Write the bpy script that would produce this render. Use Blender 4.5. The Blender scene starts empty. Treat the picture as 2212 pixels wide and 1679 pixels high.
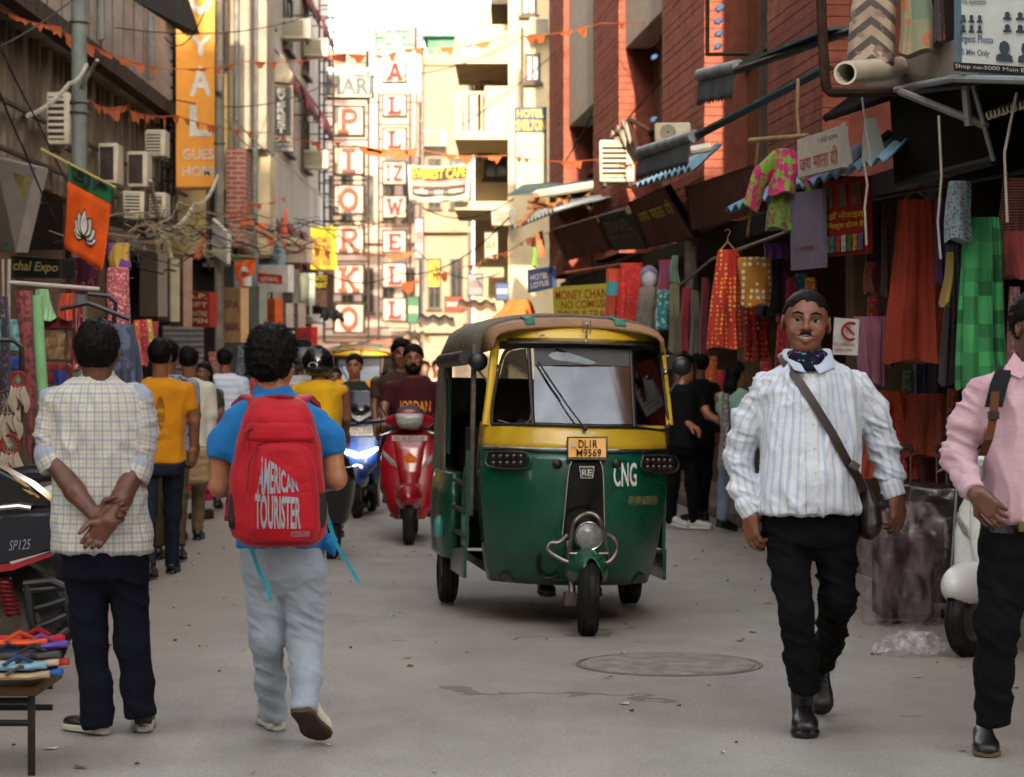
import bpy, math, random
import numpy as np
from mathutils import Vector, Matrix, Euler
R = math.radians
sc = bpy.context.scene
COL = sc.collection
random.seed(7); RNG = np.random.default_rng(7)

# ------------------------------------------------------------------ camera, sky, sun, exposure
FPX, CX, HY, HC = 5223.0, 1106.0, 792.0, 1.48          # focal length / principal column / horizon row (2212 px wide frame), eye height
cam_d = bpy.data.cameras.new('camera'); cam = bpy.data.objects.new('camera', cam_d); COL.objects.link(cam)
cam.location = (0, 0, HC); cam.rotation_euler = (R(90), 0, 0)
cam_d.sensor_width = 36.0; cam_d.lens = 36.0 * FPX / 2212.0
cam_d.shift_y = -(839.5 - HY) / 2212.0
cam_d.clip_start = 0.1; cam_d.clip_end = 2000
cam_d.dof.use_dof = True; cam_d.dof.focus_distance = 11.2; cam_d.dof.aperture_fstop = 5.0
sc.camera = cam
SUN_EL, SUN_AZ = R(15), R(-1.5)                             # sun low behind the camera, a touch to the right
w = bpy.data.worlds.new('World'); sc.world = w; w.use_nodes = True
wn = w.node_tree.nodes; wl = w.node_tree.links
for n in list(wn): wn.remove(n)
sky = wn.new('ShaderNodeTexSky'); sky.sky_type = 'NISHITA'; sky.sun_disc = False
sky.sun_elevation = SUN_EL; sky.sun_rotation = R(180) + SUN_AZ
sky.air_density = 1.0; sky.dust_density = 2.0; sky.ozone_density = 0.6
bg = wn.new('ShaderNodeBackground'); bg.inputs['Strength'].default_value = 0.15
wo = wn.new('ShaderNodeOutputWorld')
hs = wn.new('ShaderNodeHueSaturation'); hs.inputs['Saturation'].default_value = .42; wl.new(sky.outputs[0], hs.inputs['Color'])   # milky hazy sky
tn = wn.new('ShaderNodeMix'); tn.data_type = 'RGBA'; tn.blend_type = 'MULTIPLY'; tn.inputs[0].default_value = 1.; tn.inputs[7].default_value = (1.0, .965, .905, 1); wl.new(hs.outputs[0], tn.inputs[6]); wl.new(tn.outputs[2], bg.inputs[0]); wl.new(bg.outputs[0], wo.inputs[0])
sl = bpy.data.lights.new('sun', 'SUN'); sl.energy = 2.0; sl.angle = R(0.6); sl.color = (1.0, 0.80, 0.58)
so = bpy.data.objects.new('sun', sl); COL.objects.link(so)
S = Vector((-math.sin(SUN_AZ) * math.cos(SUN_EL), -math.cos(SUN_AZ) * math.cos(SUN_EL), math.sin(SUN_EL)))
so.rotation_euler = S.to_track_quat('Z', 'Y').to_euler(); so.location = (0, -20, 30)
sc.view_settings.view_transform = 'Standard'; sc.view_settings.look = 'None'
sc.view_settings.exposure = 2.8; sc.view_settings.gamma = 1.0; sc.view_settings.use_curve_mapping = False
sc.cycles.use_denoising = True; sc.cycles.max_bounces = 7; sc.cycles.diffuse_bounces = 3
sc.cycles.transparent_max_bounces = 12

def at(px, py, d):                                       # the point seen at that place of the photograph, d metres away
    return Vector(((px - CX) * d / FPX, d, HC - (py - HY) * d / FPX))
def gnd(px, py): return HC * FPX / (py - HY)             # distance of a ground point seen at row py

# ------------------------------------------------------------------ materials
def lin(c):
    return tuple((x / 12.92 if x <= .04045 else ((x + .055) / 1.055) ** 2.4) for x in [v / 255. for v in c[:3]]) + (1.0,)
class G:
    def __init__(s, name):
        s.m = bpy.data.materials.new(name); s.m.use_nodes = True
        s.t = s.m.node_tree; s.b = s.t.nodes['Principled BSDF']; s.out = s.t.nodes['Material Output']
    def put(s, sock, v):
        if hasattr(v, 'links') or isinstance(v, bpy.types.NodeSocket): s.t.links.new(v, sock)
        elif v is not None:
            if sock.type == 'RGBA' and len(v) == 3: v = lin(v)
            sock.default_value = v
    def n(s, typ, out=0, props=None, **k):
        nd = s.t.nodes.new(typ)
        for a, v in (props or {}).items(): setattr(nd, a, v)
        for a, v in k.items():
            key = int(a[1:]) if a[0] == '_' and a[1:].isdigit() else a.replace('__', ' ')
            s.put(nd.inputs[key], v)
        return nd.outputs[out]
    def math(s, op, a, b=0.0, clamp=False): return s.n('ShaderNodeMath', 0, dict(operation=op, use_clamp=clamp), _0=a, _1=b)
    def mix(s, f, a, b, blend='MIX'):
        nd = s.t.nodes.new('ShaderNodeMix'); nd.data_type = 'RGBA'; nd.blend_type = blend
        s.put(nd.inputs[0], f); s.put(nd.inputs[6], a); s.put(nd.inputs[7], b); return nd.outputs[2]
    def ramp(s, f, a, b): return s.n('ShaderNodeMapRange', 0, None, _0=f, _1=a, _2=b)
    def coord(s, kind='Object'): return s.t.nodes.new('ShaderNodeTexCoord').outputs[kind]
    def attr(s, name): nd = s.t.nodes.new('ShaderNodeAttribute'); nd.attribute_name = name; return nd.outputs['Vector']
    def acol(s, name): nd = s.t.nodes.new('ShaderNodeAttribute'); nd.attribute_name = name; return nd.outputs['Color']
    def mapv(s, v, sx=1, sy=1, sz=1): return s.n('ShaderNodeMapping', 0, None, Vector=v, Scale=(sx, sy, sz))
    def noise(s, v, scale, detail=3, rough=.55): return s.n('ShaderNodeTexNoise', 0, None, Vector=v, Scale=scale, Detail=detail, Roughness=rough)
    def vor(s, v, scale, out=0): return s.n('ShaderNodeTexVoronoi', out, None, Vector=v, Scale=scale)
    def sep(s, v):
        nd = s.t.nodes.new('ShaderNodeSeparateXYZ'); s.put(nd.inputs[0], v); return nd.outputs
    def comb(s, x=0., y=0., z=0.): return s.n('ShaderNodeCombineXYZ', 0, None, X=x, Y=y, Z=z)
    def line(s, x, period, width, phase=0.0):            # 1 inside a stripe of given width
        f = s.math('FRACT', s.math('ADD', s.math('MULTIPLY', x, 1.0 / period), phase))
        return s.math('LESS_THAN', f, width / period)
    def bump(s, h, strength=.3, dist=.01):
        s.put(s.b.inputs['Normal'], s.n('ShaderNodeBump', 0, None, Strength=strength, Distance=dist, Height=h))
    def fin(s, col=None, rough=None, metal=None, **k):
        if col is not None: s.put(s.b.inputs['Base Color'], col)
        if rough is not None: s.put(s.b.inputs['Roughness'], rough)
        if metal is not None: s.put(s.b.inputs['Metallic'], metal)
        for a, v in k.items(): s.put(s.b.inputs[a.replace('__', ' ')], v)
        return s.m
_mc = {}
def mt(name, rgb, rough=.6, metal=0., var=.25, scale=6., bump=0., bscale=60., dirt=None, coat=0., stretch=(1, 1, 1)):
    """plain surface with uneven tone, worn patches and fine relief"""
    key = (name, tuple(rgb), rough, metal, var, scale, bump, dirt, coat, stretch)
    if key in _mc: return _mc[key]
    g = G(name); c = g.mapv(g.coord(), *stretch)
    nz = g.noise(c, scale, 5, .6)
    f = g.ramp(nz, .3, .7)
    dk = tuple(v * (1 - var) for v in rgb)
    col = g.mix(f, dk, rgb)
    if dirt:
        f2 = g.ramp(g.noise(c, scale * .45 + .3, 6, .7), .52, .68)
        col = g.mix(g.math('MULTIPLY', f2, .7), col, dirt)
    rg = g.n('ShaderNodeMapRange', 0, None, _0=nz, _1=.2, _2=.8, _3=min(1, rough + .12), _4=max(.04, rough - .1))
    if bump: g.bump(g.noise(c, bscale, 3, .6), bump, .01)
    _mc[key] = g.fin(col, rg, metal)
    if rough >= .5 and not metal: g.b.inputs['Specular IOR Level'].default_value = .18
    if coat: g.b.inputs['Coat Weight'].default_value = coat; g.b.inputs['Coat Roughness'].default_value = .08
    return _mc[key]

# ------------------------------------------------------------------ mesh building
def obj_from(name, me, mat, parent=None, loc=None):
    o = bpy.data.objects.new(name, me); COL.objects.link(o)
    if mat is not None:
        if isinstance(mat, (list, tuple)):
            for x in mat: me.materials.append(x)
        elif not me.materials: me.materials.append(mat)
    if parent: o.parent = parent
    if loc is not None: o.location = loc
    return o
def me_from(verts, faces, smooth=False, name='m'):
    me = bpy.data.meshes.new(name); me.from_pydata([tuple(v) for v in verts], [], faces); me.update()
    if smooth: me.shade_smooth()
    return me
def props(o, label=None, cat=None, group=None, kind=None):
    if label: o['label'] = label
    if cat: o['category'] = cat
    if group: o['group'] = group
    if kind: o['kind'] = kind
    return o
def thing(name, label, cat, loc=(0, 0, 0), rotz=0., group=None):
    o = bpy.data.objects.new(name, None); COL.objects.link(o); o.location = loc; o.rotation_euler = (0, 0, rotz)
    o.empty_display_size = .1
    return props(o, label, cat, group)
def dup(o, parent=None, loc=None, rotz=None, label=None):
    c = o.copy(); COL.objects.link(c); c.parent = parent
    if loc is not None: c.location = loc
    if rotz is not None: c.rotation_euler = (0, 0, rotz)
    if label: c['label'] = label
    for ch in o.children: dup(ch, c)
    return c
class MB:
    def __init__(s): s.v = []; s.f = []; s.sm = False
    def add(s, vs, fs):
        k = len(s.v); s.v += [tuple(p) for p in vs]; s.f += [tuple(i + k for i in f) for f in fs]; return s
    def box(s, c, d, rot=None):
        x, y, z = d[0] / 2, d[1] / 2, d[2] / 2
        vs = [Vector((i, j, k)) for i in (-x, x) for j in (-y, y) for k in (-z, z)]
        if rot is not None:
            rm = rot if isinstance(rot, Matrix) else Euler(rot).to_matrix()
            vs = [rm @ v for v in vs]
        c = Vector(c)
        return s.add([v + c for v in vs], [(0, 1, 3, 2), (4, 6, 7, 5), (0, 4, 5, 1), (2, 3, 7, 6), (0, 2, 6, 4), (1, 5, 7, 3)])
    def ring(s, c, ax, r, n, r2=None, up=None):
        ax = Vector(ax).normalized(); u = ax.orthogonal().normalized() if up is None else (Vector(up) - ax * Vector(up).dot(ax)).normalized()
        v = ax.cross(u); r2 = r if r2 is None else r2
        return [Vector(c) + u * math.cos(2 * math.pi * i / n) * r + v * math.sin(2 * math.pi * i / n) * r2 for i in range(n)]
    def loft(s, rings, cap=True, closed=True, wrap=False):
        n = len(rings[0]); vs = [p for r in rings for p in r]; fs = []; m = len(rings)
        for a in range(m if wrap else m - 1):
            b = (a + 1) % m
            for i in range(n if closed else n - 1):
                j = (i + 1) % n; fs.append((a * n + i, a * n + j, b * n + j, b * n + i))
        if cap and not wrap: fs.append(tuple(range(n))[::-1]); fs.append(tuple((m - 1) * n + i for i in range(n)))
        return s.add(vs, fs)
    def cyl(s, a, b, r, r2=None, n=12, cap=True):
        a, b = Vector(a), Vector(b); ax = b - a
        return s.loft([s.ring(a, ax, r, n), s.ring(b, ax, r if r2 is None else r2, n)], cap)
    def tube(s, pts, r, n=6, cap=True):
        pts = [Vector(p) for p in pts]; rings = []; u = None
        for i, p in enumerate(pts):
            t = (pts[min(i + 1, len(pts) - 1)] - pts[max(i - 1, 0)])
            if t.length < 1e-9: t = Vector((0, 0, 1))
            t.normalize()
            u = t.orthogonal().normalized() if u is None else (u - t * u.dot(t)).normalized()
            v = t.cross(u); rr = r[i] if isinstance(r, (list, tuple)) else r
            rings.append([p + (u * math.cos(2 * math.pi * k / n) + v * math.sin(2 * math.pi * k / n)) * rr for k in range(n)])
        return s.loft(rings, cap)
    def lathe(s, prof, c=(0, 0, 0), ax=(0, 0, 1), n=20):     # prof: (radius, height)
        ax = Vector(ax).normalized(); c = Vector(c)
        return s.loft([s.ring(c + ax * h, ax, max(r, 1e-4), n) for r, h in prof])
    def torus(s, c, ax, R_, r, n=28, k=8, sy=1.0, prof=None):
        ax = Vector(ax).normalized(); u = ax.orthogonal().normalized()
        if abs(ax.z) < .5: u = Vector((0, 0, 1))
        v = ax.cross(u); c = Vector(c); rings = []
        for i in range(n):
            a = 2 * math.pi * i / n; o = u * math.cos(a) + v * math.sin(a)
            rings.append([c + o * (R_ + r * math.cos(2 * math.pi * j / k)) + ax * (r * sy * math.sin(2 * math.pi * j / k)) for j in range(k)])
        return s.loft(rings, wrap=True)
    def ball(s, c, r, n=12, m=8):
        rx, ry, rz = (r, r, r) if not isinstance(r, (tuple, list)) else r; c = Vector(c); rg = []
        for j in range(m + 1):
            a = math.pi * (j + .02) / (m + .04)
            rg.append([c + Vector((rx * math.sin(a) * math.cos(2 * math.pi * i / n), ry * math.sin(a) * math.sin(2 * math.pi * i / n), rz * math.cos(a))) for i in range(n)])
        return s.loft(rg)
    def prism(s, pts, nrm, t):                            # flat outline given a thickness along nrm
        nv = Vector(nrm).normalized() * t; n = len(pts); a = [Vector(p) for p in pts]
        vs = a + [p + nv for p in a]
        return s.add(vs, [tuple(range(n)), tuple(range(2 * n - 1, n - 1, -1))] + [(i, i + n, (i + 1) % n + n, (i + 1) % n) for i in range(n)])
    def build(s, name, mat, parent=None, smooth=None, bevel=0., seg=1, loc=None):
        me = me_from(s.v, s.f, False, name)
        o = obj_from(name, me, mat, parent, loc)
        import bmesh
        bm = bmesh.new(); bm.from_mesh(me)
        bmesh.ops.recalc_face_normals(bm, faces=bm.faces)
        if bevel:
            ed = [e for e in bm.edges if len(e.link_faces) == 2 and e.calc_face_angle(0) > .6]
            bmesh.ops.bevel(bm, geom=ed, offset=bevel, segments=seg, affect='EDGES', clamp_overlap=True)
        bm.to_mesh(me); bm.free()
        if smooth is None: smooth = 40
        if smooth: me.shade_smooth(); me.set_sharp_from_angle(angle=R(smooth))
        return o

# ------------------------------------------------------------------ writing
_tc = {}
def text_mesh(s, bold=0., shear=0.):
    """outline of the word, scaled into the unit square"""
    k = (s, bold, shear)
    if k not in _tc:
        cu = bpy.data.curves.new('t', 'FONT'); cu.body = s; cu.size = 1; cu.offset = bold; cu.shear = shear; cu.resolution_u = 3
        o = bpy.data.objects.new('t', cu); COL.objects.link(o)
        me = bpy.data.meshes.new_from_object(o)
        v = np.array([tuple(p.co)[:2] for p in me.vertices]); f = [tuple(p.vertices) for p in me.polygons]
        bpy.data.objects.remove(o); bpy.data.curves.remove(cu); bpy.data.meshes.remove(me)
        if len(v): lo, hi = v.min(0), v.max(0); v = (v - lo) / np.maximum(hi - lo, 1e-6)
        _tc[k] = (v, f)
    return _tc[k]
def quadmap(q, u, v, off=0.):                             # q = TL,TR,BR,BL ; u right, v down
    tl, tr, br, bl = q
    n = (tr - tl).cross(bl - tl).normalized()             # points away from the reader
    return (tl * (1 - u) + tr * u) * (1 - v) + (bl * (1 - u) + br * u) * v - n * off
def put_text(s, q, box, mat, parent, bold=0., shear=0., off=.004, name='lettering', thick=.0, func=None):
    v, f = text_mesh(s, bold, shear)
    if not len(v): return None
    u0, v0, u1, v1 = box; vs = []
    for x, y in v:
        uu, vv = u0 + (u1 - u0) * x, v1 + (v0 - v1) * y
        vs.append((func or quadmap)(*( (q, uu, vv, off) if func is None else (uu, vv, off))))
    if parent and not func: vs = [Vector(p) - parent_loc(parent) for p in vs]
    me = me_from(vs, f, False, 'text')
    if name == 'lettering' and parent and parent.parent and parent.parent.parent: pass
    return obj_from(name, me, mat, parent)
def parent_loc(p):
    l = Vector((0, 0, 0))
    while p is not None: l += p.location; p = p.parent
    return l
def board(name, label, cat, q, thick, mat, frame=None, group=None, fw=.03, parent=None, pname='panel'):
    """sign board from its four corners TL,TR,BR,BL (Vectors); returns (thing, corners)"""
    q = [Vector(p) for p in q]; n = (q[1] - q[0]).cross(q[3] - q[0]).normalized()
    base = (q[2] + q[3]) / 2
    t = thing(name, label, cat, base, 0, group) if parent is None else parent
    if parent is not None: base = parent_loc(parent)
    m = MB(); m.prism([p - base for p in q], n, thick); m.build(pname, mat, t, smooth=0)
    if frame:
        for a, b in ((0, 1), (1, 2), (2, 3), (3, 0)):
            m = MB(); A, B = q[a] - base - n * .006, q[b] - base - n * .006
            c = sum(q, Vector()) / 4 - base
            i0 = A + (c - A).normalized() * fw * 1.3; i1 = B + (c - B).normalized() * fw * 1.3
            m.prism([A, B, i1 - n * .0, i0], n, thick + .012); m.build('frame', frame, t, smooth=0)
    return t, q
def pq(x0, y0, x1, y1, d, d2=None, y0b=None, y1b=None):   # photo rectangle -> four corners; right side may sit at depth d2
    d2 = d if d2 is None else d2
    return [at(x0, y0, d), at(x1, y0 if y0b is None else y0b, d2), at(x1, y1 if y1b is None else y1b, d2), at(x0, y1, d)]

# ------------------------------------------------------------------ smooth solids from distance fields (people, cloth, bags)
_lat = RNG.random((32, 32, 32)).astype(np.float32)
def vnoise(p):
    i = np.floor(p).astype(int); f = p - i; f = f * f * (3 - 2 * f); r = 0
    for dx in (0, 1):
        for dy in (0, 1):
            for dz in (0, 1):
                wgt = (f[:, 0] if dx else 1 - f[:, 0]) * (f[:, 1] if dy else 1 - f[:, 1]) * (f[:, 2] if dz else 1 - f[:, 2])
                r = r + wgt * _lat[(i[:, 0] + dx) & 31, (i[:, 1] + dy) & 31, (i[:, 2] + dz) & 31]
    return r * 2 - 1
def A3(v): return np.array([v[0], v[1], v[2]], float)
def p_chain(pts, k=.02, flat=False):                                   # tapered limb: [(pos, radius), ...]
    out = []
    for (a, ra), (b, rb) in zip(pts[:-1], pts[1:]):
        a, b = A3(a), A3(b); ba = b - a; L2 = max(ba @ ba, 1e-9)
        def f(p, a=a, ba=ba, L2=L2, ra=ra, rb=rb):
            t = np.clip(((p - a) @ ba) / L2, 0, 1)
            return np.linalg.norm(p - a - t[:, None] * ba, axis=1) - (ra + (rb - ra) * t)
        if flat and b is not None and np.allclose(b, A3(pts[-1][0])):
            f = (lambda p, f=f, b=b, n=ba / math.sqrt(L2): np.maximum(f(p), (p - b) @ n))
        r = max(ra, rb); out.append((f, np.minimum(a, b) - r, np.maximum(a, b) + r, k, 1))
    return out
def p_ell(c, r, rot=None, k=.02, sub=False):
    c = A3(c); r = np.array(r, float); M = np.eye(3) if rot is None else np.array(Euler(rot).to_matrix() if not isinstance(rot, Matrix) else rot)
    def f(p):
        q = (p - c) @ M; l = np.linalg.norm(q / r, axis=1); g = np.linalg.norm(q / (r * r), axis=1)
        return l * (l - 1) / np.maximum(g, 1e-6)
    e = np.full(3, r.max()); return [(f, c - e, c + e, k, -1 if sub else 1)]
def p_tab(rows, k=.02, e=2.3):                             # trunk: rows of (z, cx, cy, half width, half depth)
    rows = sorted(rows); z = np.array([r[0] for r in rows]); C = np.array([r[1:] for r in rows])
    def f(p):
        I = [np.interp(p[:, 2], z, C[:, i]) for i in range(4)]
        q = (np.abs((p[:, 0] - I[0]) / I[2]) ** e + np.abs((p[:, 1] - I[1]) / I[3]) ** e) ** (1 / e)
        d = (q - 1) * np.minimum(I[2], I[3])
        return np.maximum(d, np.maximum(p[:, 2] - z[-1], z[0] - p[:, 2]))
    lo = np.array([(C[:, 0] - C[:, 2]).min(), (C[:, 1] - C[:, 3]).min(), z[0]]); hi = np.array([(C[:, 0] + C[:, 2]).max(), (C[:, 1] + C[:, 3]).max(), z[-1]])
    return [(f, lo, hi, k, 1)]
def p_box(c, h, r=.02, rot=None, k=.01):
    c = A3(c); h = np.array(h, float); M = np.eye(3) if rot is None else np.array(Euler(rot).to_matrix() if not isinstance(rot, Matrix) else rot)
    def f(p):
        q = np.abs((p - c) @ M) - (h - r)
        return np.linalg.norm(np.maximum(q, 0), axis=1) + np.minimum(q.max(1), 0) - r
    e = np.full(3, np.linalg.norm(h)); return [(f, c - e, c + e, k, 1)]
def sdf_mesh(prims, res=.008, post=None):
    pos = [q for q in prims if q[4] == 1]
    lo = np.min([q[1] for q in pos], 0) - 3 * res; hi = np.max([q[2] for q in pos], 0) + 3 * res
    N = np.ceil((hi - lo) / res).astype(int) + 1
    V = np.full(N, 1.0, np.float32)
    ax = [lo[i] + np.arange(N[i]) * res for i in range(3)]
    for f, l, h, k, sg in prims:
        m = k + 3 * res
        s = [slice(max(0, int((l[i] - m - lo[i]) / res)), max(1, min(N[i], int((h[i] + m - lo[i]) / res) + 2))) for i in range(3)]
        g = np.meshgrid(ax[0][s[0]], ax[1][s[1]], ax[2][s[2]], indexing='ij')
        if g[0].size == 0: continue
        p = np.stack([q.ravel() for q in g], 1); d = f(p).reshape(g[0].shape); a = V[s[0], s[1], s[2]]
        if sg == 1:
            hh = np.clip(.5 + .5 * (a - d) / max(k, 1e-6), 0, 1)
            V[s[0], s[1], s[2]] = a + (d - a) * hh - k * hh * (1 - hh)
        else: V[s[0], s[1], s[2]] = np.maximum(a, -d) if k < .004 else (lambda hh: a + (-d - a) * hh + k * hh * (1 - hh))(np.clip(.5 - .5 * (a + d) / k, 0, 1))
    if post is not None:
        g = np.meshgrid(*ax, indexing='ij'); p = np.stack([q.ravel() for q in g], 1)
        V = np.maximum(V, post(p).reshape(V.shape))
    ins = V < 0
    c = [ins[i:N[0] - 1 + i, j:N[1] - 1 + j, l:N[2] - 1 + l] for i in (0, 1) for j in (0, 1) for l in (0, 1)]
    cnt = sum(x.astype(np.int8) for x in c); act = (cnt > 0) & (cnt < 8)
    idx = np.argwhere(act)
    if not len(idx): return np.zeros((0, 3)), np.zeros((0, 4), int)
    ids = np.full(act.shape, -1); ids[tuple(idx.T)] = np.arange(len(idx))
    acc = np.zeros((len(idx), 3)); num = np.zeros(len(idx))
    cor = [(i, j, l) for i in (0, 1) for j in (0, 1) for l in (0, 1)]
    for a in cor:
        for x in range(3):
            if a[x] == 0:
                b = list(a); b[x] = 1
                va = V[idx[:, 0] + a[0], idx[:, 1] + a[1], idx[:, 2] + a[2]]; vb = V[idx[:, 0] + b[0], idx[:, 1] + b[1], idx[:, 2] + b[2]]
                cr = (va < 0) != (vb < 0); t = np.where(cr, va / np.where(cr, va - vb, 1), 0)
                pt = np.array(a, float)[None] + np.zeros((len(idx), 3)); pt[:, x] += t
                acc += pt * cr[:, None]; num += cr
    vert = lo + (idx + acc / num[:, None]) * res
    F = []
    for x in range(3):
        y, z = (x + 1) % 3, (x + 2) % 3
        sl = [slice(None)] * 3; a = ins[tuple(slice(0, -1) if q == x else slice(None) for q in range(3))]; b = ins[tuple(slice(1, None) if q == x else slice(None) for q in range(3))]
        e = np.argwhere(a != b)
        e = e[(e[:, y] > 0) & (e[:, z] > 0) & (e[:, y] < N[y] - 1) & (e[:, z] < N[z] - 1)]
        fl = a[tuple(e.T)]; q = []
        for dy, dz in ((0, 0), (1, 0), (1, 1), (0, 1)):
            g2 = e.copy(); g2[:, y] -= dy; g2[:, z] -= dz; q.append(ids[tuple(g2.T)])
        q = np.stack(q, 1); q[~fl] = q[~fl][:, ::-1]; F.append(q)
    F = np.concatenate(F); F = F[(F >= 0).all(1)]
    return vert, F
def np_mesh(v, f, name='m'):
    me = bpy.data.meshes.new(name); me.vertices.add(len(v)); me.vertices.foreach_set('co', np.asarray(v, np.float32).ravel())
    me.loops.add(f.size); me.polygons.add(len(f)); me.loops.foreach_set('vertex_index', f.ravel().astype(np.int32))
    me.polygons.foreach_set('loop_start', np.arange(0, f.size, 4, dtype=np.int32)); me.update(calc_edges=True); me.shade_smooth(); return me
def vnormals(v, f):
    n = np.cross(v[f[:, 2]] - v[f[:, 0]], v[f[:, 3]] - v[f[:, 1]]); o = np.zeros_like(v)
    for i in range(4): np.add.at(o, f[:, i], n)
    return o / np.maximum(np.linalg.norm(o, axis=1), 1e-12)[:, None]
def relax(v, f, it=1, lam=.5):
    for _ in range(it):
        s = np.zeros_like(v); c = np.zeros(len(v))
        for i in range(4):
            a, b = f[:, i], f[:, (i + 1) % 4]; np.add.at(s, a, v[b]); np.add.at(s, b, v[a]); np.add.at(c, a, 1); np.add.at(c, b, 1)
        v = v + lam * (s / np.maximum(c, 1)[:, None] - v)
    return v
def solid(name, grids, mat, parent, org=(0, 0, 0), res=.008, wr=0., wf=(9, 9, 18), it=1, uv=None, post=None, fold=None):
    """one mesh object out of one or more distance-field pieces; wr = depth of cloth creases"""
    if not isinstance(grids[0], list): grids = [grids]
    VV, FF, k = [], [], 0
    for gsp in grids:
        v, f = sdf_mesh(gsp, res, post)
        if not len(v): continue
        v = relax(v, f, it)
        if wr:
            n = vnormals(v, f); q = v * np.array(wf) + 3.1
            wv = vnoise(q + .8 * vnoise(v * 6.)[:, None]); w2 = vnoise(q * 2.3 + 11)
            v = v + n * (wr * ((1 - 2.2 * np.abs(wv)) * .8 + .35 * w2))[:, None]
        if fold is not None: v = fold(v, vnormals(v, f))
        VV.append(v); FF.append(f + k); k += len(v)
    v = np.concatenate(VV); f = np.concatenate(FF); me = np_mesh(v - A3(org), f, name)
    if uv is not None:
        a = me.attributes.new('cuv', 'FLOAT_VECTOR', 'POINT'); a.data.foreach_set('vector', np.asarray(uv(v), np.float32).ravel())
    return obj_from(name, me, mat, parent)
# ------------------------------------------------------------------ people: tools
from mathutils.bvhtree import BVHTree
def skin_mat(rgb):
    k = ('skin',) + tuple(rgb)
    if k not in _mc:
        g = G('skin'); c = g.coord(); nz = g.noise(c, 14, 4); f = g.ramp(nz, .3, .72)
        rgb = tuple(min(255, v * 1.14) for v in rgb); col = g.mix(f, tuple(v * .82 for v in rgb), tuple(min(255, v * 1.06) for v in rgb))
        g.bump(g.noise(c, 160, 2), .12, .003)
        _mc[k] = g.fin(col, .46, 0.)
    return _mc[k]
def cloth(name, rgb, rough=.85, rgb2=None, pattern=None, weave=700., var=.16, crease=.35, sheen=.08):
    """woven cloth; pattern(g, u, v) may return a colour socket (u, v in metres along the garment)"""
    g = G(name); a = g.sep(g.attr('cuv')); u, v = a[0], a[1]; c = g.coord()
    nz = g.noise(c, 7, 4); col = g.mix(g.ramp(nz, .25, .75), tuple(x * (1 - var) for x in rgb), rgb)
    if pattern: col = pattern(g, u, v, col)
    h = g.math('ADD', g.noise(g.mapv(c, 1, 1, 2.2), 16, 4, .6), g.math('MULTIPLY', g.noise(c, weave, 1), .08))
    g.bump(h, crease * .5, .02)
    m = g.fin(col, rough); g.b.inputs['Specular IOR Level'].default_value = .15
    if sheen and max(rgb) > 90: g.b.inputs['Sheen Weight'].default_value = sheen
    return m
def hairm():
    g = G('hair'); c = g.coord(); nz = g.noise(g.mapv(c, 60, 60, 9), 4, 3)
    g.b.inputs['Specular IOR Level'].default_value = .1; g.bump(nz, .8, .006); return g.fin(g.mix(nz, (6, 5, 5), (18, 15, 14)), .5)
HAIR = hairm()
STUB = mt('stubble shadow', (104, 64, 46), .7, var=.35, scale=60)
def mk_arm_uv(tors, arms):
    def uv(v):
        o = np.zeros((len(v), 3)); ax = np.interp(v[:, 2], [0, 3], [0, 3])
        cx = np.mean([t[1] for t in tors]); cy = np.mean([t[2] for t in tors])
        o[:, 0] = np.arctan2(v[:, 0] - cx, -(v[:, 1] - cy) * 1.3) * .19; o[:, 1] = v[:, 2]
        dt = p_tab(tors)[0][0](v) if len(tors) > 1 else np.full(len(v), 9.)
        for ch in arms:
            L = 0
            for (a, ra), (b, rb) in zip(ch[:-1], ch[1:]):
                a, b = A3(a), A3(b); ba = b - a; l = np.linalg.norm(ba); t = np.clip(((v - a) @ ba) / l ** 2, 0, 1)
                q = v - a - t[:, None] * ba; d = np.linalg.norm(q, axis=1) - (ra + (rb - ra) * t)
                sx = np.cross(ba / l, [0, 1, 0]); sx /= max(np.linalg.norm(sx), 1e-6); s2 = np.cross(ba / l, sx)
                m = d < dt; dt = np.where(m, d, dt)
                o[m, 0] = (np.arctan2(q @ sx, -(q @ s2) if s2[1] > 0 else (q @ s2)) * .055)[m]; o[m, 1] = (L + t * l)[m]
                L += l
        return o
    return uv
def hand(wr, u, nrm, side, curl=(.35, .5, .4), s=1., spread=.06, thumb=(.5, .3)):
    """palm, four unequal bent fingers and a thumb leaving the side of the palm; nrm = where the palm faces"""
    u = Vector(u).normalized(); nrm = Vector(nrm); nrm = (nrm - u * nrm.dot(u)).normalized(); x = u.cross(nrm) * side; wr = Vector(wr); P = []
    kn = []
    for i, (fx, fl) in enumerate(((.030, .078), (.010, .088), (-.011, .080), (-.030, .062))):
        K = wr + (u * (.092 - .004 * abs(i - 1) * 1.6) + x * fx) * s
        P += p_chain([(wr + (x * fx * .62 + u * .01) * s, .019 * s), (K, .0125 * s)], .018)
        d = (u + x * (fx * spread / .03)).normalized(); p = K; a = 0; pts = [(K, .0105 * s)]
        for j, (seg, c) in enumerate(zip((.46, .31, .23), curl)):
            a += c * (1 + .12 * i); dd = d * math.cos(a) + nrm * math.sin(a)
            p = p + dd * fl * seg * s; pts.append((p, (.0098, .0088, .0076)[j] * s))
        P += p_chain(pts, .003)
    b = wr + (u * .028 + x * .026) * s
    d1 = (u * .62 + x * .75 + nrm * thumb[1]).normalized(); q1 = b + d1 * .042 * s; d2 = (u * .9 + x * (.35 - thumb[0] * .5) + nrm * thumb[0]).normalized()
    q2 = q1 + d2 * .034 * s
    P += p_chain([(b, .017 * s), (q1, .0125 * s)], .012) + p_chain([(q1, .0122 * s), (q2, .0105 * s), (q2 + d2 * .024 * s, .0085 * s)], .004)
    return P
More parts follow.
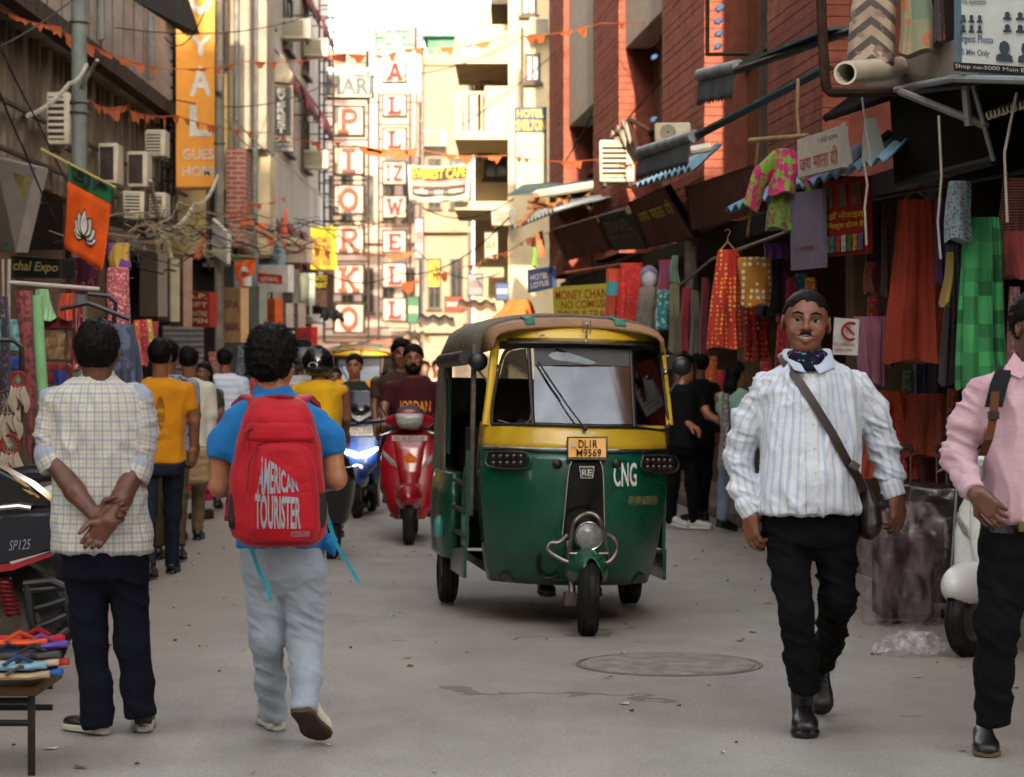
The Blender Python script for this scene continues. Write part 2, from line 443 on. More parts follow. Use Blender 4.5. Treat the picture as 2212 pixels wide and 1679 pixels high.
class Person:
    def __init__(s, label, px, d, skin=(120, 78, 54), group=None, cat='person', name='person'):
        s.d = d; s.o = Vector(((px - CX) * d / FPX, d, 0)); s.t = thing(name, label, cat, s.o, 0, group); s.skin = skin_mat(skin); s.bodyg = []; s.core = None
    def P(s, px, py, dy=0.): return at(px, py, s.d + dy)
    def C(s, pts): return [(s.P(p[0], p[1], p[2]), p[3]) for p in pts]
    def rows(s, rows, dy=0.):
        out = []
        for r in rows:
            y = dy + (r[4] if len(r) > 4 else 0.); a, b = s.P(r[1], r[0], y), s.P(r[2], r[0], y)
            out.append((a.z, (a.x + b.x) / 2, s.d + y, (b.x - a.x) / 2, r[3]))
        return out
    def garment(s, name, mat, rows=(), arms=(), wr=.004, wf=(8, 8, 12), k=.035, res=.009, extra=(), it=1, fold=None, label=None):
        tr = s.rows(rows) if rows else []; ch = [s.C(a) for a in arms]; pr = p_tab(tr, .01) if tr else []
        for c in ch: pr += p_chain(c, k, True)
        pr += list(extra)
        o = solid(name, pr, mat, s.t, s.o, res, wr, wf, it, uv=mk_arm_uv(tr if tr else [(0, 0, 0, 1, 1)], ch), fold=fold)
        if label: o['label'] = label
        return o
    def limb(s, pts, h=None, k=.02):                        # bare arm (with hand) of the body
        P = p_chain(s.C(pts), k)
        if h:
            wp = s.P(*pts[-1][:3]); P += hand(wp, *h[:3], **(h[3] if len(h) > 3 else {}))
        s.bodyg.append((P, .0042)); return s
    def head(s, px, py, yaw=0., dy=0., pitch=0., roll=0., sc=1., neck=None, hair='short', beard=0, mous=0, smile=0, res=.005, hoff=.012, fat=1., face=True, browm=True, hl=None):
        c = s.P(px, py, dy); M = (Matrix.Rotation(yaw, 3, 'Z') @ Matrix.Rotation(roll, 3, 'Y') @ Matrix.Rotation(pitch, 3, 'X')); s.hc, s.hM, s.hs = c, M, sc
        L = lambda x, y, z: c + M @ Vector((x * fat, y, z)) * sc
        E = lambda p, r, k=.02, sub=False: p_ell(L(*p), [r[0] * sc * fat, r[1] * sc, r[2] * sc], M, k, sub)
        H = E((0, .012, .03), (.075, .095, .088)) + E((0, -.028, -.028), (.063, .066, .086), .03) + E((0, -.045, -.09), (.04, .04, .032), .03)
        H += E((.034, -.055, -.03), (.03, .03, .036)) + E((-.034, -.055, -.03), (.03, .03, .036))
        if face:
            H += p_chain([(L(-.04, -.076, .026), .011 * sc), (L(-.012, -.09, .024), .011 * sc)], .012) + p_chain([(L(.04, -.076, .026), .011 * sc), (L(.012, -.09, .024), .011 * sc)], .012)
            H += E((.031, -.098, .004), (.017, .014, .0095), .007, True) + E((-.031, -.098, .004), (.017, .014, .0095), .007, True)
            H += p_chain([(L(0, -.09, .016), .0085 * sc), (L(0, -.117, -.024), .0125 * sc)], .010) + E((.013, -.103, -.028), (.0095, .011, .008), .006) + E((-.013, -.103, -.028), (.0095, .011, .008), .006)
            wd = .02 + .013 * smile; up = .012 * smile
            H += p_chain([(L(-wd, -.084, -.058 + up), .0055 * sc), (L(0, -.098, -.056), .0075 * sc), (L(wd, -.084, -.058 + up), .0055 * sc)], .006)
            H += p_chain([(L(-wd * .9, -.082, -.071 + up), .005 * sc), (L(0, -.093, -.076), .008 * sc), (L(wd * .9, -.082, -.071 + up), .005 * sc)], .006)
        for q in (-1, 1): H += p_ell(L(q * .079, .014, -.006), [.010 * sc, .021 * sc, .033 * sc], M @ Matrix.Rotation(q * .35, 3, 'Z'), .006) + p_ell(L(q * .085, .008, .0), [.006 * sc, .011 * sc, .018 * sc], M @ Matrix.Rotation(q * .35, 3, 'Z'), .004, True)
        nk = neck or (px, py + .2 * FPX / s.d, dy)
        N = s.P(*nk); H += p_chain([(L(0, .022, -.055), .054 * sc), (N, .062 * sc)], .03)
        s.bodyg.append((H, res))
        if face:
            for q in (-1, 1):
                m = MB(); m.ball(L(q * .031, -.0785, .004), .0125 * sc, 12, 8); m.v = [tuple(Vector(v) - s.o) for v in m.v]
                e = m.build('eye', EYEW, s.t, 180)
                m = MB(); m.ball(L(q * .031, -.0872, .0045), (.0075 * sc, .0075 * sc, .0075 * sc), 10, 6); m.v = [tuple(Vector(v) - s.o) for v in m.v]; m.build('iris', IRIS, e, 180)
                solid('eyebrow', p_chain([(L(q * .013, -.1005, .027), .0035 * sc), (L(q * .032, -.0985, .034), .004 * sc), (L(q * .05, -.083, .028), .0022 * sc)], .004), HAIR, s.t, s.o, .0025)
                solid('eyelid', p_chain([(L(q * .017, -.0925, .0075), .0024 * sc), (L(q * .031, -.0952, .013), .003 * sc), (L(q * .046, -.085, .0085), .0024 * sc)], .004), s.skin, s.t, s.o, .0025)
            lz = .004 * smile; lip = p_chain([(L(-wd * .95, -.086, -.0695 - lz * .3 + up), .003 * sc), (L(0, -.0995, -.0725 - lz), .005 * sc), (L(wd * .95, -.086, -.0695 - lz * .3 + up), .003 * sc)], .004)
            solid('lip', lip, LIPM, s.t, s.o, .003)
            if smile: solid('teeth', p_chain([(L(-.020, -.0905, -.0575), .0024 * sc), (L(0, -.1012, -.0635), .0036 * sc), (L(.020, -.0905, -.0575), .0024 * sc)], .004), TEETH, s.t, s.o, .003)
            if mous: solid('moustache', p_chain([(L(-.027, -.086, -.054), .003 * sc), (L(-.012, -.1, -.046), .0045 * sc), (L(0, -.1035, -.045), .003 * sc), (L(.012, -.1, -.046), .0045 * sc), (L(.027, -.086, -.054), .003 * sc)], .005), HAIR, s.t, s.o, .003, .001, (90, 90, 90))
            if beard:
                b = .006 * beard
                Bp = p_ell(L(0, -.028, -.03), [(.063 + b) * sc * fat, (.066 + b) * sc, (.086 + b) * sc], M, .02) + p_ell(L(0, -.045, -.09), [(.04 + b) * sc * fat, (.04 + b) * sc, (.034 + b) * sc], M, .03) + E((.034, -.052, -.045), (.031 + b, .031 + b, .04)) + E((-.034, -.052, -.045), (.031 + b, .031 + b, .04))
                Mi = np.array(M)
                def bmask(p):
                    q = ((p - A3(c)) @ Mi) / sc; x = np.abs(q[:, 0])
                    m1 = q[:, 2] - (-.062 + 1.3 * np.maximum(x - .036, 0) + .012 * np.minimum(x / .03, 1))       # cheek line
                    mo = np.maximum(0.013 - np.sqrt((q[:, 0] * .55) ** 2 + (q[:, 2] + .067) ** 2), -.002 - .0 * x)    # lip opening
                    return np.maximum(np.maximum(m1, mo), q[:, 1] - .005) * sc
                solid('beard', Bp, STUB if beard < .6 else HAIR, s.t, s.o, .0035, .0006, (70, 70, 70), post=bmask)
        if hair:
            Mi = np.array(M); off = hoff
            hp = E((0, .014, .032), (.075 + off, .096 + off, .089 + off * 1.25))
            if hair == 'thick': hp += E((0, .0, .075), (.07 + off * .6, .085 + off, .055 + off), .02) + E((.03, -.03, .09), (.05, .06, .04), .02)
            if hair == 'long': hp += p_chain([(L(0, .07, 0), .07 * sc), (L(0, .10, -.15), .065 * sc), (L(.0, .11, -.38), .045 * sc)], .03)
            h0 = hl if hl is not None else .022
            def hm(p):
                q = ((p - A3(c)) @ Mi) / sc; z, y, x = q[:, 2], q[:, 1], np.abs(q[:, 0])
                line = h0 - .62 * y + .012 * np.sin(x * 90) * (y < -.05) + .007 * vnoise(q * 70)
                line = np.where(y > .03, np.minimum(line, -.068 + .25 * np.maximum(0, x - .05)), line)
                line = np.where((y > -.03) & (y <= .03) & (x > .055), np.maximum(line, .012), line)
                if hair == 'long': line = np.where(y > .02, -9, line)
                return (line - z) * sc
            o = solid('hair', hp, HAIR, s.t, s.o, max(res, .005), .0015 if hoff < .008 else (.004 if hair != 'thick' else .008), (34, 34, 30), post=hm)
            s.tufts(o, 700 if hair == 'thick' else 500, .02 if hair == 'thick' else (.012 if hoff > .008 else .004))
        return s
    def tufts(s, o, n, ln):
        me = o.data; vs = [v.co.copy() for v in me.vertices]; ns = [v.normal.copy() for v in me.vertices]; V, F = [], []
        for _ in range(n):
            i = random.randrange(len(vs)); nn = ns[i]; d = (nn * .9 + Vector((random.uniform(-1, 1), random.uniform(-1, 1), random.uniform(-.9, .7))) * .8).normalized()
            t = nn.cross(d); t = t.normalized() * .0028 if t.length > 1e-4 else Vector((.0028, 0, 0)); b = vs[i] - nn * .003; L = ln * random.uniform(.6, 1.5); k = len(V)
            V += [b - t, b + t, b + d * L + t * .15, b + d * L - t * .15]; F.append((k, k + 1, k + 2, k + 3))
        q = obj_from('loose_hair', me_from(V, F, True, 'loose_hair'), HAIR, o); q['kind'] = 'stuff'
    def body(s):
        P = [q for g, r in s.bodyg for q in g]; r = min(r for g, r in s.bodyg)
        for c in (s.core or []): P += p_chain(s.C(c), .02)
        v, f = sdf_mesh(P, max(r, .0042)); v = relax(v, f, 1, .4)
        return obj_from('body', np_mesh(v - A3(s.o), f, 'body'), s.skin, s.t)
    def shoe(s, heel, toe, up=(0, 0, 1), W=.098, H=.075, style='shoe', mat=None, sole=None, solet=.028, name='shoe', ankle=0.):
        """heel, toe: world points on the underside"""
        heel, toe = Vector(heel), Vector(toe); f = toe - heel; L = f.length; f.normalize(); x = f.cross(Vector(up)).normalized(); u = x.cross(f).normalized()
        loc = heel - s.o; sect = [(0., .42, .55), (.04, .68, .82), (.12, .78, 1.), (.28, .76, 1.02), (.42, .76, .86), (.55, .86, .68), (.7, 1., .56), (.84, .96, .48), (.94, .74, .38), (1., .38, .22)]
        def ring(t, wf, h0, h1, n=16, top=True):
            r = []; wv = W / 2 * wf
            for i in range(n):
                a = 2 * math.pi * i / n; cx_, sy_ = math.cos(a), math.sin(a)
                r.append(loc + f * (t * L) + x * (wv * math.copysign(abs(cx_) ** .7, cx_)) + u * (h0 + (h1 - h0) * (.5 + .5 * math.copysign(abs(sy_) ** (.8 if sy_ > 0 else .35), sy_))))
            return r
        m = MB(); m.loft([ring(t, a * 1.06, 0, solet * (1 if t > .1 else 1.15)) for t, a, h in sect]); so_ = None
        root = s.t
        up_ = MB()
        if style == 'slipper':
            up_.loft([ring(t, a * (1.02 if .45 < t < .85 else .9), solet * .7, solet + (H * .8 * h if .45 < t < .85 else .006)) for t, a, h in sect])
        else: up_.loft([ring(t, a * .97, solet * .6, solet + H * h) for t, a, h in sect])
        o = up_.build(name, mat, root, 60); m.build('sole', sole, o, 50)
        if ankle:
            mm = MB(); b = loc + f * (.2 * L); mm.loft([mm.ring(b + u * z, u, r, 16, r * 1.25, up=x) for z, r in ((solet + H * .5, .044), (solet + H, .047), (solet + H + ankle * .6, .05), (solet + H + ankle, .054))]); mm.build('shaft', mat, o, 60)
            for q in range(6):
                z = solet + H * .75 + q * ankle * .16; c_ = b + u * z + f * (.055 + max(0, .03 - q * .012)); mm = MB(); mm.tube([c_ - x * .022, c_ + f * .006, c_ + x * .022], .003, 5); mm.build('lace', mat, o)
        return o
def decal(s, rect, target_objs, mat, parent, bold=0., shear=0., off=.003, warp=None, name='lettering', d=None, shape=None, fwd=1.0):
    """print laid on a curved surface: rect = photo px (x0,y0,x1,y1) seen at depth d, dropped straight back onto the target"""
    v, f = shape if shape is not None else text_mesh(s, bold, shear)
    org = parent_loc(parent); trees = []
    for t in target_objs:
        tl = parent_loc(t); trees.append(BVHTree.FromPolygons([vv.co + tl for vv in t.data.vertices], [tuple(p.vertices) for p in t.data.polygons]))
    x0, y0, x1, y1 = rect; V = []; last = d
    for a, b in v:
        if warp: a, b = warp(a, b)
        px, py = x0 + (x1 - x0) * a, y1 + (y0 - y1) * b; p = at(px, py, d); st = Vector((p.x, p.y - fwd, p.z)); best = None
        for tr in trees:
            h = tr.ray_cast(st, Vector((0, 1, 0)), fwd * 2)
            if h[0] is not None and (best is None or h[0].y < best): best = h[0].y
        if best is None: best = last
        last = best; V.append(Vector((p.x, best - off, p.z)) - org)
    return obj_from(name, me_from(V, f, False, 'print'), mat, parent)
EYEW = mt('eye_white', (176, 168, 158), .5, var=.05); TEETH = mt('teeth', (208, 202, 190), .4, var=.05); IRIS = mt('iris', (20, 11, 8), .5, var=.1); LIPM = mt('lip', (116, 66, 56), .4, var=.15)
# ------------------------------------------------------------------ the four people in front
def checks(g, u, v, col):
    cx_ = g.line(u, .037, .008); cy_ = g.line(v, .037, .008); tx = g.line(u, .037, .0022, .38); ty = g.line(v, .037, .0022, .38); tx2 = g.line(u, .0123, .0016, .1); ty2 = g.line(v, .0123, .0016, .1)
    col = g.mix(g.math('MULTIPLY', g.math('MAXIMUM', tx2, ty2), .22), col, (150, 148, 130)); col = g.mix(g.math('MULTIPLY', g.math('MAXIMUM', tx, ty), .55), col, (150, 128, 92))
    col = g.mix(g.math('MULTIPLY', cx_, .62), col, (126, 138, 164)); return g.mix(g.math('MULTIPLY', cy_, .62), col, (126, 138, 164))
def stripes(g, u, v, col):
    a = g.line(u, .030, .011); b = g.line(u, .0075, .0018)
    col = g.mix(g.math('MULTIPLY', b, .5), col, (176, 184, 196)); return g.mix(g.math('MULTIPLY', a, .8), col, (160, 172, 194))
def finechk(g, u, v, col):
    a = g.line(u, .006, .0017); b = g.line(v, .006, .0017); return g.mix(g.math('MULTIPLY', g.math('MAXIMUM', a, b), .45), col, (172, 112, 124))
NAVY = cloth('navy trouser cloth', (14, 15, 27), .9, crease=.25); BLACKC = cloth('black trouser cloth', (9, 9, 11), .9, crease=.3)
def denim(g, u, v, col):
    return g.mix(g.math('MULTIPLY', g.noise(g.coord(), 3.5, 3), .6), col, (168, 176, 186))
JEAN = cloth('pale grey jeans', (134, 142, 152), .9, pattern=denim, crease=.45)
def crease(amp, zf=34., xf=9., w=None):
    """irregular sharp cloth creases; zf / xf set how they run (across or along the limb)"""
    def fn(v, n):
        q = v * np.array([xf, xf, zf]); q[:, 2] += v[:, 0] * zf * .5; q = q + .9 * vnoise(v * 4.)[:, None]; r = 1.1 - np.abs(vnoise(q)) ** .75 * 2.6; r2 = 1 - np.abs(vnoise(q * 1.8 + 7)) * 3.2
        return v + n * (amp * (np.clip(r, -.4, 1) + .4 * np.clip(r2, -.4, 1)) * (1 if w is None else w(v)))[:, None]
    return fn
def both(px, d, hw, a, b):                                  # long drapes on the trunk, rings of folds on the sleeves
    xc = at(px, 0, d).x; sm = lambda v: np.clip((np.abs(v[:, 0] - xc) - hw) * 18, 0, 1); f1 = crease(a, 4.5, 13., lambda v: 1 - sm(v)); f2 = crease(b, 22., 8., sm)
    return lambda v, n: f2(f1(v, n), n)
SOLEW = mt('white rubber sole', (196, 190, 174), .7, var=.2, dirt=(120, 110, 95)); DARKL = mt('dark leather', (24, 20, 19), .38, var=.3, bump=.1)

# --- man in the checked shirt, back to us, hands clasped
p = Person('man in a cream and blue checked shirt standing with hands clasped behind', 225, 9.7, (86, 50, 34))
CHK = cloth('checked shirt cloth', (208, 202, 184), .85, pattern=checks, crease=.4)
p.head(210, 764, math.pi + .08, neck=(212, 838, 0), hair='short', face=False, hoff=.014, sc=1.02, res=.005)
trow = [(806, 180, 242, .062, .02), (818, 168, 254, .075, .015), (832, 138, 284, .09), (850, 108, 306, .105), (880, 104, 312, .115), (950, 112, 308, .125), (1040, 118, 312, .125), (1110, 117, 322, .13), (1160, 116, 329, .135), (1192, 115, 331, .138)]
armL = [(118, 866, 0, .058), (112, 935, .0, .062), (116, 1004, -.02, .062)]; armR = [(298, 862, 0, .058), (306, 940, 0, .06), (290, 1026, -.03, .06)]
p.garment('shirt', CHK, trow, [armL, armR], wr=.003, wf=(10, 10, 6), res=.008, fold=both(212, 9.7, .175, .009, .010))
p.garment('cuff', CHK, (), [[(110, 984, -.02, .068), (122, 1012, -.03, .066)]], wr=.002, res=.007); p.garment('cuff', CHK, (), [[(296, 1008, -.03, .066), (286, 1038, -.05, .064)]], wr=.002, res=.007)
p.garment('collar', CHK, [(797, 180, 243, .066, .02), (824, 172, 252, .08, .012)], wr=.001, res=.006)
p.core = [[(212, 838, 0, .05), (212, 880, .0, .07), (124, 872, 0, .04), (114, 940, 0, .04), (116, 990, -.03, .045)], [(212, 880, 0, .07), (298, 868, 0, .04), (304, 945, 0, .04), (290, 1015, -.04, .045)]]
p.limb([(116, 990, -.03, .049), (162, 1062, -.13, .041), (208, 1117, -.19, .029)], ((.95, -.05, .22), (0, -1, -.1), -1, dict(curl=(.5, .75, .6))))
p.limb([(290, 1015, -.04, .048), (262, 1078, -.15, .041), (236, 1126, -.235, .029)], ((-.62, -.1, -.78), (.15, -1, .0), 1, dict(curl=(.55, .6, .5))))
p.body()
p.garment('trousers', NAVY, [(1140, 128, 325, .12), (1200, 136, 318, .125), (1245, 142, 312, .115), (1280, 170, 290, .06)], [[(186, 1235, 0, .088), (196, 1390, 0, .066), (208, 1480, 0, .062), (211, 1572, 0, .064)], [(276, 1235, 0, .076), (285, 1390, 0, .066), (298, 1480, 0, .060), (303, 1548, 0, .060)]], wr=.004, wf=(6, 6, 9), k=.03, fold=crease(.006, 12., 8.))
a = p.P(228, 1598); a.z = .004; p.shoe(a, a + Vector((-.185, .17, 0)), mat=DARKL, sole=SOLEW, style='slipper', H=.06, W=.1, solet=.034)
a = p.P(309, 1583, .06); a.z = .004; p.shoe(a, a + Vector((-.035, .26, 0)), mat=DARKL, sole=SOLEW, style='shoe', H=.062, W=.1, solet=.034)

# --- young man with the red backpack, walking away
p = Person('young man in a blue polo shirt and pale jeans walking away, wearing a red backpack', 620, 9.5, (142, 92, 62))
BLUE = cloth('blue polo knit', (30, 108, 172), .85, crease=.3)
p.head(588, 786, math.pi - .22, neck=(592, 856, 0), hair='thick', face=False, hoff=.02, sc=1.03)
trow = [(850, 552, 632, .075), (868, 520, 664, .088), (890, 488, 698, .1), (935, 488, 698, .118), (1000, 502, 692, .115), (1100, 512, 700, .115), (1180, 513, 708, .125)]
p.garment('polo_shirt', BLUE, trow, [[(506, 924, 0, .054), (484, 952, 0, .056), (478, 990, 0, .058)], [(684, 920, 0, .054), (708, 946, 0, .056), (715, 980, 0, .058)]], wr=.003, wf=(9, 9, 9), fold=crease(.004, 9., 9.), extra=p_chain(p.C([(712, 1172, -.06, .03), (722, 1200, -.06, .006)]), .02))
p.garment('collar', BLUE, [(834, 550, 628, .066), (862, 542, 642, .078)], wr=.001, res=.006)
p.core = [[(592, 856, 0, .05), (595, 905, 0, .07), (504, 930, 0, .04), (474, 965, 0, .048)], [(595, 905, 0, .07), (688, 926, 0, .04), (716, 955, 0, .048)]]
p.limb([(480, 965, 0, .046), (476, 1050, .02, .043), (505, 1052, .2, .038), (560, 985, .26, .028)], ((.4, .1, .9), (.4, -.9, 0), 1, {}))
p.limb([(712, 955, 0, .047), (724, 1034, .0, .044), (690, 1045, .2, .038), (640, 985, .26, .028)], ((-.4, .1, .9), (-.4, -.9, 0), -1, {}))
p.body()
p.garment('jeans', JEAN, [(1160, 515, 704, .12), (1210, 522, 704, .13), (1245, 532, 698, .115), (1285, 560, 668, .06)], [[(570, 1235, .0, .083), (575, 1380, .04, .064), (584, 1470, .14, .054), (592, 1550, .22, .052)], [(655, 1235, 0, .088), (658, 1385, .03, .066), (660, 1465, -.08, .057), (658, 1538, -.155, .053)]], wr=.003, wf=(7, 7, 10), k=.03, fold=crease(.0045, 26., 7., lambda v: .5 + np.exp(-((v[:, 2] - .5) / .16) ** 2) + .8 * np.exp(-((v[:, 2] - .2) / .1) ** 2)))
WSH = mt('white canvas shoe', (204, 198, 182), .75, var=.12, dirt=(140, 128, 108)); SBR = mt('brown shoe sole', (78, 60, 50), .8, var=.3)
a = p.P(600, 1576, .3); a.z = .004; p.shoe(a, a + Vector((-.075, .26, 0)), mat=WSH, sole=SOLEW, H=.075)
a = p.P(648, 1545, -.2); a.z = .15; b = a + Vector((.065, .20, -.14)); p.shoe(a, b, up=(0, .3, 1), mat=WSH, sole=SBR, H=.075, solet=.026, W=.122)

# --- his backpack (a thing of its own)
RED = cloth('red backpack nylon', (168, 10, 28), .55, crease=.55, sheen=.1); REDD = cloth('dark red webbing', (120, 12, 24), .6, crease=.2); MESHM = mt('grey mesh pocket', (52, 50, 52), .9, var=.4, scale=90, bump=.5, bscale=300)
bo = p.P(600, 1175, -.2); bp = thing('backpack', 'large red backpack with silver lettering worn by the man in blue', 'backpack', bo)
rw = p.rows([(858, 562, 648, .05, .03), (872, 540, 662, .085, .02), (900, 524, 676, .11), (960, 510, 690, .125), (1050, 496, 702, .14), (1120, 494, 706, .145), (1158, 504, 702, .135), (1176, 530, 684, .11)], -.215)
main = solid('main_bag', p_tab(rw, .01, 2.8), RED, bp, bo, .008, .005, (7, 7, 8), 2)
rw2 = p.rows([(952, 572, 640, .05, .02), (966, 552, 664, .07), (1010, 538, 682, .085), (1080, 530, 690, .09), (1140, 528, 692, .09), (1168, 540, 682, .07)], -.30)
pocket = solid('front_pocket', p_tab(rw2, .01, 2.8), RED, bp, bo, .007, .004, (7, 7, 8), 2)
rw3 = p.rows([(908, 540, 664, .06, .02), (916, 532, 672, .075), (948, 524, 684, .085), (975, 522, 688, .06, .04)], -.265)
solid('upper_pocket', p_tab(rw3, .01, 2.8), RED, bp, bo, .007, .004, (8, 8, 8), 2)
for nm, arc in (('zip', [(526, 975), (530, 935), (560, 915), (602, 910), (650, 914), (680, 935), (688, 980)]), ('zip', [(534, 1060), (538, 1000), (556, 962), (602, 948), (660, 960), (684, 1000), (692, 1060)])):
    tr = [BVHTree.FromPolygons([v.co + bo for v in q.data.vertices], [tuple(f.vertices) for f in q.data.polygons]) for q in (main, pocket)]
    pts = []
    for i in range(len(arc) - 1):
        for t in (0, .33, .66):
            x, y = [arc[i][k] + (arc[i + 1][k] - arc[i][k]) * t for k in (0, 1)]; q = p.P(x, y, -1); h = [z.ray_cast(q, Vector((0, 1, 0)), 2)[0] for z in tr]; h = [z.y for z in h if z]
            if h: pts.append(Vector((at(x, y, min(h)).x, min(h) - .002, at(x, y, min(h)).z)) - bo)
    m = MB(); m.tube(pts, .0035, 6); m.build(nm, REDD, bp)
for sgn, (x0, x1, x2) in ((-1, (556, 520, 494)), (1, (640, 672, 700))):
    m = MB(); pts = [p.P(x0, 888, -.12), p.P(x0, 866, -.07), p.P((x0 + x1) / 2, 858, .02), p.P(x1, 874, .12), p.P(x1 + sgn * 4, 930, .16), p.P(x1, 1010, .15), p.P(x2, 1090, .04), p.P(x2 + sgn * 2, 1120, -.1)]
    rings = []
    for i, q in enumerate(pts):
        t = (pts[min(i + 1, len(pts) - 1)] - pts[max(0, i - 1)]).normalized(); sx = Vector((1, 0, 0)); nn = t.cross(sx).normalized(); wd = .038 if i < 6 else .014
        rings.append([q - bo + sx * a * wd + nn * b * .012 for a, b in ((-1, -.4), (-.8, 1), (.8, 1), (1, -.4), (.8, -1), (-.8, -1))])
    m.loft(rings); m.build('shoulder_strap', RED, bp, 50)
m = MB(); m.tube([p.P(566, 872, -.2) - bo, p.P(575, 862, -.22) - bo, p.P(603, 858, -.23) - bo, p.P(630, 862, -.22) - bo, p.P(640, 872, -.2) - bo], .013, 8); m.build('grab_handle', REDD, bp)
for x, xx in ((497, 520), (704, 678)):
    solid('mesh_pocket', p_tab(p.rows([(1062, min(x, xx), max(x, xx), .09), (1120, min(x, xx) - 3, max(x, xx) + 3, .11), (1140, min(x, xx), max(x, xx), .09)], -.22), .01), MESHM, bp, bo, .008)
TEAL = mt('teal webbing', (38, 140, 156), .6, var=.2)
def ribbon(pts, w, mat, parent, org, name):
    m = MB(); m.loft([[q - org + Vector((dx, dy, 0)) for dx, dy in ((-w, -.001), (w, -.001), (w, .001), (-w, .001))] for q in pts]); return m.build(name, mat, parent)
ribbon([p.P(703, 1105, -.2), p.P(712, 1130, -.2), p.P(722, 1165, -.2), p.P(742, 1205, -.2), p.P(762, 1235, -.2), p.P(775, 1258, -.2)], .008, TEAL, bp, bo, 'loose_strap')
ribbon([p.P(528, 1158, -.18), p.P(545, 1190, -.16), p.P(560, 1235, -.16), p.P(576, 1262, -.16), p.P(585, 1296, -.16)], .008, TEAL, bp, bo, 'loose_strap')
SILV = mt('silver print', (142, 142, 148), .5, var=.15)
wfan = lambda t: (lambda a, b: (a, t - .5 + (b - .5 + .5 - .5) * 1.0 + .5))
decal('AMERICAN', (560, 984, 650, 1068), [main, pocket], SILV, bp, bold=.03, d=9.2, warp=lambda a, b: (a * (1 - .12 * b) + .06 * b, b * (1 - .75 * a ** 1.4) + .1 * a))
decal('TOURISTER', (556, 1064, 654, 1140), [main, pocket], SILV, bp, bold=.03, d=9.2, warp=lambda a, b: (a, b * (1 - .1 * a)))
decal('AMERICAN', (632, 1144, 672, 1150), [main, pocket], SILV, bp, d=9.2); decal('TOURISTER', (632, 1151, 672, 1157), [main, pocket], SILV, bp, d=9.2)
decal('SINCE 1933', (561, 1012, 567, 1056), [main, pocket], REDD, bp, d=9.2, off=.005, warp=lambda a, b: (1 - b, a))

# --- smiling man in the striped shirt, walking towards us
p = Person('smiling man in a white and pale blue striped shirt walking towards the camera', 1742, 9.7, (103, 63, 43))
STR = cloth('striped shirt cloth', (214, 216, 218), .8, pattern=stripes, crease=.55)
p.head(1741, 697, -.1, roll=.06, pitch=-.03, neck=(1745, 795, .02), hair='short', hoff=.0045, hl=.03, sc=1.06, fat=1.1, smile=1, mous=1, beard=0, res=.004)
trow = [(778, 1706, 1790, .07), (790, 1682, 1812, .085), (806, 1650, 1842, .1), (845, 1638, 1858, .125), (900, 1642, 1862, .14), (980, 1644, 1856, .155, -.01), (1040, 1640, 1852, .165, -.02), (1085, 1636, 1854, .165, -.02), (1106, 1634, 1856, .16, -.02)]
aL = [(1656, 842, .0, .056), (1616, 910, .03, .06), (1594, 985, .05, .056), (1606, 1050, .01, .05), (1620, 1098, -.03, .042)]
aR = [(1844, 832, .0, .056), (1882, 895, .02, .06), (1908, 965, .03, .055), (1920, 1020, .0, .05), (1931, 1066, -.03, .042)]
shirt = p.garment('shirt', STR, trow, [aL, aR], wr=.003, wf=(9, 9, 7), res=.006, fold=both(1748, 9.7, .2, .010, .011))
p.garment('cuff', STR, (), [[(1612, 1090, -.03, .046), (1626, 1112, -.035, .044)]], wr=.001, res=.006); p.garment('cuff', STR, (), [[(1925, 1048, -.03, .046), (1934, 1074, -.035, .045)]], wr=.001, res=.006)
p.garment('collar', STR, [(754, 1692, 1794, .085, .035), (772, 1686, 1800, .092, .02), (792, 1690, 1802, .1, .005)], wr=.002, res=.006)
for q in ([(1694, 770, -.05), (1716, 800, -.12), (1742, 806, -.14), (1730, 786, -.115)], [(1794, 764, -.05), (1806, 794, -.10), (1770, 808, -.14), (1756, 788, -.115)]):
    m = MB(); m.prism([p.P(*t) - p.o for t in q], (0, 1, 0), .014); m.build('collar_point', STR, p.t, bevel=.003)
def gait(g, u, v, col):
    c = g.coord(); a = g.vor(c, 36, 1); return g.mix(g.math('GREATER_THAN', g.noise(c, 46, 2), .6), col, g.mix(.15, g.n('ShaderNodeHueSaturation', 0, None, Color=a, Saturation=1.4, Value=.32), (20, 60, 120)))
p.garment('neck_gaiter', cloth('printed neck gaiter', (14, 16, 30), .8, pattern=gait, crease=.5), [(752, 1706, 1780, .07, .03), (762, 1698, 1786, .085, .0), (782, 1702, 1786, .092, -.02), (800, 1718, 1770, .07, -.05)], wr=.006, wf=(6, 6, 26), res=.006)
pk = [(1780, 905), (1836, 900), (1838, 950), (1812, 966), (1784, 954)]
decal('', (1780, 900, 1838, 966), [shirt], cloth('shirt pocket', (196, 200, 208), .8), p.t, d=9.5, off=.004, name='pocket', shape=(np.array([[0, .92], [1, 1], [1, .25], [.55, 0], [.05, .2]]), [(0, 1, 2, 3, 4)]))
for y in (860, 915, 968, 1020, 1066): decal('', (1757 + (y - 860) * .02, y, 1762 + (y - 860) * .02, y + 5), [shirt], EYEW, p.t, d=9.5, off=.006, name='button', shape=(np.array([[.5 + .5 * math.cos(i), .5 + .5 * math.sin(i)] for i in np.arange(8) * math.pi / 4]), [tuple(range(8))]))
decal('', (1744, 806, 1768, 1110), [shirt], cloth('placket', (208, 211, 216), .8), p.t, d=9.5, off=.004, name='button_placket', shape=(np.array([[a, b] for b in np.linspace(0, 1, 25) for a in (0, .5, 1)]), [(3 * i + j, 3 * i + j + 1, 3 * i + j + 4, 3 * i + j + 3) for i in range(24) for j in (0, 1)]))
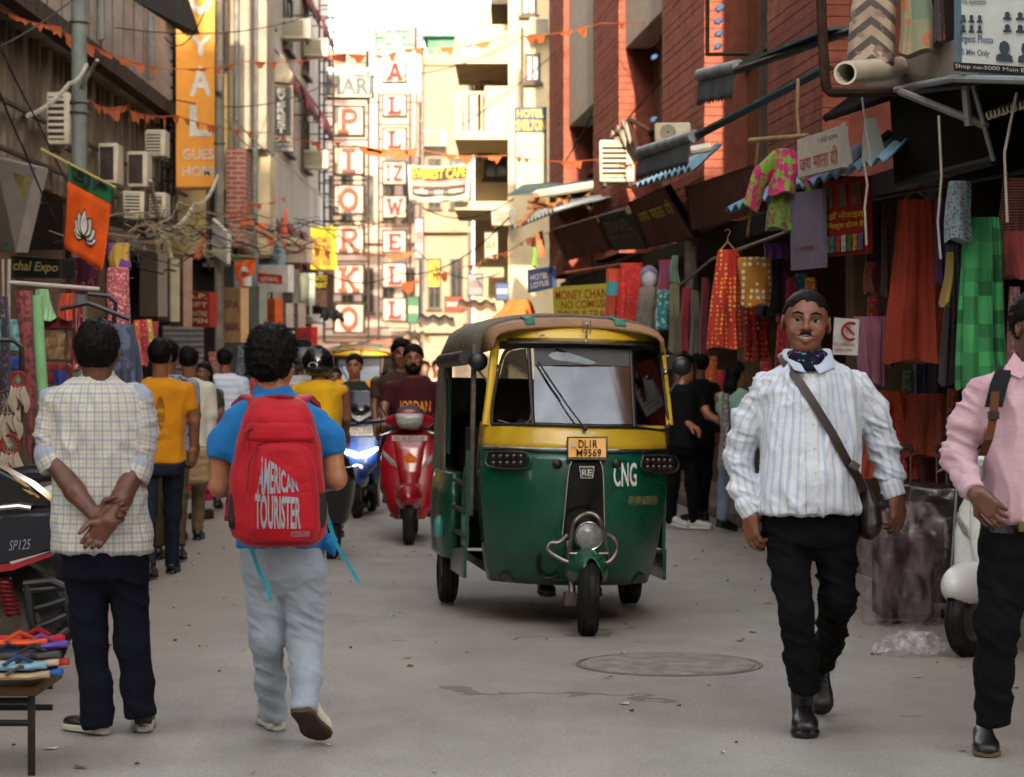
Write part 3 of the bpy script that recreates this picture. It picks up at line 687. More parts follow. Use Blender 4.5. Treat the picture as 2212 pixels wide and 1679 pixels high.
p.core = [[(1745, 795, .02, .05), (1745, 850, .02, .07), (1660, 850, 0, .034), (1612, 905, .03, .035), (1594, 985, .05, .032), (1606, 1050, .01, .03), (1620, 1098, -.03, .03)], [(1745, 850, .02, .07), (1840, 844, 0, .034), (1884, 890, .02, .035), (1908, 965, .03, .032), (1920, 1020, 0, .03), (1931, 1064, -.03, .03)]]
p.limb([(1620, 1098, -.03, .034), (1621, 1112, -.04, .029)], ((.08, -.1, -1), (.75, .5, 0), -1, dict(curl=(.4, .55, .5))))
p.limb([(1931, 1064, -.03, .034), (1935, 1074, -.04, .029)], ((.08, -.12, -1), (-.6, .7, 0), 1, dict(curl=(.45, .6, .5))))
p.body()
p.garment('trousers', BLACKC, [(1060, 1640, 1852, .13), (1120, 1644, 1854, .135), (1165, 1654, 1850, .12), (1205, 1690, 1815, .06)], [[(1700, 1155, -.0, .09), (1716, 1330, -.10, .065), (1730, 1420, -.07, .06), (1741, 1492, -.04, .056)], [(1800, 1155, .0, .094), (1812, 1290, .0, .07), (1798, 1360, .22, .058), (1776, 1432, .5, .052)]], wr=.004, wf=(7, 7, 11), k=.03, fold=crease(.009, 20., 7.))
a = p.P(1743, 1585, -.0); a.z = .004; h = a + Vector((.0, .17, 0)); p.shoe(h, h + Vector((-.015, -.27, 0)), mat=DARKL, sole=DARKL, H=.085, W=.112, solet=.034, ankle=.1, name='boot')
t = p.P(1772, 1512, .5); t.z = .01; p.shoe(t + Vector((.015, .17, .17)), t + Vector((0, .0, .0)), up=(0, -.4, 1), mat=DARKL, sole=DARKL, H=.085, W=.11, solet=.03, ankle=.1, name='boot')
sbo = p.P(1872, 1160, .02); sb = thing('shoulder_bag', 'dark brown leather shoulder bag on a long strap across the striped shirt', 'bag', sbo)
BRL = mt('brown bag leather', (44, 27, 21), .42, var=.35, bump=.15)
solid('bag_body', p_tab(p.rows([(1040, 1862, 1872, .03), (1062, 1858, 1884, .07), (1090, 1856, 1898, .10), (1130, 1854, 1904, .12), (1150, 1856, 1898, .115), (1164, 1862, 1886, .09)], -.02), .01), BRL, sb, sbo, .006, .003, (9, 9, 9))
spts = [(1688, 768, .0), (1700, 786, -.09), (1720, 812, -.135), (1760, 874, -.155), (1800, 940, -.165), (1832, 1000, -.17), (1854, 1030, -.15), (1866, 1062, -.1)]
m = MB(); bv = BVHTree.FromPolygons([v.co + p.o for v in shirt.data.vertices], [tuple(f.vertices) for f in shirt.data.polygons]); rings = []
for i, (x, y, dy) in enumerate(spts):
    q = p.P(x, y, dy); h = bv.ray_cast(q - Vector((0, .6, 0)), Vector((0, 1, 0)), 1.2)[0]
    if h and i: q = Vector((q.x, h.y - .016, q.z))
    t = Vector((.55, 0, -.83)); sx = Vector((.83, 0, .55)); rings.append([q - sbo + sx * a * .017 + Vector((0, b * .003, 0)) for a, b in ((-1, -1), (1, -1), (1, 1), (-1, 1))])
q0 = p.P(1688, 762, .05) - sbo; rings.insert(0, [q0 + Vector((.83, 0, .55)) * a * .017 + Vector((0, b * .003 + .02, .0)) for a, b in ((-1, -1), (1, -1), (1, 1), (-1, 1))])
m.loft(rings); m.build('strap', BRL, sb)
m = MB(); m.box(p.P(1846, 1006, -.185) - sbo, (.04, .012, .03), (0, R(35), 0)); m.build('buckle', mt('dull metal', (110, 104, 98), .4, .9), sb, bevel=.003)

# --- man in the pink shirt at the right edge
p = Person('man in a pale pink checked shirt and black trousers at the right edge', 2190, 9.2, (86, 54, 40))
PNK = cloth('pink shirt cloth', (206, 176, 184), .8, pattern=finechk, crease=.5)
p.head(2240, 706, .45, neck=(2240, 800, 0), hair='short', hoff=.014, res=.005, mous=0)
trow = [(782, 2190, 2285, .08), (800, 2150, 2330, .1), (822, 2118, 2350, .115), (880, 2122, 2352, .14), (960, 2130, 2345, .15), (1040, 2132, 2340, .15), (1090, 2126, 2342, .15), (1125, 2122, 2345, .15)]
p.garment('shirt', PNK, trow, [[(2124, 848, 0, .062), (2092, 915, .02, .06), (2070, 985, .02, .055), (2086, 1030, -.06, .047), (2100, 1058, -.13, .04)], [(2340, 848, 0, .062), (2370, 985, .02, .055), (2360, 1060, -.1, .045)]], wr=.004, wf=(9, 9, 7), fold=both(2236, 9.2, .2, .010, .011))
p.garment('cuff', PNK, (), [[(2092, 1042, -.1, .044), (2105, 1064, -.16, .043)]], wr=.001, res=.006)
m = MB(); m.prism([p.P(*q) - p.o for q in ((2192, 762, -.02), (2166, 802, -.07), (2206, 818, -.13), (2222, 800, -.12))], (0, 1, 0), .012); m.build('collar', PNK, p.t)
p.core = [[(2240, 800, 0, .05), (2240, 850, 0, .07), (2136, 862, 0, .034), (2092, 915, .02, .035), (2070, 985, .02, .032), (2086, 1030, -.06, .03), (2101, 1056, -.14, .03)], [(2240, 850, 0, .07), (2340, 850, 0, .04), (2370, 985, .02, .035), (2360, 1050, -.08, .032)]]
p.limb([(2101, 1056, -.14, .032), (2110, 1066, -.17, .028)], ((.55, -.25, -.6), (.5, .8, -.2), -1, dict(curl=(.35, .45, .4))))
p.limb([(2360, 1050, -.08, .035), (2356, 1085, -.12, .028)], ((-.1, -.1, -1), (-.8, .3, 0), 1, {}))
p.body()
p.garment('trousers', BLACKC, [(1100, 2124, 2340, .12), (1150, 2122, 2342, .13), (1195, 2126, 2338, .12)], [[(2176, 1185, 0, .098), (2156, 1350, -.04, .08), (2148, 1460, -.02, .07), (2146, 1562, .0, .064)], [(2290, 1185, .0, .098), (2290, 1350, .1, .08), (2300, 1540, .4, .064)]], wr=.004, wf=(6, 6, 9), k=.03, fold=crease(.008, 14., 8.))
m = MB(); 
for i in range(1): m.loft([[Vector((math.cos(a) * .2 * 1.0 + p.P(2232, 0, 0).x, math.sin(a) * .142 + p.d, p.P(0, y, 0).z)) - p.o for a in np.arange(28) * 2 * math.pi / 28] for y in (1128, 1148)])
m.build('belt', DARKL, p.t); m = MB(); m.box(p.P(2212, 1138, -.146) - p.o, (.04, .01, .036)); m.build('buckle', mt('brass buckle', (150, 132, 92), .35, .9), p.t)
a = p.P(2138, 1632); a.z = .004; h = a + Vector((.01, .2, 0)); p.shoe(h, h + Vector((-.03, -.27, 0)), mat=DARKL, sole=mt('tan sole', (110, 88, 62), .8), H=.075, W=.104, solet=.02)
a = p.P(2300, 1600, .35); a.z = .004; p.shoe(a + Vector((0, .14, .03)), a + Vector((-.02, -.13, 0)), mat=DARKL, sole=DARKL, H=.075, solet=.02)
rbo = p.P(2190, 1100, .1); rb = thing('backpack', 'black backpack with brown straps worn by the man in pink', 'backpack', rbo); STB = cloth('black strap padding', (24, 25, 30), .8)
ribbon([p.P(2178, 790, .04), p.P(2170, 800, -.08), p.P(2158, 830, -.13), p.P(2146, 880, -.155)], .034, STB, rb, rbo, 'shoulder_strap')
BRW = mt('brown webbing', (98, 58, 30), .7, var=.2); ribbon([p.P(2150, 846, -.158), p.P(2146, 900, -.168), p.P(2136, 950, -.16), p.P(2122, 985, -.09)], .016, BRW, rb, rbo, 'webbing'); m = MB(); m.box(p.P(2146, 897, -.172) - rbo, (.042, .012, .028)); m.build('strap_buckle', BRL, rb)
solid('bag_body', p_tab(p.rows([(790, 2170, 2300, .06, .06), (830, 2150, 2330, .12), (960, 2140, 2340, .14), (1060, 2135, 2340, .14), (1100, 2150, 2330, .1)], .24), .01, 3), STB, rb, rbo, .012)
# ------------------------------------------------------------------ ground
def ground_mat():
    g = G('street asphalt'); c = g.coord(); big = g.noise(c, .55, 6, .62); mid = g.noise(g.mapv(c, 1, .6, 1), 2.6, 6, .65); fine = g.noise(c, 55, 4, .7)
    col = g.mix(g.ramp(mid, .32, .7), (130, 126, 120), (150, 146, 139)); col = g.mix(g.math('MULTIPLY', g.ramp(big, .5, .68), .55), col, (158, 147, 133))
    col = g.mix(g.math('MULTIPLY', g.ramp(g.noise(c, 1.3, 6, .7), .58, .72), .25), col, (86, 82, 79))
    x = g.sep(c)[0]; edge = g.ramp(g.math('ADD', g.math('ABSOLUTE', g.math('ADD', x, -.1)), g.math('MULTIPLY', g.noise(c, .9, 4), .9)), 1.9, 2.6)
    col = g.mix(g.math('MULTIPLY', edge, .6), col, (128, 112, 95))
    sp = g.math('LESS_THAN', g.vor(c, 21, 0), .085); col = g.mix(g.math('MULTIPLY', sp, .8), col, (52, 48, 45))
    sp2 = g.math('LESS_THAN', g.vor(g.mapv(c, 1, 1.3, 1), 8.5, 0), .032); col = g.mix(sp2, col, (178, 172, 162))
    col = g.mix(g.math('MULTIPLY', g.ramp(fine, .4, .75), .5), col, (82, 78, 74)); col = g.mix(g.math('MULTIPLY', g.ramp(g.noise(c, 95, 2, .7), .58, .7), .6), col, (186, 180, 170))
    wv = g.n('ShaderNodeTexVoronoi', 0, dict(feature='DISTANCE_TO_EDGE'), Vector=g.n('ShaderNodeVectorMath', 0, dict(operation='ADD'), _0=c, _1=g.n('ShaderNodeVectorMath', 0, dict(operation='SCALE'), _0=g.n('ShaderNodeTexNoise', 1, None, Vector=c, Scale=2.3), Scale=.8)), Scale=.36)
    crack = g.math('MULTIPLY', g.math('LESS_THAN', wv, .006), g.math('GREATER_THAN', g.noise(c, .7, 2), .55)); col = g.mix(g.math('MULTIPLY', crack, .5), col, (62, 57, 53))
    g.bump(g.math('ADD', g.math('ADD', g.math('MULTIPLY', mid, .9), g.math('MULTIPLY', fine, .25)), g.math('MULTIPLY', crack, -.5)), .35, .03)
    return g.fin(col, .86)
m = MB(); n = 24
m.add([(-300, -60, 0), (300, -60, 0), (300, 900, 0), (-300, 900, 0)], [(0, 1, 2, 3)]); ob = m.build('street_ground', ground_mat(), smooth=0); ob['kind'] = 'structure'
# manhole
mc = at(1445, 1436, gnd(0, 1436)); mc.z = 0; t = thing('manhole_cover', 'round worn concrete manhole cover flush in the road in front of the auto rickshaw', 'manhole cover', mc)
m = MB(); m.lathe([(.0, .012), (.40, .012), (.425, .008), (.43, 0)], n=48); m.build('cover', mt('cover concrete', (146, 140, 132), .85, var=.25, scale=9, bump=.4, bscale=50), t)
m = MB(); m.torus((0, 0, .002), (0, 0, 1), .455, .011, 56, 6, .5); m.build('rim', mt('rim iron', (118, 112, 105), .7, var=.3, dirt=(120, 108, 92)), t)
# litter on the road
LIT = [mt('paper scrap', (196, 192, 184), .8, var=.2), mt('leaf scrap', (126, 100, 62), .8, var=.3), mt('dark scrap', (60, 54, 50), .8), mt('foil scrap', (150, 170, 120), .5)]
ls = thing('litter', 'small paper scraps and grit scattered over the road', 'litter'); ls['kind'] = 'stuff'; me_v = [[], [], [], []]; me_f = [[], [], [], []]
for i in range(300):
    if i < 260: X, Y = random.uniform(-2.6, 2.9), random.uniform(8.7, 26)
    else: X, Y = random.choice((-1, 1)) * random.uniform(1.7, 2.7), random.uniform(9, 20)
    k = random.choices(range(4), (3, 4, 6, 1))[0]; s = random.uniform(.006, .028) if k != 2 else random.uniform(.004, .014); a = random.uniform(0, 6.3); b = len(me_v[k]); h = random.uniform(.003, .012)
    for q in range(4): me_v[k].append((X + s * math.cos(a + q * 1.57) * (1.6 if q % 2 else .8), Y + s * math.sin(a + q * 1.57), .004 + h * (q % 2)))
    me_f[k].append((b, b + 1, b + 2, b + 3))
for k in range(4): o = obj_from('scraps', me_from(me_v[k], me_f[k], False, 'scraps'), LIT[k], ls); o['kind'] = 'stuff'
# kerb strips
KERB = mt('kerb stone', (134, 124, 112), .85, var=.35, scale=3, dirt=(92, 82, 72), bump=.3)
def kerb(x0, d0, x1, d1, label, n):
    t = props(thing('pavement', None, None, (0, 0, 0)), kind='structure'); a, b = Vector((x0, d0, 0)), Vector((x1, d1, 0)); u = (b - a).normalized(); nr = Vector((-u.y, u.x, 0)) * (1 if x0 < 0 else -1)
    for i in range(n):
        p0 = a + (b - a) * (i / n); p1 = a + (b - a) * ((i + .97) / n); h = .11 + random.uniform(-.012, .012)
        m = MB(); m.prism([p0, p1, p1 + nr * .22, p0 + nr * .22], (0, 0, 1), h); m.build('kerb_stone', KERB, t, bevel=.012)
    m = MB(); m.prism([a + nr * .225, b + nr * .225, b + nr * 2.4, a + nr * 2.4], (0, 0, 1), .10); m.build('paving', mt('dusty paving', (126, 114, 102), .9, var=.3, scale=2, dirt=(90, 78, 66), bump=.3), t, smooth=0)
kerb(2.62, 15.5, 1.35, 31.5, '', 22); kerb(-3.35, 9, -3.75, 40, '', 40)

# ------------------------------------------------------------------ buildings
def vslab(p0, p1, z0, z1, t, mat, parent, name, flip=1):    # wall slab from plan point p0 to p1
    a, b = Vector((p0[0], p0[1], z0)), Vector((p1[0], p1[1], z0)); u = (b - a).normalized(); n = Vector((-u.y, u.x, 0)) * flip; o = parent_loc(parent)
    m = MB(); m.prism([a - o, b - o, b - o + Vector((0, 0, z1 - z0)), a - o + Vector((0, 0, z1 - z0))], n, t); return m.build(name, mat, parent, smooth=0)
def bx(x0, x1, y0, y1, z0, z1, mat, parent, name, bevel=0.):
    o = parent_loc(parent) if parent else Vector((0, 0, 0)); m = MB(); m.box(Vector(((x0 + x1) / 2, (y0 + y1) / 2, (z0 + z1) / 2)) - o, (x1 - x0, y1 - y0, z1 - z0)); return m.build(name, mat, parent, smooth=0, bevel=bevel)
GLASSD = mt('dark window glass', (34, 36, 38), .12, var=.2, scale=1.5); FRAMED = mt('window frame', (88, 80, 70), .7, dirt=(60, 50, 40))
def window(x0, x1, d, z0, z1, parent, face='y', fm=None, gm=None, dep=.1):
    """framed window let into a wall: face 'y' looks at the camera; '+x'/'-x' look across the street"""
    o = parent_loc(parent); fm = fm or FRAMED; gm = gm or GLASSD; f = bpy.data.objects.new('window', None); COL.objects.link(f); f.parent = parent
    def b(u0, u1, w0, w1, dd0, dd1, name, mat, par):
        m = MB()
        if face == 'y': m.box(Vector(((u0 + u1) / 2, d - (dd0 + dd1) / 2, (w0 + w1) / 2)) - o, (u1 - u0, dd1 - dd0, w1 - w0))
        else:
            sg = 1 if face == '+x' else -1; m.box(Vector((d + sg * (dd0 + dd1) / 2, (u0 + u1) / 2, (w0 + w1) / 2)) - o, (dd1 - dd0, u1 - u0, w1 - w0))
        return m.build(name, mat, par, smooth=0)
    b(x0, x1, z0, z1, -.02, .02, 'pane', gm, f); t = .05
    for (u0, u1, w0, w1) in ((x0 - t, x0, z0 - t, z1 + t), (x1, x1 + t, z0 - t, z1 + t), (x0, x1, z1, z1 + t), (x0, x1, z0 - t, z0), ((x0 + x1) / 2 - .02, (x0 + x1) / 2 + .02, z0, z1)): b(u0, u1, w0, w1, .0, .06, 'frame', fm, f)
    b(x0 - .1, x1 + .1, z0 - t - .06, z0 - t - .002, .0, .14, 'sill', fm, f)
    return f
ACW = mt('aged white ac casing', (196, 188, 168), .6, var=.15, dirt=(150, 132, 104), scale=3); ACD = mt('ac grille', (58, 50, 44), .7, var=.4)
def ac_unit(c, label, w=.8, h=.56, dp=.3, yaw=0., kind='split', group='air conditioners on the facades'):
    """outdoor unit; front looks along -Y before yaw"""
    t = thing('air_conditioner', label, 'air conditioner', Vector(c) - Vector((0, 0, h / 2)), yaw, group)
    m = MB(); m.box((0, 0, h / 2), (w, dp, h)); m.build('casing', ACW, t, bevel=.015)
    if kind == 'split':
        m = MB(); m.lathe([(.0, .004), (h * .40, .004), (h * .42, 0)], (-w * .12, -dp / 2 - .004, h / 2), (0, -1, 0), 20); m.build('fan_opening', ACD, t)
        for i in range(4):
            m = MB(); m.torus((-w * .12, -dp / 2 - .012, h / 2), (0, 1, 0), h * (.1 + .1 * i), .006, 20, 4); m.build('grille_ring', ACW, t)
    else:
        m = MB(); m.box((-w * .08, -dp / 2 - .003, h / 2), (w * .7, .01, h * .82)); m.build('grille', ACD, t, smooth=0)
        for i in range(0 if 'dark grille' in label else 7):
            m = MB(); m.box((-w * .08, -dp / 2 - .012, h * (.14 + .12 * i)), (w * .72, .012, h * .05)); m.build('louvre', ACW, t, smooth=0)
    for s in (-1, 1):
        m = MB(); m.box((s * w * .35, .05, -.03), (.04, dp * 1.2, .04)); m.build('bracket', FRAMED, t, smooth=0)
    return t
# -- unseen blocks added behind the viewpoint, heights set to shade the near street
BK = mt('plain render', (150, 138, 122), .9, var=.2, scale=.6)
for lab, x0, x1, h in (('tall unseen block added behind the viewpoint on the left to shade the street', -26, -.8, 18.3), ('lower unseen block added behind the viewpoint on the right to shade the street', -.6, 26, 12.3)):
    t = thing('building', lab, 'building', ((x0 + x1) / 2, -16, 0)); bx(x0, x1, -19, -11, 0, h, BK, t, 'wall'); bx(x0 - .15, x1 + .15 - .3, -19.1, -10.9, h, h + .25, BK, t, 'parapet')
    for i in range(6): window(x0 + 2 + i * 4, x0 + 3.4 + i * 4, -10.99, 4, 5.6, t, 'y') if False else None
# -- left: near building, shop below and slatted verandah above
WALLP = mt('pinkish render', (182, 168, 156), .9, var=.16, scale=2.2, dirt=(140, 116, 98), stretch=(1, .35, 1.6)); WOODS = mt('weathered slat', (144, 128, 110), .8, var=.4, scale=3, stretch=(1, 1, .25)); BLK = mt('matt black sheet', (22, 20, 20), .8, var=.3)  # last one: plain black shared by eave, shop roof and lining
DARKIN = mt('shop interior shade', (34, 28, 25), .9, var=.5, scale=2)  # dark brown stands in for the shade inside the shops
L1 = thing('building', 'long old building on the left with slatted verandah over the shops', 'building', (-6, 24, 0))
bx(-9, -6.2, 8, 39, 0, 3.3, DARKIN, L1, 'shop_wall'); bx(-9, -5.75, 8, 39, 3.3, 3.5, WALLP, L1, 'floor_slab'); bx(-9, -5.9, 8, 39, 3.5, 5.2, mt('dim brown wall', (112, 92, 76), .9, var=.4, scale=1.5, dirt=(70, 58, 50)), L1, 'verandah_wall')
bx(-9, -5.0, 8, 39, 5.2, 14, WALLP, L1, 'upper_wall')
bx(-5.12, -4.94, 8, 39.02, 5.12, 5.32, mt('dark beam', (70, 54, 44), .8, var=.4), L1, 'beam')
for i in range(63):
    d = 16 + i * .36; w_ = .06 if i % 4 else .13; bx(-5.34 - w_ / 2, -5.34 + w_ / 2, d, d + w_ * 1.5, 3.5, 5.12, WOODS, L1, 'slat')
for z in (3.95, 4.55): bx(-5.42, -5.36, 14, 38.8, z, z + .05, WOODS, L1, 'rail')
for i in range(16):
    d = 20 + i * .85; bx(-5.0, -4.985, d, d + .03, 5.34, 13.6, mt('panel joint', (120, 100, 86), .9), L1, 'panel_joint')
m = MB(); m.prism([at(250, -40, 26) , at(395, -40, 31), at(432, 74, 32.5), at(405, 78, 32.5), at(290, 2, 27)], (-.3, .2, .8), .08); m.v = [tuple(Vector(v) - L1.location) for v in m.v]; m.build('eave', BLK, L1, smooth=0)
for i in range(9):
    d = 9 + i * 3.; bx(-6.2, -5.6, d, d + .3, 0, 3.3, mt('shop pier', (120, 98, 80), .9, dirt=(80, 64, 54)), L1, 'pier')
for i, (d, z) in enumerate(((21, 5.4), (24.5, 5.4), (29, 5.4), (33, 5.4), (36.5, 5.4))):
    m = MB(); m.cyl(Vector((-4.93, d, z)) - L1.location, Vector((-4.93, d, 13)) - L1.location, .05, n=8); m.build('drainpipe', mt('grey pipe', (122, 122, 118), .6), L1)
for i in range(4): window(22.3 + i * 4.2, 23.7 + i * 4.2, -5.0, 6.6, 8.0, L1, '+x')
for z in (3.7, 4.2): bx(-5.25, -5.2, 14, 38.8, z, z + .04, FRAMED, L1, 'rail')
# -- left: second house, yellow plaster and grey concrete flank facing us
YEL = mt('ochre plaster', (206, 178, 118), .9, var=.18, scale=1.6, dirt=(150, 138, 112)); CON = mt('stained concrete', (150, 140, 126), .9, var=.25, scale=1.2, dirt=(96, 86, 76), bump=.2, bscale=12)
BRK = None
def brick_mat(name, c1, c2, mortar=(150, 138, 124), sc_=1.):
    g = G(name); v = g.coord(); s = g.sep(v); uvv = g.comb(g.math('ADD', s[0], s[1]), s[2], 0)
    b = g.n('ShaderNodeTexBrick', 0, None, Vector=uvv, Color1=lin(c1), Color2=lin(c2), Mortar=lin(mortar), Scale=1.0 * sc_, Mortar__Size=.012, Brick__Width=.23, Row__Height=.08)
    col = g.mix(g.math('MULTIPLY', g.ramp(g.noise(v, 1.2, 5), .45, .75), .35), b, tuple(q * .6 for q in c1)); g.bump(g.noise(v, 60, 3), .3, .01); return g.fin(col, .85)
BRM = brick_mat('old red brick', (150, 76, 60), (124, 62, 50))
L2 = thing('building', 'ochre and grey house on the left between the orange sign and the slate sign', 'building', (-5, 42, 0))
bx(-8.5, -4.62, 39.2, 41, 3.3, 13, YEL, L2, 'wall'); bx(-8.5, -4.7, 39.6, 41, 0, 3.29, DARKIN, L2, 'shop_wall'); bx(-4.615, -4.02, 39.6, 41, 5.05, 13.5, CON, L2, 'concrete_wall'); bx(-4.615, -4.3, 39.0, 39.9, 3.4, 5.0, BRM, L2, 'brick_patch')  # shop_wall coloured dark in place of a shaded recess
bx(-4.61, -4.0, 40, 41, 3.3, 5.0, mt('mottled cream wall', (196, 180, 146), .9, var=.3, scale=1, dirt=(140, 124, 100)), L2, 'lower_wall'); bx(-8.5, -4.2, 40.2, 41.3, 13, 13.3, CON, L2, 'parapet')
for i, x in enumerate((-4.5, -4.2)):
    m = MB(); m.cyl(Vector((x, 39.5, 2)) - L2.location, Vector((x, 39.5, 13)) - L2.location, .05, n=10); m.build('drainpipe', mt('grey pipe', (122, 122, 118), .6), L2)
for z in (3.2, 6.4, 9.5): window(-4.9 - .0, -4.65 + .0, 39.19, z, z + 1.1, L2, 'y')
# -- left: white house with maroon awnings
WHT = mt('grimy white wall', (206, 200, 194), .9, var=.12, scale=1.2, dirt=(168, 146, 138), stretch=(1, 1, .3)); MAR = mt('maroon awning cloth', (122, 50, 56), .85, var=.3, scale=3, dirt=(90, 40, 44))
L3 = thing('building', 'tall white house with maroon awnings beside the slate cafe sign', 'building', (-6, 56, 0))
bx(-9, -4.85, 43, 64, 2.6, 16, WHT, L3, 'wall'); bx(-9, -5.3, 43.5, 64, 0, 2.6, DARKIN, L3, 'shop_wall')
def awning(x0, d0, d1, z, dep, drop, parent, mat, sg=1):
    o = parent_loc(parent); m = MB(); r0, r1 = [], []
    k = 9
    for i in range(k):
        t = i / (k - 1); d = d0 + (d1 - d0) * t; b = .03 * math.sin(i * 2.2)
        r0.append(Vector((x0, d, z)) - o); r1.append(Vector((x0 + sg * dep * .85, d, z - drop * .72 + b)) - o)
    r2 = [p + Vector((sg * dep * .15, 0, -drop * .28)) for p in r1]; r3 = [p + Vector((0, 0, -.16 - .05 * (i % 2))) for i, p in enumerate(r2)]
    m.loft([r0, r1, r2, r3], cap=False, closed=False); q = m.build('awning', mat, parent, 60)
    md = q.modifiers.new('s', 'SOLIDIFY'); md.thickness = .02
    for d in (d0 + .05, d1 - .05):
        m = MB(); m.cyl(Vector((x0, d, z - drop)) - o, Vector((x0 + sg * dep, d, z - drop)) - o, .015, n=6); m.build('awning_arm', FRAMED, parent)
for z in (4.6, 8.0, 10.2):
    for j in range(3): awning(-4.84, 46.3 + j * 4.4, 49.2 + j * 4.4, z, .55, .95, L3, MAR)
    for j in range(3): window(46.8 + j * 4.4, 48.4 + j * 4.4, -4.85, z - 1.9, z - .8, L3, '+x')
for i, (px, py, d) in enumerate(((628, 65, 51), (667, 105, 56), (667, 346, 56))):
    q = at(px, py, d); ac_unit((-4.55, d, q.z), ('uppermost window air conditioner on the white house beside the awnings', 'window air conditioner under the top awning of the white house', 'lowest window air conditioner on the white house, above the yellow sign')[i], .62, .42, .55, R(90) * 0, 'window')
# -- middle: houses closing the street, all sunlit
def far_block(label, x0, x1, d, z1, col, rows=4, cols=4, px=True, depth=8, z0=0, dirt=(170, 140, 110)):
    X0, X1 = at(x0, 0, d).x, at(x1, 0, d).x; t = thing('building', label, 'building', ((X0 + X1) / 2, d + depth / 2, z0)); mm = mt('render ' + label[:12], col, .9, var=.14, scale=.8, dirt=dirt)
    bx(X0, X1, d, d + depth, z0, z1, mm, t, 'wall'); w_ = (X1 - X0) / cols
    for r in range(rows):
        z = 3.2 + r * 2.9
        if z + 1.4 > z1: break
        bx(X0 - .15, X1 + .15, d - .35, d + .002 - .004, z - .75, z - .6, mm, t, 'ledge')
        for c in range(cols): window(X0 + w_ * (c + .28), X0 + w_ * (c + .72), d, z, z + 1.35, t, 'y')
    bx(X0 - .1, X1 + .1, d - .1, d + depth, z1, z1 + .3, mm, t, 'parapet'); return t
B1 = far_block('pale pink house directly behind the two stacked-letter hotel signs', 640, 905, 76, 9.8, (186, 160, 146), 4, 6)
B2 = far_block('grey beige house behind the yellow cafe banner', 915, 1010, 70, 10.2, (150, 132, 112), 4, 2)
B4 = far_block('distant buff house low between the hotel signs and the cafe banner', 800, 1000, 96, 5.2, (160, 136, 108), 2, 5)
g_ = at(923, 177, 72); gt = thing('roof_room', 'green painted roof room on top of the grey beige house', 'building', (at(953, 0, 70).x, 72, at(0, 177, 70).z))
GRN = mt('green painted sheet', (84, 140, 112), .7, var=.25, scale=1.5, dirt=(120, 130, 100)); X0, X1 = at(924, 0, 70).x, at(984, 0, 70).x; z0 = at(0, 180, 70).z
bx(X0, X1, 70.3, 74, z0, z0 + 1.35, GRN, gt, 'wall'); bx(X0 - .15, X1 + .05, 70.0, 74.2, z0 + 1.36, z0 + 1.42, GRN, gt, 'roof'); bx(X0 + .18, X0 + .26, 70.28, 70.295, z0 + .4, z0 + 1.0, mt('yellow strip', (200, 170, 90)), gt, 'window_slit')
# -- right: cream house with balconies, sunlit
CRM = mt('cream render', (194, 176, 142), .9, var=.10, scale=.9, dirt=(150, 128, 96)); R3 = thing('building', 'sunlit cream house with projecting balconies beside the brick building', 'building', (3, 52, 0))
X0, X1 = at(1098, 0, 46).x, at(1300, 0, 46).x; bx(X0, X1 + 2, 46, 60, 0, 14, CRM, R3, 'wall'); XL = at(1025, 0, 50).x; bx(XL, X0 - .002, 50, 60, 0, 8.9, CRM, R3, 'side_wall')
for (py0, py1, lab) in ((88, 128, 0), (205, 290, 1), (395, 440, 2)):
    zt, zb = at(0, py0, 47).z, at(0, py1, 47).z; xa, xb = at(984, 0, 47).x, X0 - .002; bx(xa, xb, 46.4, 50, zb - .16, zb, CRM, R3, 'balcony_floor')
    if lab == 2:
        continue
    bx(xb - .45, xb, 46.4, 46.5, zb, zt + .1, CRM, R3, 'balcony_parapet'); bx(xa, xa + .09, 46.5, 50, zb, zt, CRM, R3, 'balcony_parapet')
    for i in range(6): bx(xa + .1 + i * .1, xa + .14 + i * .1, 46.42, 46.47, zb, zt - .05, mt('balcony lattice', (206, 186, 160), .9), R3, 'baluster')
    bx(xa + .09, xb - .45, 46.41, 46.49, zt - .05, zt, CRM, R3, 'balcony_rail')
for px, py in ((1148, 145), (1140, 0)): q = at(px, py, 46); window(q.x - .08, q.x + .12, 45.99, q.z - .25, q.z + .2, R3, 'y', FRAMED)
for py in (165, 330): q = at(1090, py, 50); window(XL + .25, XL + .65, 49.99, q.z - .5, q.z + .6, R3, 'y')
ac_unit(at(1056, 168, 49.5), 'window air conditioner over the upper balcony of the cream house', .42, .34, .5, 0, 'window'); ac_unit(at(1052, 326, 49.5), 'window air conditioner low on the cream house under the balcony', .42, .3, .5, 0, 'window')
m = MB(); m.cyl(at(1128, 60, 44) - R3.location, at(1128, 420, 44) - R3.location, .03, n=8); m.build('flag_pole', FRAMED, R3)
bx(at(1060, 0, 47).x, X0 + .3, 46.2, 49, at(0, 22, 47).z, at(0, 8, 47).z, FRAMED, R3, 'roof_canopy')
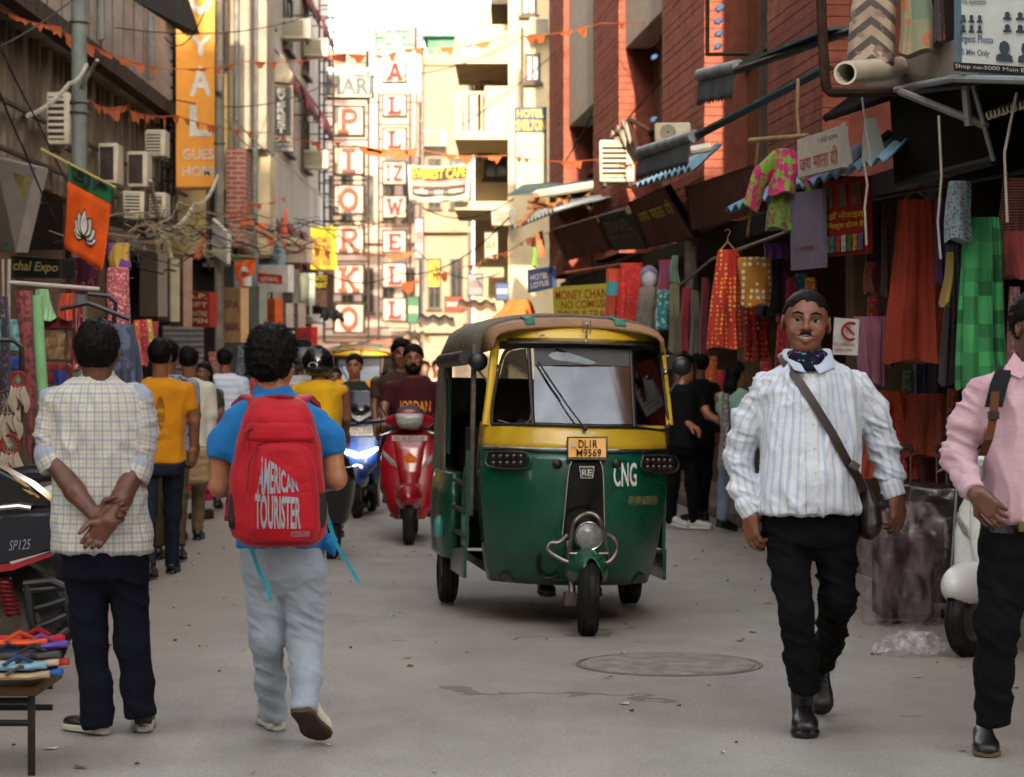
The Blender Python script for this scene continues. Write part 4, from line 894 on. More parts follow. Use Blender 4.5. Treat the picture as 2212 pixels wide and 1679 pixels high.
# -- right: brick building over the shops (real courses)
def rl(d, off=0.): return Vector((3.95 - .08 * d + off, d, 0))      # shop line of the right side
BRKM = mt('red facing brick', (146, 82, 66), .85, var=.25, scale=5, dirt=(140, 84, 66), bump=.3, bscale=40); MORT = mt('brick joint', (126, 70, 56), .9); GLB = mt('brown tinted glass', (112, 92, 62), .1, metal=.35, var=.4, scale=1.2, stretch=(1, 1, .3)); ALU = mt('pale cladding', (176, 166, 152), .6, var=.12)
R2 = thing('building', 'red brick building with tall brown windows above the right hand shops', 'building', rl(28))
u = (rl(40) - rl(17)).normalized(); nr = Vector((-u.y, u.x, 0)); nr = nr if nr.x < 0 else -nr          # nr points into the street
def rslab(d0, d1, o0, o1, z0, z1, mat, name, par=None, bm=None):
    a, b = rl(d0), rl(d1); par = par or R2; o = parent_loc(par); m = bm or MB()
    m.prism([a + nr * o0 - o + Vector((0, 0, z0)), b + nr * o0 - o + Vector((0, 0, z0)), b + nr * o0 - o + Vector((0, 0, z1)), a + nr * o0 - o + Vector((0, 0, z1))], nr, o1 - o0)
    return m if bm else m.build(name, mat, par, smooth=0)
piers = ((37.0, 39.3), (30.2, 33.0), (23.5, 26.4), (18.0, 20.2))
for d0, d1 in piers:
    rslab(d0 + .02, d1 - .02, -2, .19, 2.9, 13, MORT, 'pier_core'); bm = MB(); z = 2.9; i = 0
    while z < 12.9:
        rslab(d0, d1, .0, .200 + .002 * (i % 3), z, z + .079, None, '', bm=bm); z += .085; i += 1
    o = bm.build('brick_course', BRKM, R2, smooth=0); o['kind'] = 'stuff'
for d0, d1 in ((39.3, 40.5), (33.0, 37.0), (26.4, 30.2), (20.2, 23.5)):
    rslab(d0 + .003, d1 - .003, -2, -.22, 2.9, 13, GLB, 'window_pane'); n = 3
    for k in range(1, 3): rslab(d0 + (d1 - d0) * k / 3 - .04, d0 + (d1 - d0) * k / 3 + .04, -.219, -.14, 2.9, 13, FRAMED, 'mullion')
    for z in (4.4, 6.0, 9.5): rslab(d0 + .003, d1 - .003, -.217, -.16, z, z + .06, FRAMED, 'transom')
    zz = {33.0: 5.15, 26.4: 5.45}.get(d0)
    if zz: rslab(d0 + .003, d1 - .003, -.2, .12, zz, zz + 2.2, ALU, 'spandrel_panel')
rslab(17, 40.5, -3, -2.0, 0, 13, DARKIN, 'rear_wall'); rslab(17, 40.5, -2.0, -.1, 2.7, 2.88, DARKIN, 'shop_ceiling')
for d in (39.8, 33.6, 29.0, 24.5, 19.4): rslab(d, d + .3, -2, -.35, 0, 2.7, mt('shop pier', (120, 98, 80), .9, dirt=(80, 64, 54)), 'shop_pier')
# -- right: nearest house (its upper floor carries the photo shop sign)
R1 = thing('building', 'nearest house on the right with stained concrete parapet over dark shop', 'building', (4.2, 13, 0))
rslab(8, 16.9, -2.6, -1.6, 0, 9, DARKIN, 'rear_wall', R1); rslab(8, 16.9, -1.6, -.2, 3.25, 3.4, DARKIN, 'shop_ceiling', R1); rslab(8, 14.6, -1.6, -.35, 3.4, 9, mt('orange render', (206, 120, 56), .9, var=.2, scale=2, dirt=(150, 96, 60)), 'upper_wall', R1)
rslab(16.6, 16.9, -1.6, -.3, 0, 9, DARKIN, 'party_wall', R1)
m = MB(); m.prism([at(1864, 148, 14.2), at(2061, 86, 12.8), at(2058, 172, 12.8), at(1870, 196, 14.2)], nr * -1, .14); m.v = [tuple(Vector(v) - R1.location) for v in m.v]; m.build('parapet', CON, R1, smooth=0)
# ------------------------------------------------------------------ vehicles
RUB = mt('tyre rubber', (30, 29, 28), .85, var=.35, scale=14, dirt=(74, 68, 62)); BLKP = mt('black plastic', (24, 24, 25), .45, var=.3); CHR = mt('chrome', (190, 188, 184), .2, 1., var=.2, scale=10); STEEL = mt('worn steel', (120, 112, 104), .45, .8, var=.4, scale=12, dirt=(84, 64, 50)); SEATB = mt('black vinyl', (26, 24, 24), .5, var=.2)
def glass_mat(name, tint=(150, 160, 165), f=.5, rough=.04):
    g = G(name); g.t.nodes.remove(g.b); tr = g.t.nodes.new('ShaderNodeBsdfTransparent'); tr.inputs[0].default_value = lin(tint)
    gl = g.t.nodes.new('ShaderNodeBsdfGlossy'); gl.inputs['Roughness'].default_value = rough; gl.inputs[0].default_value = (.62, .64, .66, 1)
    lw = g.t.nodes.new('ShaderNodeLayerWeight'); lw.inputs[0].default_value = f; mx = g.t.nodes.new('ShaderNodeMixShader')
    g.t.links.new(lw.outputs['Facing'], mx.inputs[0]) if False else None
    dirt = g.math('MULTIPLY', g.ramp(g.noise(g.coord(), 3, 5), .3, .8), .12); g.t.links.new(g.math('ADD', g.math('MULTIPLY', lw.outputs['Fresnel'], 1.0), g.math('ADD', dirt, .05), True), mx.inputs[0])
    g.t.links.new(tr.outputs[0], mx.inputs[1]); g.t.links.new(gl.outputs[0], mx.inputs[2]); g.t.links.new(mx.outputs[0], g.out.inputs[0]); return g.m
WGL = glass_mat('windscreen glass', (150, 156, 158), .35); LENS = mt('lamp lens', (150, 150, 146), .12, var=.25, scale=40, bump=.3, bscale=90, coat=.6)
def wheel(parent, c, r, w, ax=(1, 0, 0), rimr=.55, spoke=5, tyre_name='wheel'):
    e = bpy.data.objects.new('wheel', None); COL.objects.link(e); e.parent = parent; e.location = c; ax = Vector(ax); k = 14
    m = MB(); prof = [(.62, -.46), (.8, -.5), (.93, -.44), (.99, -.25), (1., 0), (.99, .25), (.93, .44), (.8, .5), (.62, .46)]; rings = []
    u0 = Vector((0, 0, 1)); v0 = ax.cross(u0)
    for i in range(36):
        a = 2 * math.pi * i / 36; o = u0 * math.cos(a) + v0 * math.sin(a); rings.append([o * r * q + ax * w * h for q, h in prof])
    m.loft(rings, wrap=True); m.build('tyre', RUB, e, 50)
    for s in (-.3, .0, .3):
        m = MB(); m.torus((ax * w * s), ax, r * 1.0, .003, 36, 4); m.build('tread_groove', BLKP, e)
    m = MB(); m.lathe([(r * .2, -w * .35), (r * .5, -w * .2), (r * .62, -w * .42), (r * .65, -w * .42), (r * .65, w * .42), (r * .62, w * .42), (r * .5, w * .2), (r * .2, w * .35), (.01, w * .35)], (0, 0, 0), ax, 24); m.build('rim', STEEL, e, 50)
    return e
# ---- auto rickshaw
GREEN = G('green bus paint')
def _gp(g):
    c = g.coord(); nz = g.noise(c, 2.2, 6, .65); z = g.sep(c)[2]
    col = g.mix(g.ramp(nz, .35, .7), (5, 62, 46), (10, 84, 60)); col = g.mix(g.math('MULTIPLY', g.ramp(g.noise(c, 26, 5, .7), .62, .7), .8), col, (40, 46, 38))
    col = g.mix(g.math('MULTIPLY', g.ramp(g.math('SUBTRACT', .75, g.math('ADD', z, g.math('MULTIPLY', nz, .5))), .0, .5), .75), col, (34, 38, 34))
    m = g.fin(col, g.n('ShaderNodeMapRange', 0, None, _0=nz, _1=.3, _2=.7, _3=.36, _4=.2)); g.b.inputs['Coat Weight'].default_value = .25; return m
GREEN = _gp(GREEN)
def _yp(g):
    c = g.coord(); nz = g.noise(c, 5, 5); rust = g.ramp(g.noise(g.mapv(c, 1, 1, 2.5), 11, 5, .7), .63, .67)
    g.b.inputs['Coat Weight'].default_value = .2; return g.fin(g.mix(rust, g.mix(nz, (190, 152, 30), (214, 178, 44)), (86, 50, 32)), .32)
YELP = _yp(G('yellow cab paint')); YELC = mt('yellow enamel', (206, 168, 38), .3, var=.15, scale=4, dirt=(170, 132, 40), coat=.3)
TARP = mt('grey tarpaulin', (122, 116, 104), .75, var=.25, scale=4, dirt=(92, 82, 70), bump=.25, bscale=9); TAN = mt('tan vinyl hood', (158, 122, 92), .6, var=.2, scale=6, dirt=(120, 88, 66)); DKG = mt('hood strip green', (58, 128, 104), .6)
RK = thing('auto_rickshaw', 'green and yellow three wheeled auto rickshaw with orange number plate driving down the street', 'auto rickshaw', (.166, 15.1, 0)); RK.rotation_euler = (0, R(1.2), R(8))
RM = Matrix.Translation(RK.location) @ RK.rotation_euler.to_matrix().to_4x4(); RMi = RM.inverted()
FT = np.array([(.22, .455, -1.40, .26), (.30, .475, -1.47, .30), (.45, .50, -1.55, .33), (.65, .525, -1.60, .34), (.85, .535, -1.61, .33), (1.0, .53, -1.585, .31), (1.15, .52, -1.53, .28), (1.35, .505, -1.44, .25), (1.6, .485, -1.33, .21), (1.7, .48, -1.29, .2)])
def fi(z, k): return float(np.interp(z, FT[:, 0], FT[:, k]))
def SF(x, z): return fi(z, 2) + fi(z, 3) * min(1.15, abs(x) / fi(z, 1)) ** 2.6
def fr(px, py, off=0.):                                      # photo point -> local point on the front shell, off metres proud of it
    lo, hi = 12.2, 15.2
    for _ in range(30):
        d = (lo + hi) / 2; q = RMi @ at(px, py, d)
        if q.y < SF(q.x, q.z) - off: lo = d
        else: hi = d
    return RMi @ at(px, py, d)
Z = lambda zx, zy: (893 + .446 * zx, 662.4 + .446 * zy)
fz = lambda zx, zy, off=0.: fr(*Z(zx, zy), off)
SOL = -1
def shell(z0, z1, n, mat, name, back=-1.0, inset=0., xr=None):
    m = MB(); rows = []
    for i in range(n + 1):
        z = z0 + (z1 - z0) * i / n; w_ = fi(z, 1) - inset; r = []
        ts = np.linspace(-1, 1, 41)
        if back is not None: r.append(Vector((-w_, back, z)))
        for t in ts: r.append(Vector((w_ * math.sin(t * math.pi / 2) if True else 0, SF((w_ + inset) * math.sin(t * math.pi / 2), z) + inset, z)))
        if back is not None: r.append(Vector((w_, back, z)))
        rows.append(r)
    m.loft(rows, cap=False, closed=False); o = m.build(name, mat, RK, 60); md = o.modifiers.new('s', 'SOLIDIFY'); md.thickness = .02; md.offset = SOL; return o
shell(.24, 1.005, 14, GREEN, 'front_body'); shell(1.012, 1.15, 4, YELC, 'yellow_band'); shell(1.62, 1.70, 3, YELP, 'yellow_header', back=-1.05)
m = MB(); m.tube([Vector((fi(1.01, 1) * math.sin(t), SF(fi(1.01, 1) * math.sin(t), 1.01) - .006, 1.01)) for t in np.linspace(-1.57, 1.57, 40)], .011, 6); m.build('chrome_strip', CHR, RK)
def fpoly(pts, off0, off1, mat, name, bevel=0.):
    """panel lying on the front shell: photo (zoom) outline, raised from off0 to off1"""
    a = [fz(x, y, off0) for x, y in pts]; b = [fz(x, y, off1) for x, y in pts]; n = len(a); m = MB(); m.add(a + b, [tuple(range(n)), tuple(range(2 * n - 1, n - 1, -1))] + [(i, (i + 1) % n, (i + 1) % n + n, i + n) for i in range(n)]); return m.build(name, mat, RK, smooth=30, bevel=bevel)
def ftube(pts, off, r, mat, name):
    offs = off if isinstance(off, (list, tuple)) else [off] * len(pts); P_ = [fz(x, y, o) for (x, y), o in zip(pts, offs)]; Q = []
    for i in range(len(P_) - 1):
        p0, p1, p2, p3 = P_[max(i - 1, 0)], P_[i], P_[i + 1], P_[min(i + 2, len(P_) - 1)]
        for t in (0, .25, .5, .75): Q.append(.5 * ((2 * p1) + (p2 - p0) * t + (2 * p0 - 5 * p1 + 4 * p2 - p3) * t * t + (3 * p1 - p0 - 3 * p2 + p3) * t ** 3))
    Q.append(P_[-1]); m = MB(); m.tube(Q, r, 8); return m.build(name, mat, RK)
def ftext(s, box, mat, off=.004, bold=0., shear=0.):
    v, f = text_mesh(s, bold, shear); x0, y0, x1, y1 = box; obj_from('lettering', me_from([fz(x0 + (x1 - x0) * a, y1 + (y0 - y1) * b, off) for a, b in v], f, False, 'text'), mat, RK)
# windscreen: three panes, posts, wiper
for nm, pl in (('windscreen_pane', [(386, 548), (392, 470), (412, 360), (440, 250), (470, 215), (548, 203), (566, 548)]), ('windscreen_pane', [(586, 560), (582, 200), (700, 196), (830, 196), (940, 198), (1046, 202), (1062, 568), (940, 570), (830, 568), (700, 564)]), ('windscreen_pane', [(1082, 570), (1068, 204), (1130, 208), (1180, 225), (1205, 360), (1220, 480), (1222, 578)])):
    fpoly(pl, .0, .006, WGL, nm)
ftube([(380, 570), (384, 480), (404, 360), (434, 240), (470, 205), (560, 192), (830, 188), (1060, 194), (1180, 210), (1210, 360), (1226, 500), (1228, 596), (1060, 584), (830, 580), (580, 572), (380, 570)], .008, .010, BLKP, 'windscreen_frame')
fpoly([(586, 200), (700, 196), (830, 196), (940, 198), (1046, 202), (1050, 290), (940, 286), (830, 284), (700, 284), (588, 286)], .007, .010, mt('dark top strip', (18, 18, 20), .4), 'dark_strip'); ftube([(558, 205), (580, 575)], .012, .013, BLKP, 'windscreen_post'); ftube([(1052, 200), (1072, 585)], .012, .013, BLKP, 'windscreen_post'); ftube([(548, 205), (566, 550), (410, 552)], .016, .004, CHR, 'pane_trim')  # opaque dark band laid over the top of the centre pane
for xs in ((400, 372, 352, 350), (1192, 1222, 1238, 1240)): 
    m = MB(); P_ = [fz(xs[0], 160, .0), fz((xs[0] + xs[1]) / 2, 280), fz(xs[1], 420), fz(xs[2], 575)]; m.tube(P_, .026, 8); m.build('windscreen_pillar', YELP, RK)
ftube([(605, 268), (655, 345), (720, 440)], .03, .006, BLKP, 'wiper_blade'); ftube([(640, 320), (740, 470), (832, 592)], .035, .005, BLKP, 'wiper_arm'); m = MB(); m.ball(fz(832, 592, .03), .014); m.build('wiper_pivot', BLKP, RK)
# visor, header rim, trident
vis0 = [fz(455 + (1195 - 455) * t, 152 + 20 * t - 8 * math.sin(t * math.pi), .02) for t in np.linspace(0, 1, 16)]; vis1 = [fz(455 + (1195 - 455) * t, 168 + 20 * t - 8 * math.sin(t * math.pi), .075) for t in np.linspace(0, 1, 16)]
m = MB(); m.loft([vis0, vis1, [p + Vector((0, .004, -.012)) for p in vis1], [p + Vector((0, .004, -.012)) for p in vis0]], cap=False, closed=False); m.build('sun_visor', CHR, RK)
t0 = fz(838, 152, .02); m = MB(); m.cyl(t0, t0 + Vector((0, 0, .10)), .006, .003, 8)
for s in (-1, 1): m.tube([t0 + Vector((0, 0, .03)), t0 + Vector((s * .02, 0, .03)), t0 + Vector((s * .026, 0, .055)), t0 + Vector((s * .02, 0, .085)), t0 + Vector((s * .024, 0, .1))], .003, 6)
m.ball(t0 + Vector((0, 0, .07)), (.008, .005, .02)); m.build('trident_ornament', CHR, RK)
# hood: tan front brim + grey tarpaulin over hoops
def arch(y, zt, wd, zs, n=17): return [Vector((wd * math.sin(t) * (1 if abs(math.sin(t)) < .98 else 1), y, zs + (zt - zs) * max(0., math.cos(t)) ** .42)) for t in np.linspace(-1.57, 1.57, n)]
m = MB(); rg = [arch(-1.30, 1.715, .50, 1.57), arch(-1.22, 1.755, .52, 1.55), arch(-1.05, 1.77, .535, 1.54)]; m.loft(rg, cap=False, closed=False); o = m.build('hood_brim', TAN, RK, 60); md = o.modifiers.new('s', 'SOLIDIFY'); md.thickness = .02
for a_, b_ in ((-.62, -.5), (.42, .56)):
    m = MB(); m.loft([[Vector((.525 * math.sin(t), y + .0, 1.56 + (zt - 1.56) * max(0, math.cos(t)) ** .42 + .012)) for t in np.linspace(a_, b_, 5)] for y, zt in ((-1.29, 1.72), (-1.22, 1.757), (-1.06, 1.77))], cap=False, closed=False); o = m.build('hood_strip', DKG, RK, 60); md = o.modifiers.new('s', 'SOLIDIFY'); md.thickness = .012
m = MB(); rg = [arch(y, zt + .012 * math.sin(y * 9), wd, zs, 21) for y, zt, wd, zs in ((-1.06, 1.785, .55, 1.50), (-.8, 1.80, .585, 1.48), (-.5, 1.79, .60, 1.46), (-.15, 1.80, .61, 1.45), (.2, 1.78, .61, 1.44), (.5, 1.74, .60, 1.40), (.62, 1.62, .58, 1.2))]; m.loft(rg, cap=False, closed=False); o = m.build('tarpaulin_roof', TARP, RK, 60); md = o.modifiers.new('s', 'SOLIDIFY'); md.thickness = .02
for s in (-1, 1):
    m = MB(); m.cyl((s * .61, -1.02, 1.52), (s * .63, .05, 1.50), .045, n=10); m.build('rolled_curtain', BLKP, RK)
# sides, rear body, floor, seats
for s in (-1, 1):
    m = MB(); m.box((s * .585, .02, 1.2), (.02, .1, .55)); m.build('rear_post', GREEN, RK, bevel=.006); m = MB(); m.box((s * .56, -.98, 1.1), (.03, .035, 1.0)); m.build('door_post', STEEL, RK, bevel=.004)
    m = MB(); m.prism([(s * .60, .02, .72), (s * .60, .70, .78), (s * .58, .62, 1.45), (s * .60, .06, 1.5)], (s, 0, 0), .015); m.build('side_curtain', TARP, RK, smooth=0)
    solid('rear_wing', p_tab([(.30, s * .575, .08, .075, .40), (.5, s * .58, .05, .085, .42), (.7, s * .575, .08, .085, .44), (.82, s * .57, .12, .06, .42)], .02, 3), GREEN, RK, (0, 0, 0), .012)
    for z in (.48, .62, .78): m = MB(); m.cyl((s * .585, -.98, z), (s * .585, -.36, z), .014, n=8); m.build('side_bar', BLKP, RK)
    m = MB(); m.prism([(s * .58, -1.0, .24), (s * .58, -.34, .24), (s * .58, -.34, .36), (s * .58, -1.0, .42)], (s, 0, 0), .02); m.build('sill_panel', GREEN, RK, smooth=0)
    m = MB(); m.prism([(s * .572, -1.0, .42), (s * .572, -.78, .42), (s * .572, -.78, .80), (s * .572, -1.0, .98)], (s, 0, 0), .02); m.build('side_panel', GREEN, RK, smooth=0)
    wheel(RK, (s * .575, 0, .205), .205, .105)
m = MB(); m.box((0, -.45, .27), (.84, 1.7, .05)); m.build('floor', BLKP, RK, smooth=0); m = MB(); m.box((0, .60, .85), (1.1, .04, 1.1)); m.build('rear_panel', GREEN, RK, smooth=0)
m = MB(); m.box((0, .2, .55), (1.0, .5, .16)); m.build('passenger_seat', SEATB, RK, bevel=.04); m = MB(); m.box((0, .48, .9), (1.0, .12, .55)); m.build('seat_back', SEATB, RK, bevel=.04); m = MB(); m.box((0, -.75, .58), (.5, .34, .14)); m.build('driver_seat', SEATB, RK, bevel=.04)
m = MB(); m.box((0, -.42, .85), (1.06, .03, .5)); m.build('partition', BLKP, RK, smooth=0)
# nose furniture
fpoly([(768, 752), (905, 752), (917, 800), (922, 950), (928, 1100), (722, 1106), (736, 950), (750, 800)], 0, .045, mt('gloss black panel', (12, 12, 13), .12, coat=.5), 'nose_panel', .006)
ftube([(768, 750), (752, 800), (737, 950), (722, 1106)], .047, .0025, EYEW, 'panel_pinstripe'); ftube([(905, 750), (918, 800), (923, 950), (928, 1100)], .047, .0025, EYEW, 'panel_pinstripe')
fpoly([(800, 772), (880, 772), (872, 834), (808, 834)], .04, .055, CHR, 'badge', .003); fpoly([(807, 778), (873, 778), (866, 828), (814, 828)], .05, .057, BLKP, 'badge_field'); ftext('RE', (816, 790, 864, 820), CHR, .061, .02)
fpoly([(743, 630), (940, 630), (940, 744), (743, 744)], .035, .055, BLKP, 'plate_frame', .004); fpoly([(751, 638), (932, 638), (932, 730), (751, 730)], .055, .060, mt('orange plate', (226, 158, 24), .4, var=.1, dirt=(190, 130, 30)), 'number_plate')
PLT = mt('plate lettering', (38, 30, 20), .6); ftext('DL1R', (800, 646, 892, 684), PLT, .063, .01); ftext('M9569', (790, 690, 910, 726), PLT, .063, .01); fpoly([(768, 658), (785, 658), (785, 682), (768, 682)], .060, .062, EYEW, 'plate_seal')
WLET = mt('white lettering', (222, 220, 210), .6, var=.1); GOLD = mt('gold lettering', (176, 152, 96), .5, var=.2); ftext('CNG', (970, 756, 1082, 872), WLET, .004, .02); ftext('GROVER AUTO', (1043, 920, 1150, 950), GOLD, .004, .0, .25); ftext('SERVICE', (1154, 918, 1185, 930), GOLD, .004); ftext('SB. L.G.R. PAHAR GANJ', (1043, 951, 1185, 961), GOLD, .004); ftext('CENTRE', (1154, 933, 1185, 944), GOLD, .004)
LREDD = mt('dark red lamp', (46, 16, 14), .3, var=.3)
for x0, x1, y0, y1 in ((362, 546, 702, 782), (1114, 1266, 722, 800)):
    fpoly([(x0, y0), (x1, y0 + 6), (x1, y1), (x0, y1 - 10)], 0, .07, BLKP, 'indicator_housing', .005); ftube([(x0, y0), (x1, y0 + 6), (x1, y1), (x0, y1 - 10), (x0, y0)], .072, .004, STEEL, 'indicator_guard')
    for i in range(5):
        for j in range(2):
            m = MB(); m.lathe([(.014, 0), (.014, .004), (.001, .008)], fz(x0 + (x1 - x0) * (.14 + .18 * i), y0 + 26 + j * 32, .066), (0, -1, 0), 12); m.build('indicator_lens', LREDD, RK)
for x, y in ((695, 763), (982, 762)):
    m = MB(); c_ = fz(x, y, .0); m.lathe([(.026, .0), (.028, -.012), (.022, -.02), (.012, -.024), (.011, -.03), (.001, -.031)], c_, (0, 1, 0), 18); m.build('rubber_knob', BLKP, RK)
hl = fz(848, 1112, .10); m = MB(); m.lathe([(.03, .12), (.075, .06), (.082, .0), (.08, -.012), (.074, -.018)], hl, (0, 1, 0), 28); m.build('headlamp_bowl', BLKP, RK); m = MB(); m.lathe([(.078, -.014), (.07, -.02), (.045, -.034), (.02, -.04), (.001, -.041)], hl, (0, 1, 0), 28); m.build('headlamp_lens', LENS, RK, 60)
m = MB(); m.torus(hl + Vector((0, -.018, 0)), (0, 1, 0), .077, .006, 28, 8); m.build('headlamp_rim', CHR, RK)
solid('front_mudguard', p_ell((0, -1.70, .355), (.12, .22, .115), None, .03) + p_ell((0, -1.8, .2), (.075, .235, .235), None, .004, True), GREEN, RK, (0, 0, 0), .008)
BAR = mt('dull bar steel', (146, 136, 126), .4, .85, var=.35, scale=16, dirt=(96, 74, 58)); ftube([(752, 1235), (762, 1130), (782, 1040), (850, 1000), (905, 1035), (930, 1130), (946, 1235)], [.2, .2, .2, .17, .2, .2, .2], .011, BAR, 'bull_bar')
ftube([(745, 1108), (705, 1142), (664, 1146), (656, 1186), (752, 1240), (850, 1254), (945, 1238), (986, 1178), (974, 1130), (940, 1104)], [.12, .16, .17, .19, .22, .23, .22, .19, .17, .12], .012, BAR, 'bull_bar'); ftube([(756, 1196), (850, 1198), (942, 1196)], .21, .008, BAR, 'bull_bar')
fpoly([(818, 1204), (890, 1204), (890, 1236), (818, 1236)], .215, .222, EYEW, 'white_plate', .002); ftube([(612, 1198), (600, 1240), (612, 1292), (650, 1316), (700, 1302)], .02, .010, BLKP, 'rubber_hose')
ww = wheel(RK, (0, -1.8, .205), .205, .118); ww.rotation_euler = (0, 0, R(-9)); m = MB(); m.cyl((-.085, -1.78, .2), (-.085, -1.62, .5), .02, n=8); m.box((-.1, -1.78, .2), (.06, .09, .07)); m.build('fork', STEEL, RK)
for (zx, zy, rr), st in (((315, 265, 48), ((400, 290), (378, 402))), ((1302, 290, 46), ((1222, 318), (1240, 418)))):
    c_ = RMi @ at(*Z(zx, zy), 13.95); m = MB(); m.lathe([(.001, -.02), (.035, -.018), (.053, -.006), (.056, .006), (.05, .012), (.001, .012)], c_, (0, 1, .0), 24); m.build('mirror', mt('mirror back', (22, 24, 28), .4), RK, 60)
    m = MB(); q0 = RMi @ at(*Z(*st[0]), 13.98); q1 = RMi @ at(*Z(*st[1]), 13.9); m.tube([c_ + Vector((0, .01, -.05)), c_ * .55 + q1 * .45 + Vector((0, 0, -.02)), q1], .006, 6); m.build('mirror_stalk', BLKP, RK); m = MB(); m.ball(q0, .017); m.build('mirror_joint', CHR, RK)
m = MB(); q = RMi @ at(948, 1138, 14.75); m.lathe([(.03, -.06), (.034, 0), (.03, .04), (.012, .07)], q, (0, 0, 1), 12); m.build('water_bottle', mt('teal bottle', (70, 150, 140), .3), RK)
# ---- scooters
def scooter(label, px, d, yaw, paint, cowl=None, style='round', plate=None, group='scooters and motorcycles', lit=False, sc=1.):
    X = (px - CX) * d / FPX; t = thing('scooter', label, 'scooter', (X, d, 0), yaw, group); cowl = cowl or paint
    o0 = (0, 0, 0); lean = lambda z: .24 + (z - .2) * .20
    rows = [(.20, 0, lean(.2), .13, .06), (.30, 0, lean(.3), .19, .075), (.48, 0, lean(.48), .235, .085), (.66, 0, lean(.66), .25, .09), (.80, 0, lean(.8), .235, .085), (.90, 0, lean(.9), .19, .07), (.945, 0, lean(.94), .12, .05)]
    if style != 'round': rows = [(.42, 0, lean(.42), .09, .1), (.52, 0, lean(.5), .17, .12), (.66, 0, lean(.66), .235, .12), (.80, 0, lean(.8), .24, .1), (.92, 0, lean(.9), .17, .08), (.98, 0, lean(.95), .1, .05)]
    solid('leg_shield', p_tab(rows, .02, 2.6), paint, t, o0, .009)
    if style == 'round': solid('shield_ridge', p_tab([(.43, 0, lean(.43) - .085, .06, .03), (.6, 0, lean(.6) - .1, .10, .035), (.8, 0, lean(.8) - .09, .13, .03), (.9, 0, lean(.9) - .07, .15, .02)], .02, 2.), paint, t, o0, .009)
    zc = 1.02
    solid('handlebar_cowl', p_ell((0, .33, zc), (.21, .12, .075)) + p_ell((0, .28, zc + .02), (.13, .12, .09), None, .04), cowl, t, o0, .009)
    solid('front_mudguard', p_ell((0, .0, .40), (.11, .25, .13)) + p_ell((0, 0, .22), (.06, .25, .245), None, .004, True), paint, t, o0, .008, post=lambda p: .30 - p[:, 2])
    wheel(t, (0, 0, .22), .22, .095)
    wheel(t, (0, 1.25, .22), .22, .1)
    for s in (-1, 1):
        m = MB(); m.cyl((s * .075, 0, .22), (s * .07, .12, .5), .018, n=8); m.build('fork_leg', STEEL, t)
        m = MB(); m.tube([(s * .1, .36, zc), (s * .22, .38, zc + .0), (s * .27, .40, zc)], .014, 8); m.build('handlebar', BLKP, t); m = MB(); m.cyl((s * .26, .40, zc), (s * .37, .44, zc - .01), .019, n=10); m.build('grip', BLKP, t)
        m = MB(); m.tube([(s * .24, .34, zc + .01), (s * .33, .33, zc), (s * .38, .35, zc - .02)], .006, 6); m.build('brake_lever', CHR, t)
        m = MB(); m.tube([(s * .2, .36, zc + .04), (s * .26, .38, zc + .14)], .006, 6); m.build('mirror_stalk', BLKP, t)
        if style == 'round':
            fy = lambda x, z: lean(z) - .09 * math.sqrt(max(0, 1 - (x / .25) ** 2)) - .012
            pts = [(.10, .63), (.16, .66), (.225, .73), (.228, .78), (.20, .755), (.13, .69)]
            m = MB(); m.prism([(s * x, fy(x, z) - .01, z) for x, z in pts], (0, 1, 0), .03); m.build('indicator', LENS, t, bevel=.004)
            m = MB(); m.tube([(s * .15, lean(.93) - .05, .93), (s * .245, lean(.9) - .06, .90), (s * .262, lean(.7), .75), (s * .262, .28, .3)], .011, 8); m.build('crash_guard', CHR, t)
    if style == 'round':
        solid('headlamp', p_tab([(.965, 0, .215, .075, .05), (1.0, 0, .2, .105, .06), (1.06, 0, .2, .12, .06), (1.085, 0, .21, .115, .05)], .01, 3), LENS, t, o0, .007)
        solid('fly_screen', p_tab([(1.07, 0, .24, .13, .05), (1.12, 0, .26, .11, .035), (1.155, 0, .28, .05, .02)], .01, 2.2), BLKP, t, o0, .007)
    else:
        solid('fly_screen', p_tab([(1.0, 0, .22, .15, .05), (1.12, 0, .27, .145, .04), (1.24, 0, .33, .12, .02)], .01, 2.4), mt('dark screen', (22, 24, 30), .15, coat=.4), t, o0, .008)
        WH = mt('white trim', (214, 214, 210), .35)
        for s in (-1, 1):
            m = MB(); m.prism([(s * .0, .12, .94), (s * .22, .2, 1.06), (s * .23, .21, 1.10), (s * .05, .13, 1.0), (0, .12, .985)], (0, 1, 0), .04); m.build('trim_wing', WH, t, bevel=.004)
            LM = LENS
            if lit:
                LM = bpy.data.materials.get('lit_lamp') or bpy.data.materials.new('lit_lamp'); LM.use_nodes = True; b = LM.node_tree.nodes['Principled BSDF']; b.inputs['Emission Color'].default_value = (1, .97, .9, 1); b.inputs['Emission Strength'].default_value = 4.
            m = MB(); m.prism([(s * .01, .12, .60), (s * .12, .13, .615), (s * .185, .17, .67), (s * .17, .165, .69), (s * .1, .13, .655), (s * .01, .115, .635)], (0, 1, 0), .03); m.build('headlamp', LM, t, bevel=.004)
    if plate:
        w_, z0, z1 = (.15, .855, .90) if style == 'round' else (.13, .80, .885); y_ = lean(.87) - (.10 if style == 'round' else .14)
        m = MB(); m.box((0, y_, (z0 + z1) / 2), (w_ * 2, .012, z1 - z0)); m.build('number_plate', EYEW, t, bevel=.003)
        for i, s_ in enumerate(plate):
            v, f = text_mesh(s_, .0); hh = (z1 - z0) / len(plate); zz = z1 - hh * i; obj_from('lettering', me_from([(-w_ * .82 + 2 * w_ * .82 * a, y_ - .009, zz - hh * .82 + hh * .66 * b) for a, b in v], f, False), PLT, t)
    m = MB(); m.box((0, .62, .27), (.30, .45, .06)); m.build('footboard', BLKP, t, bevel=.015)
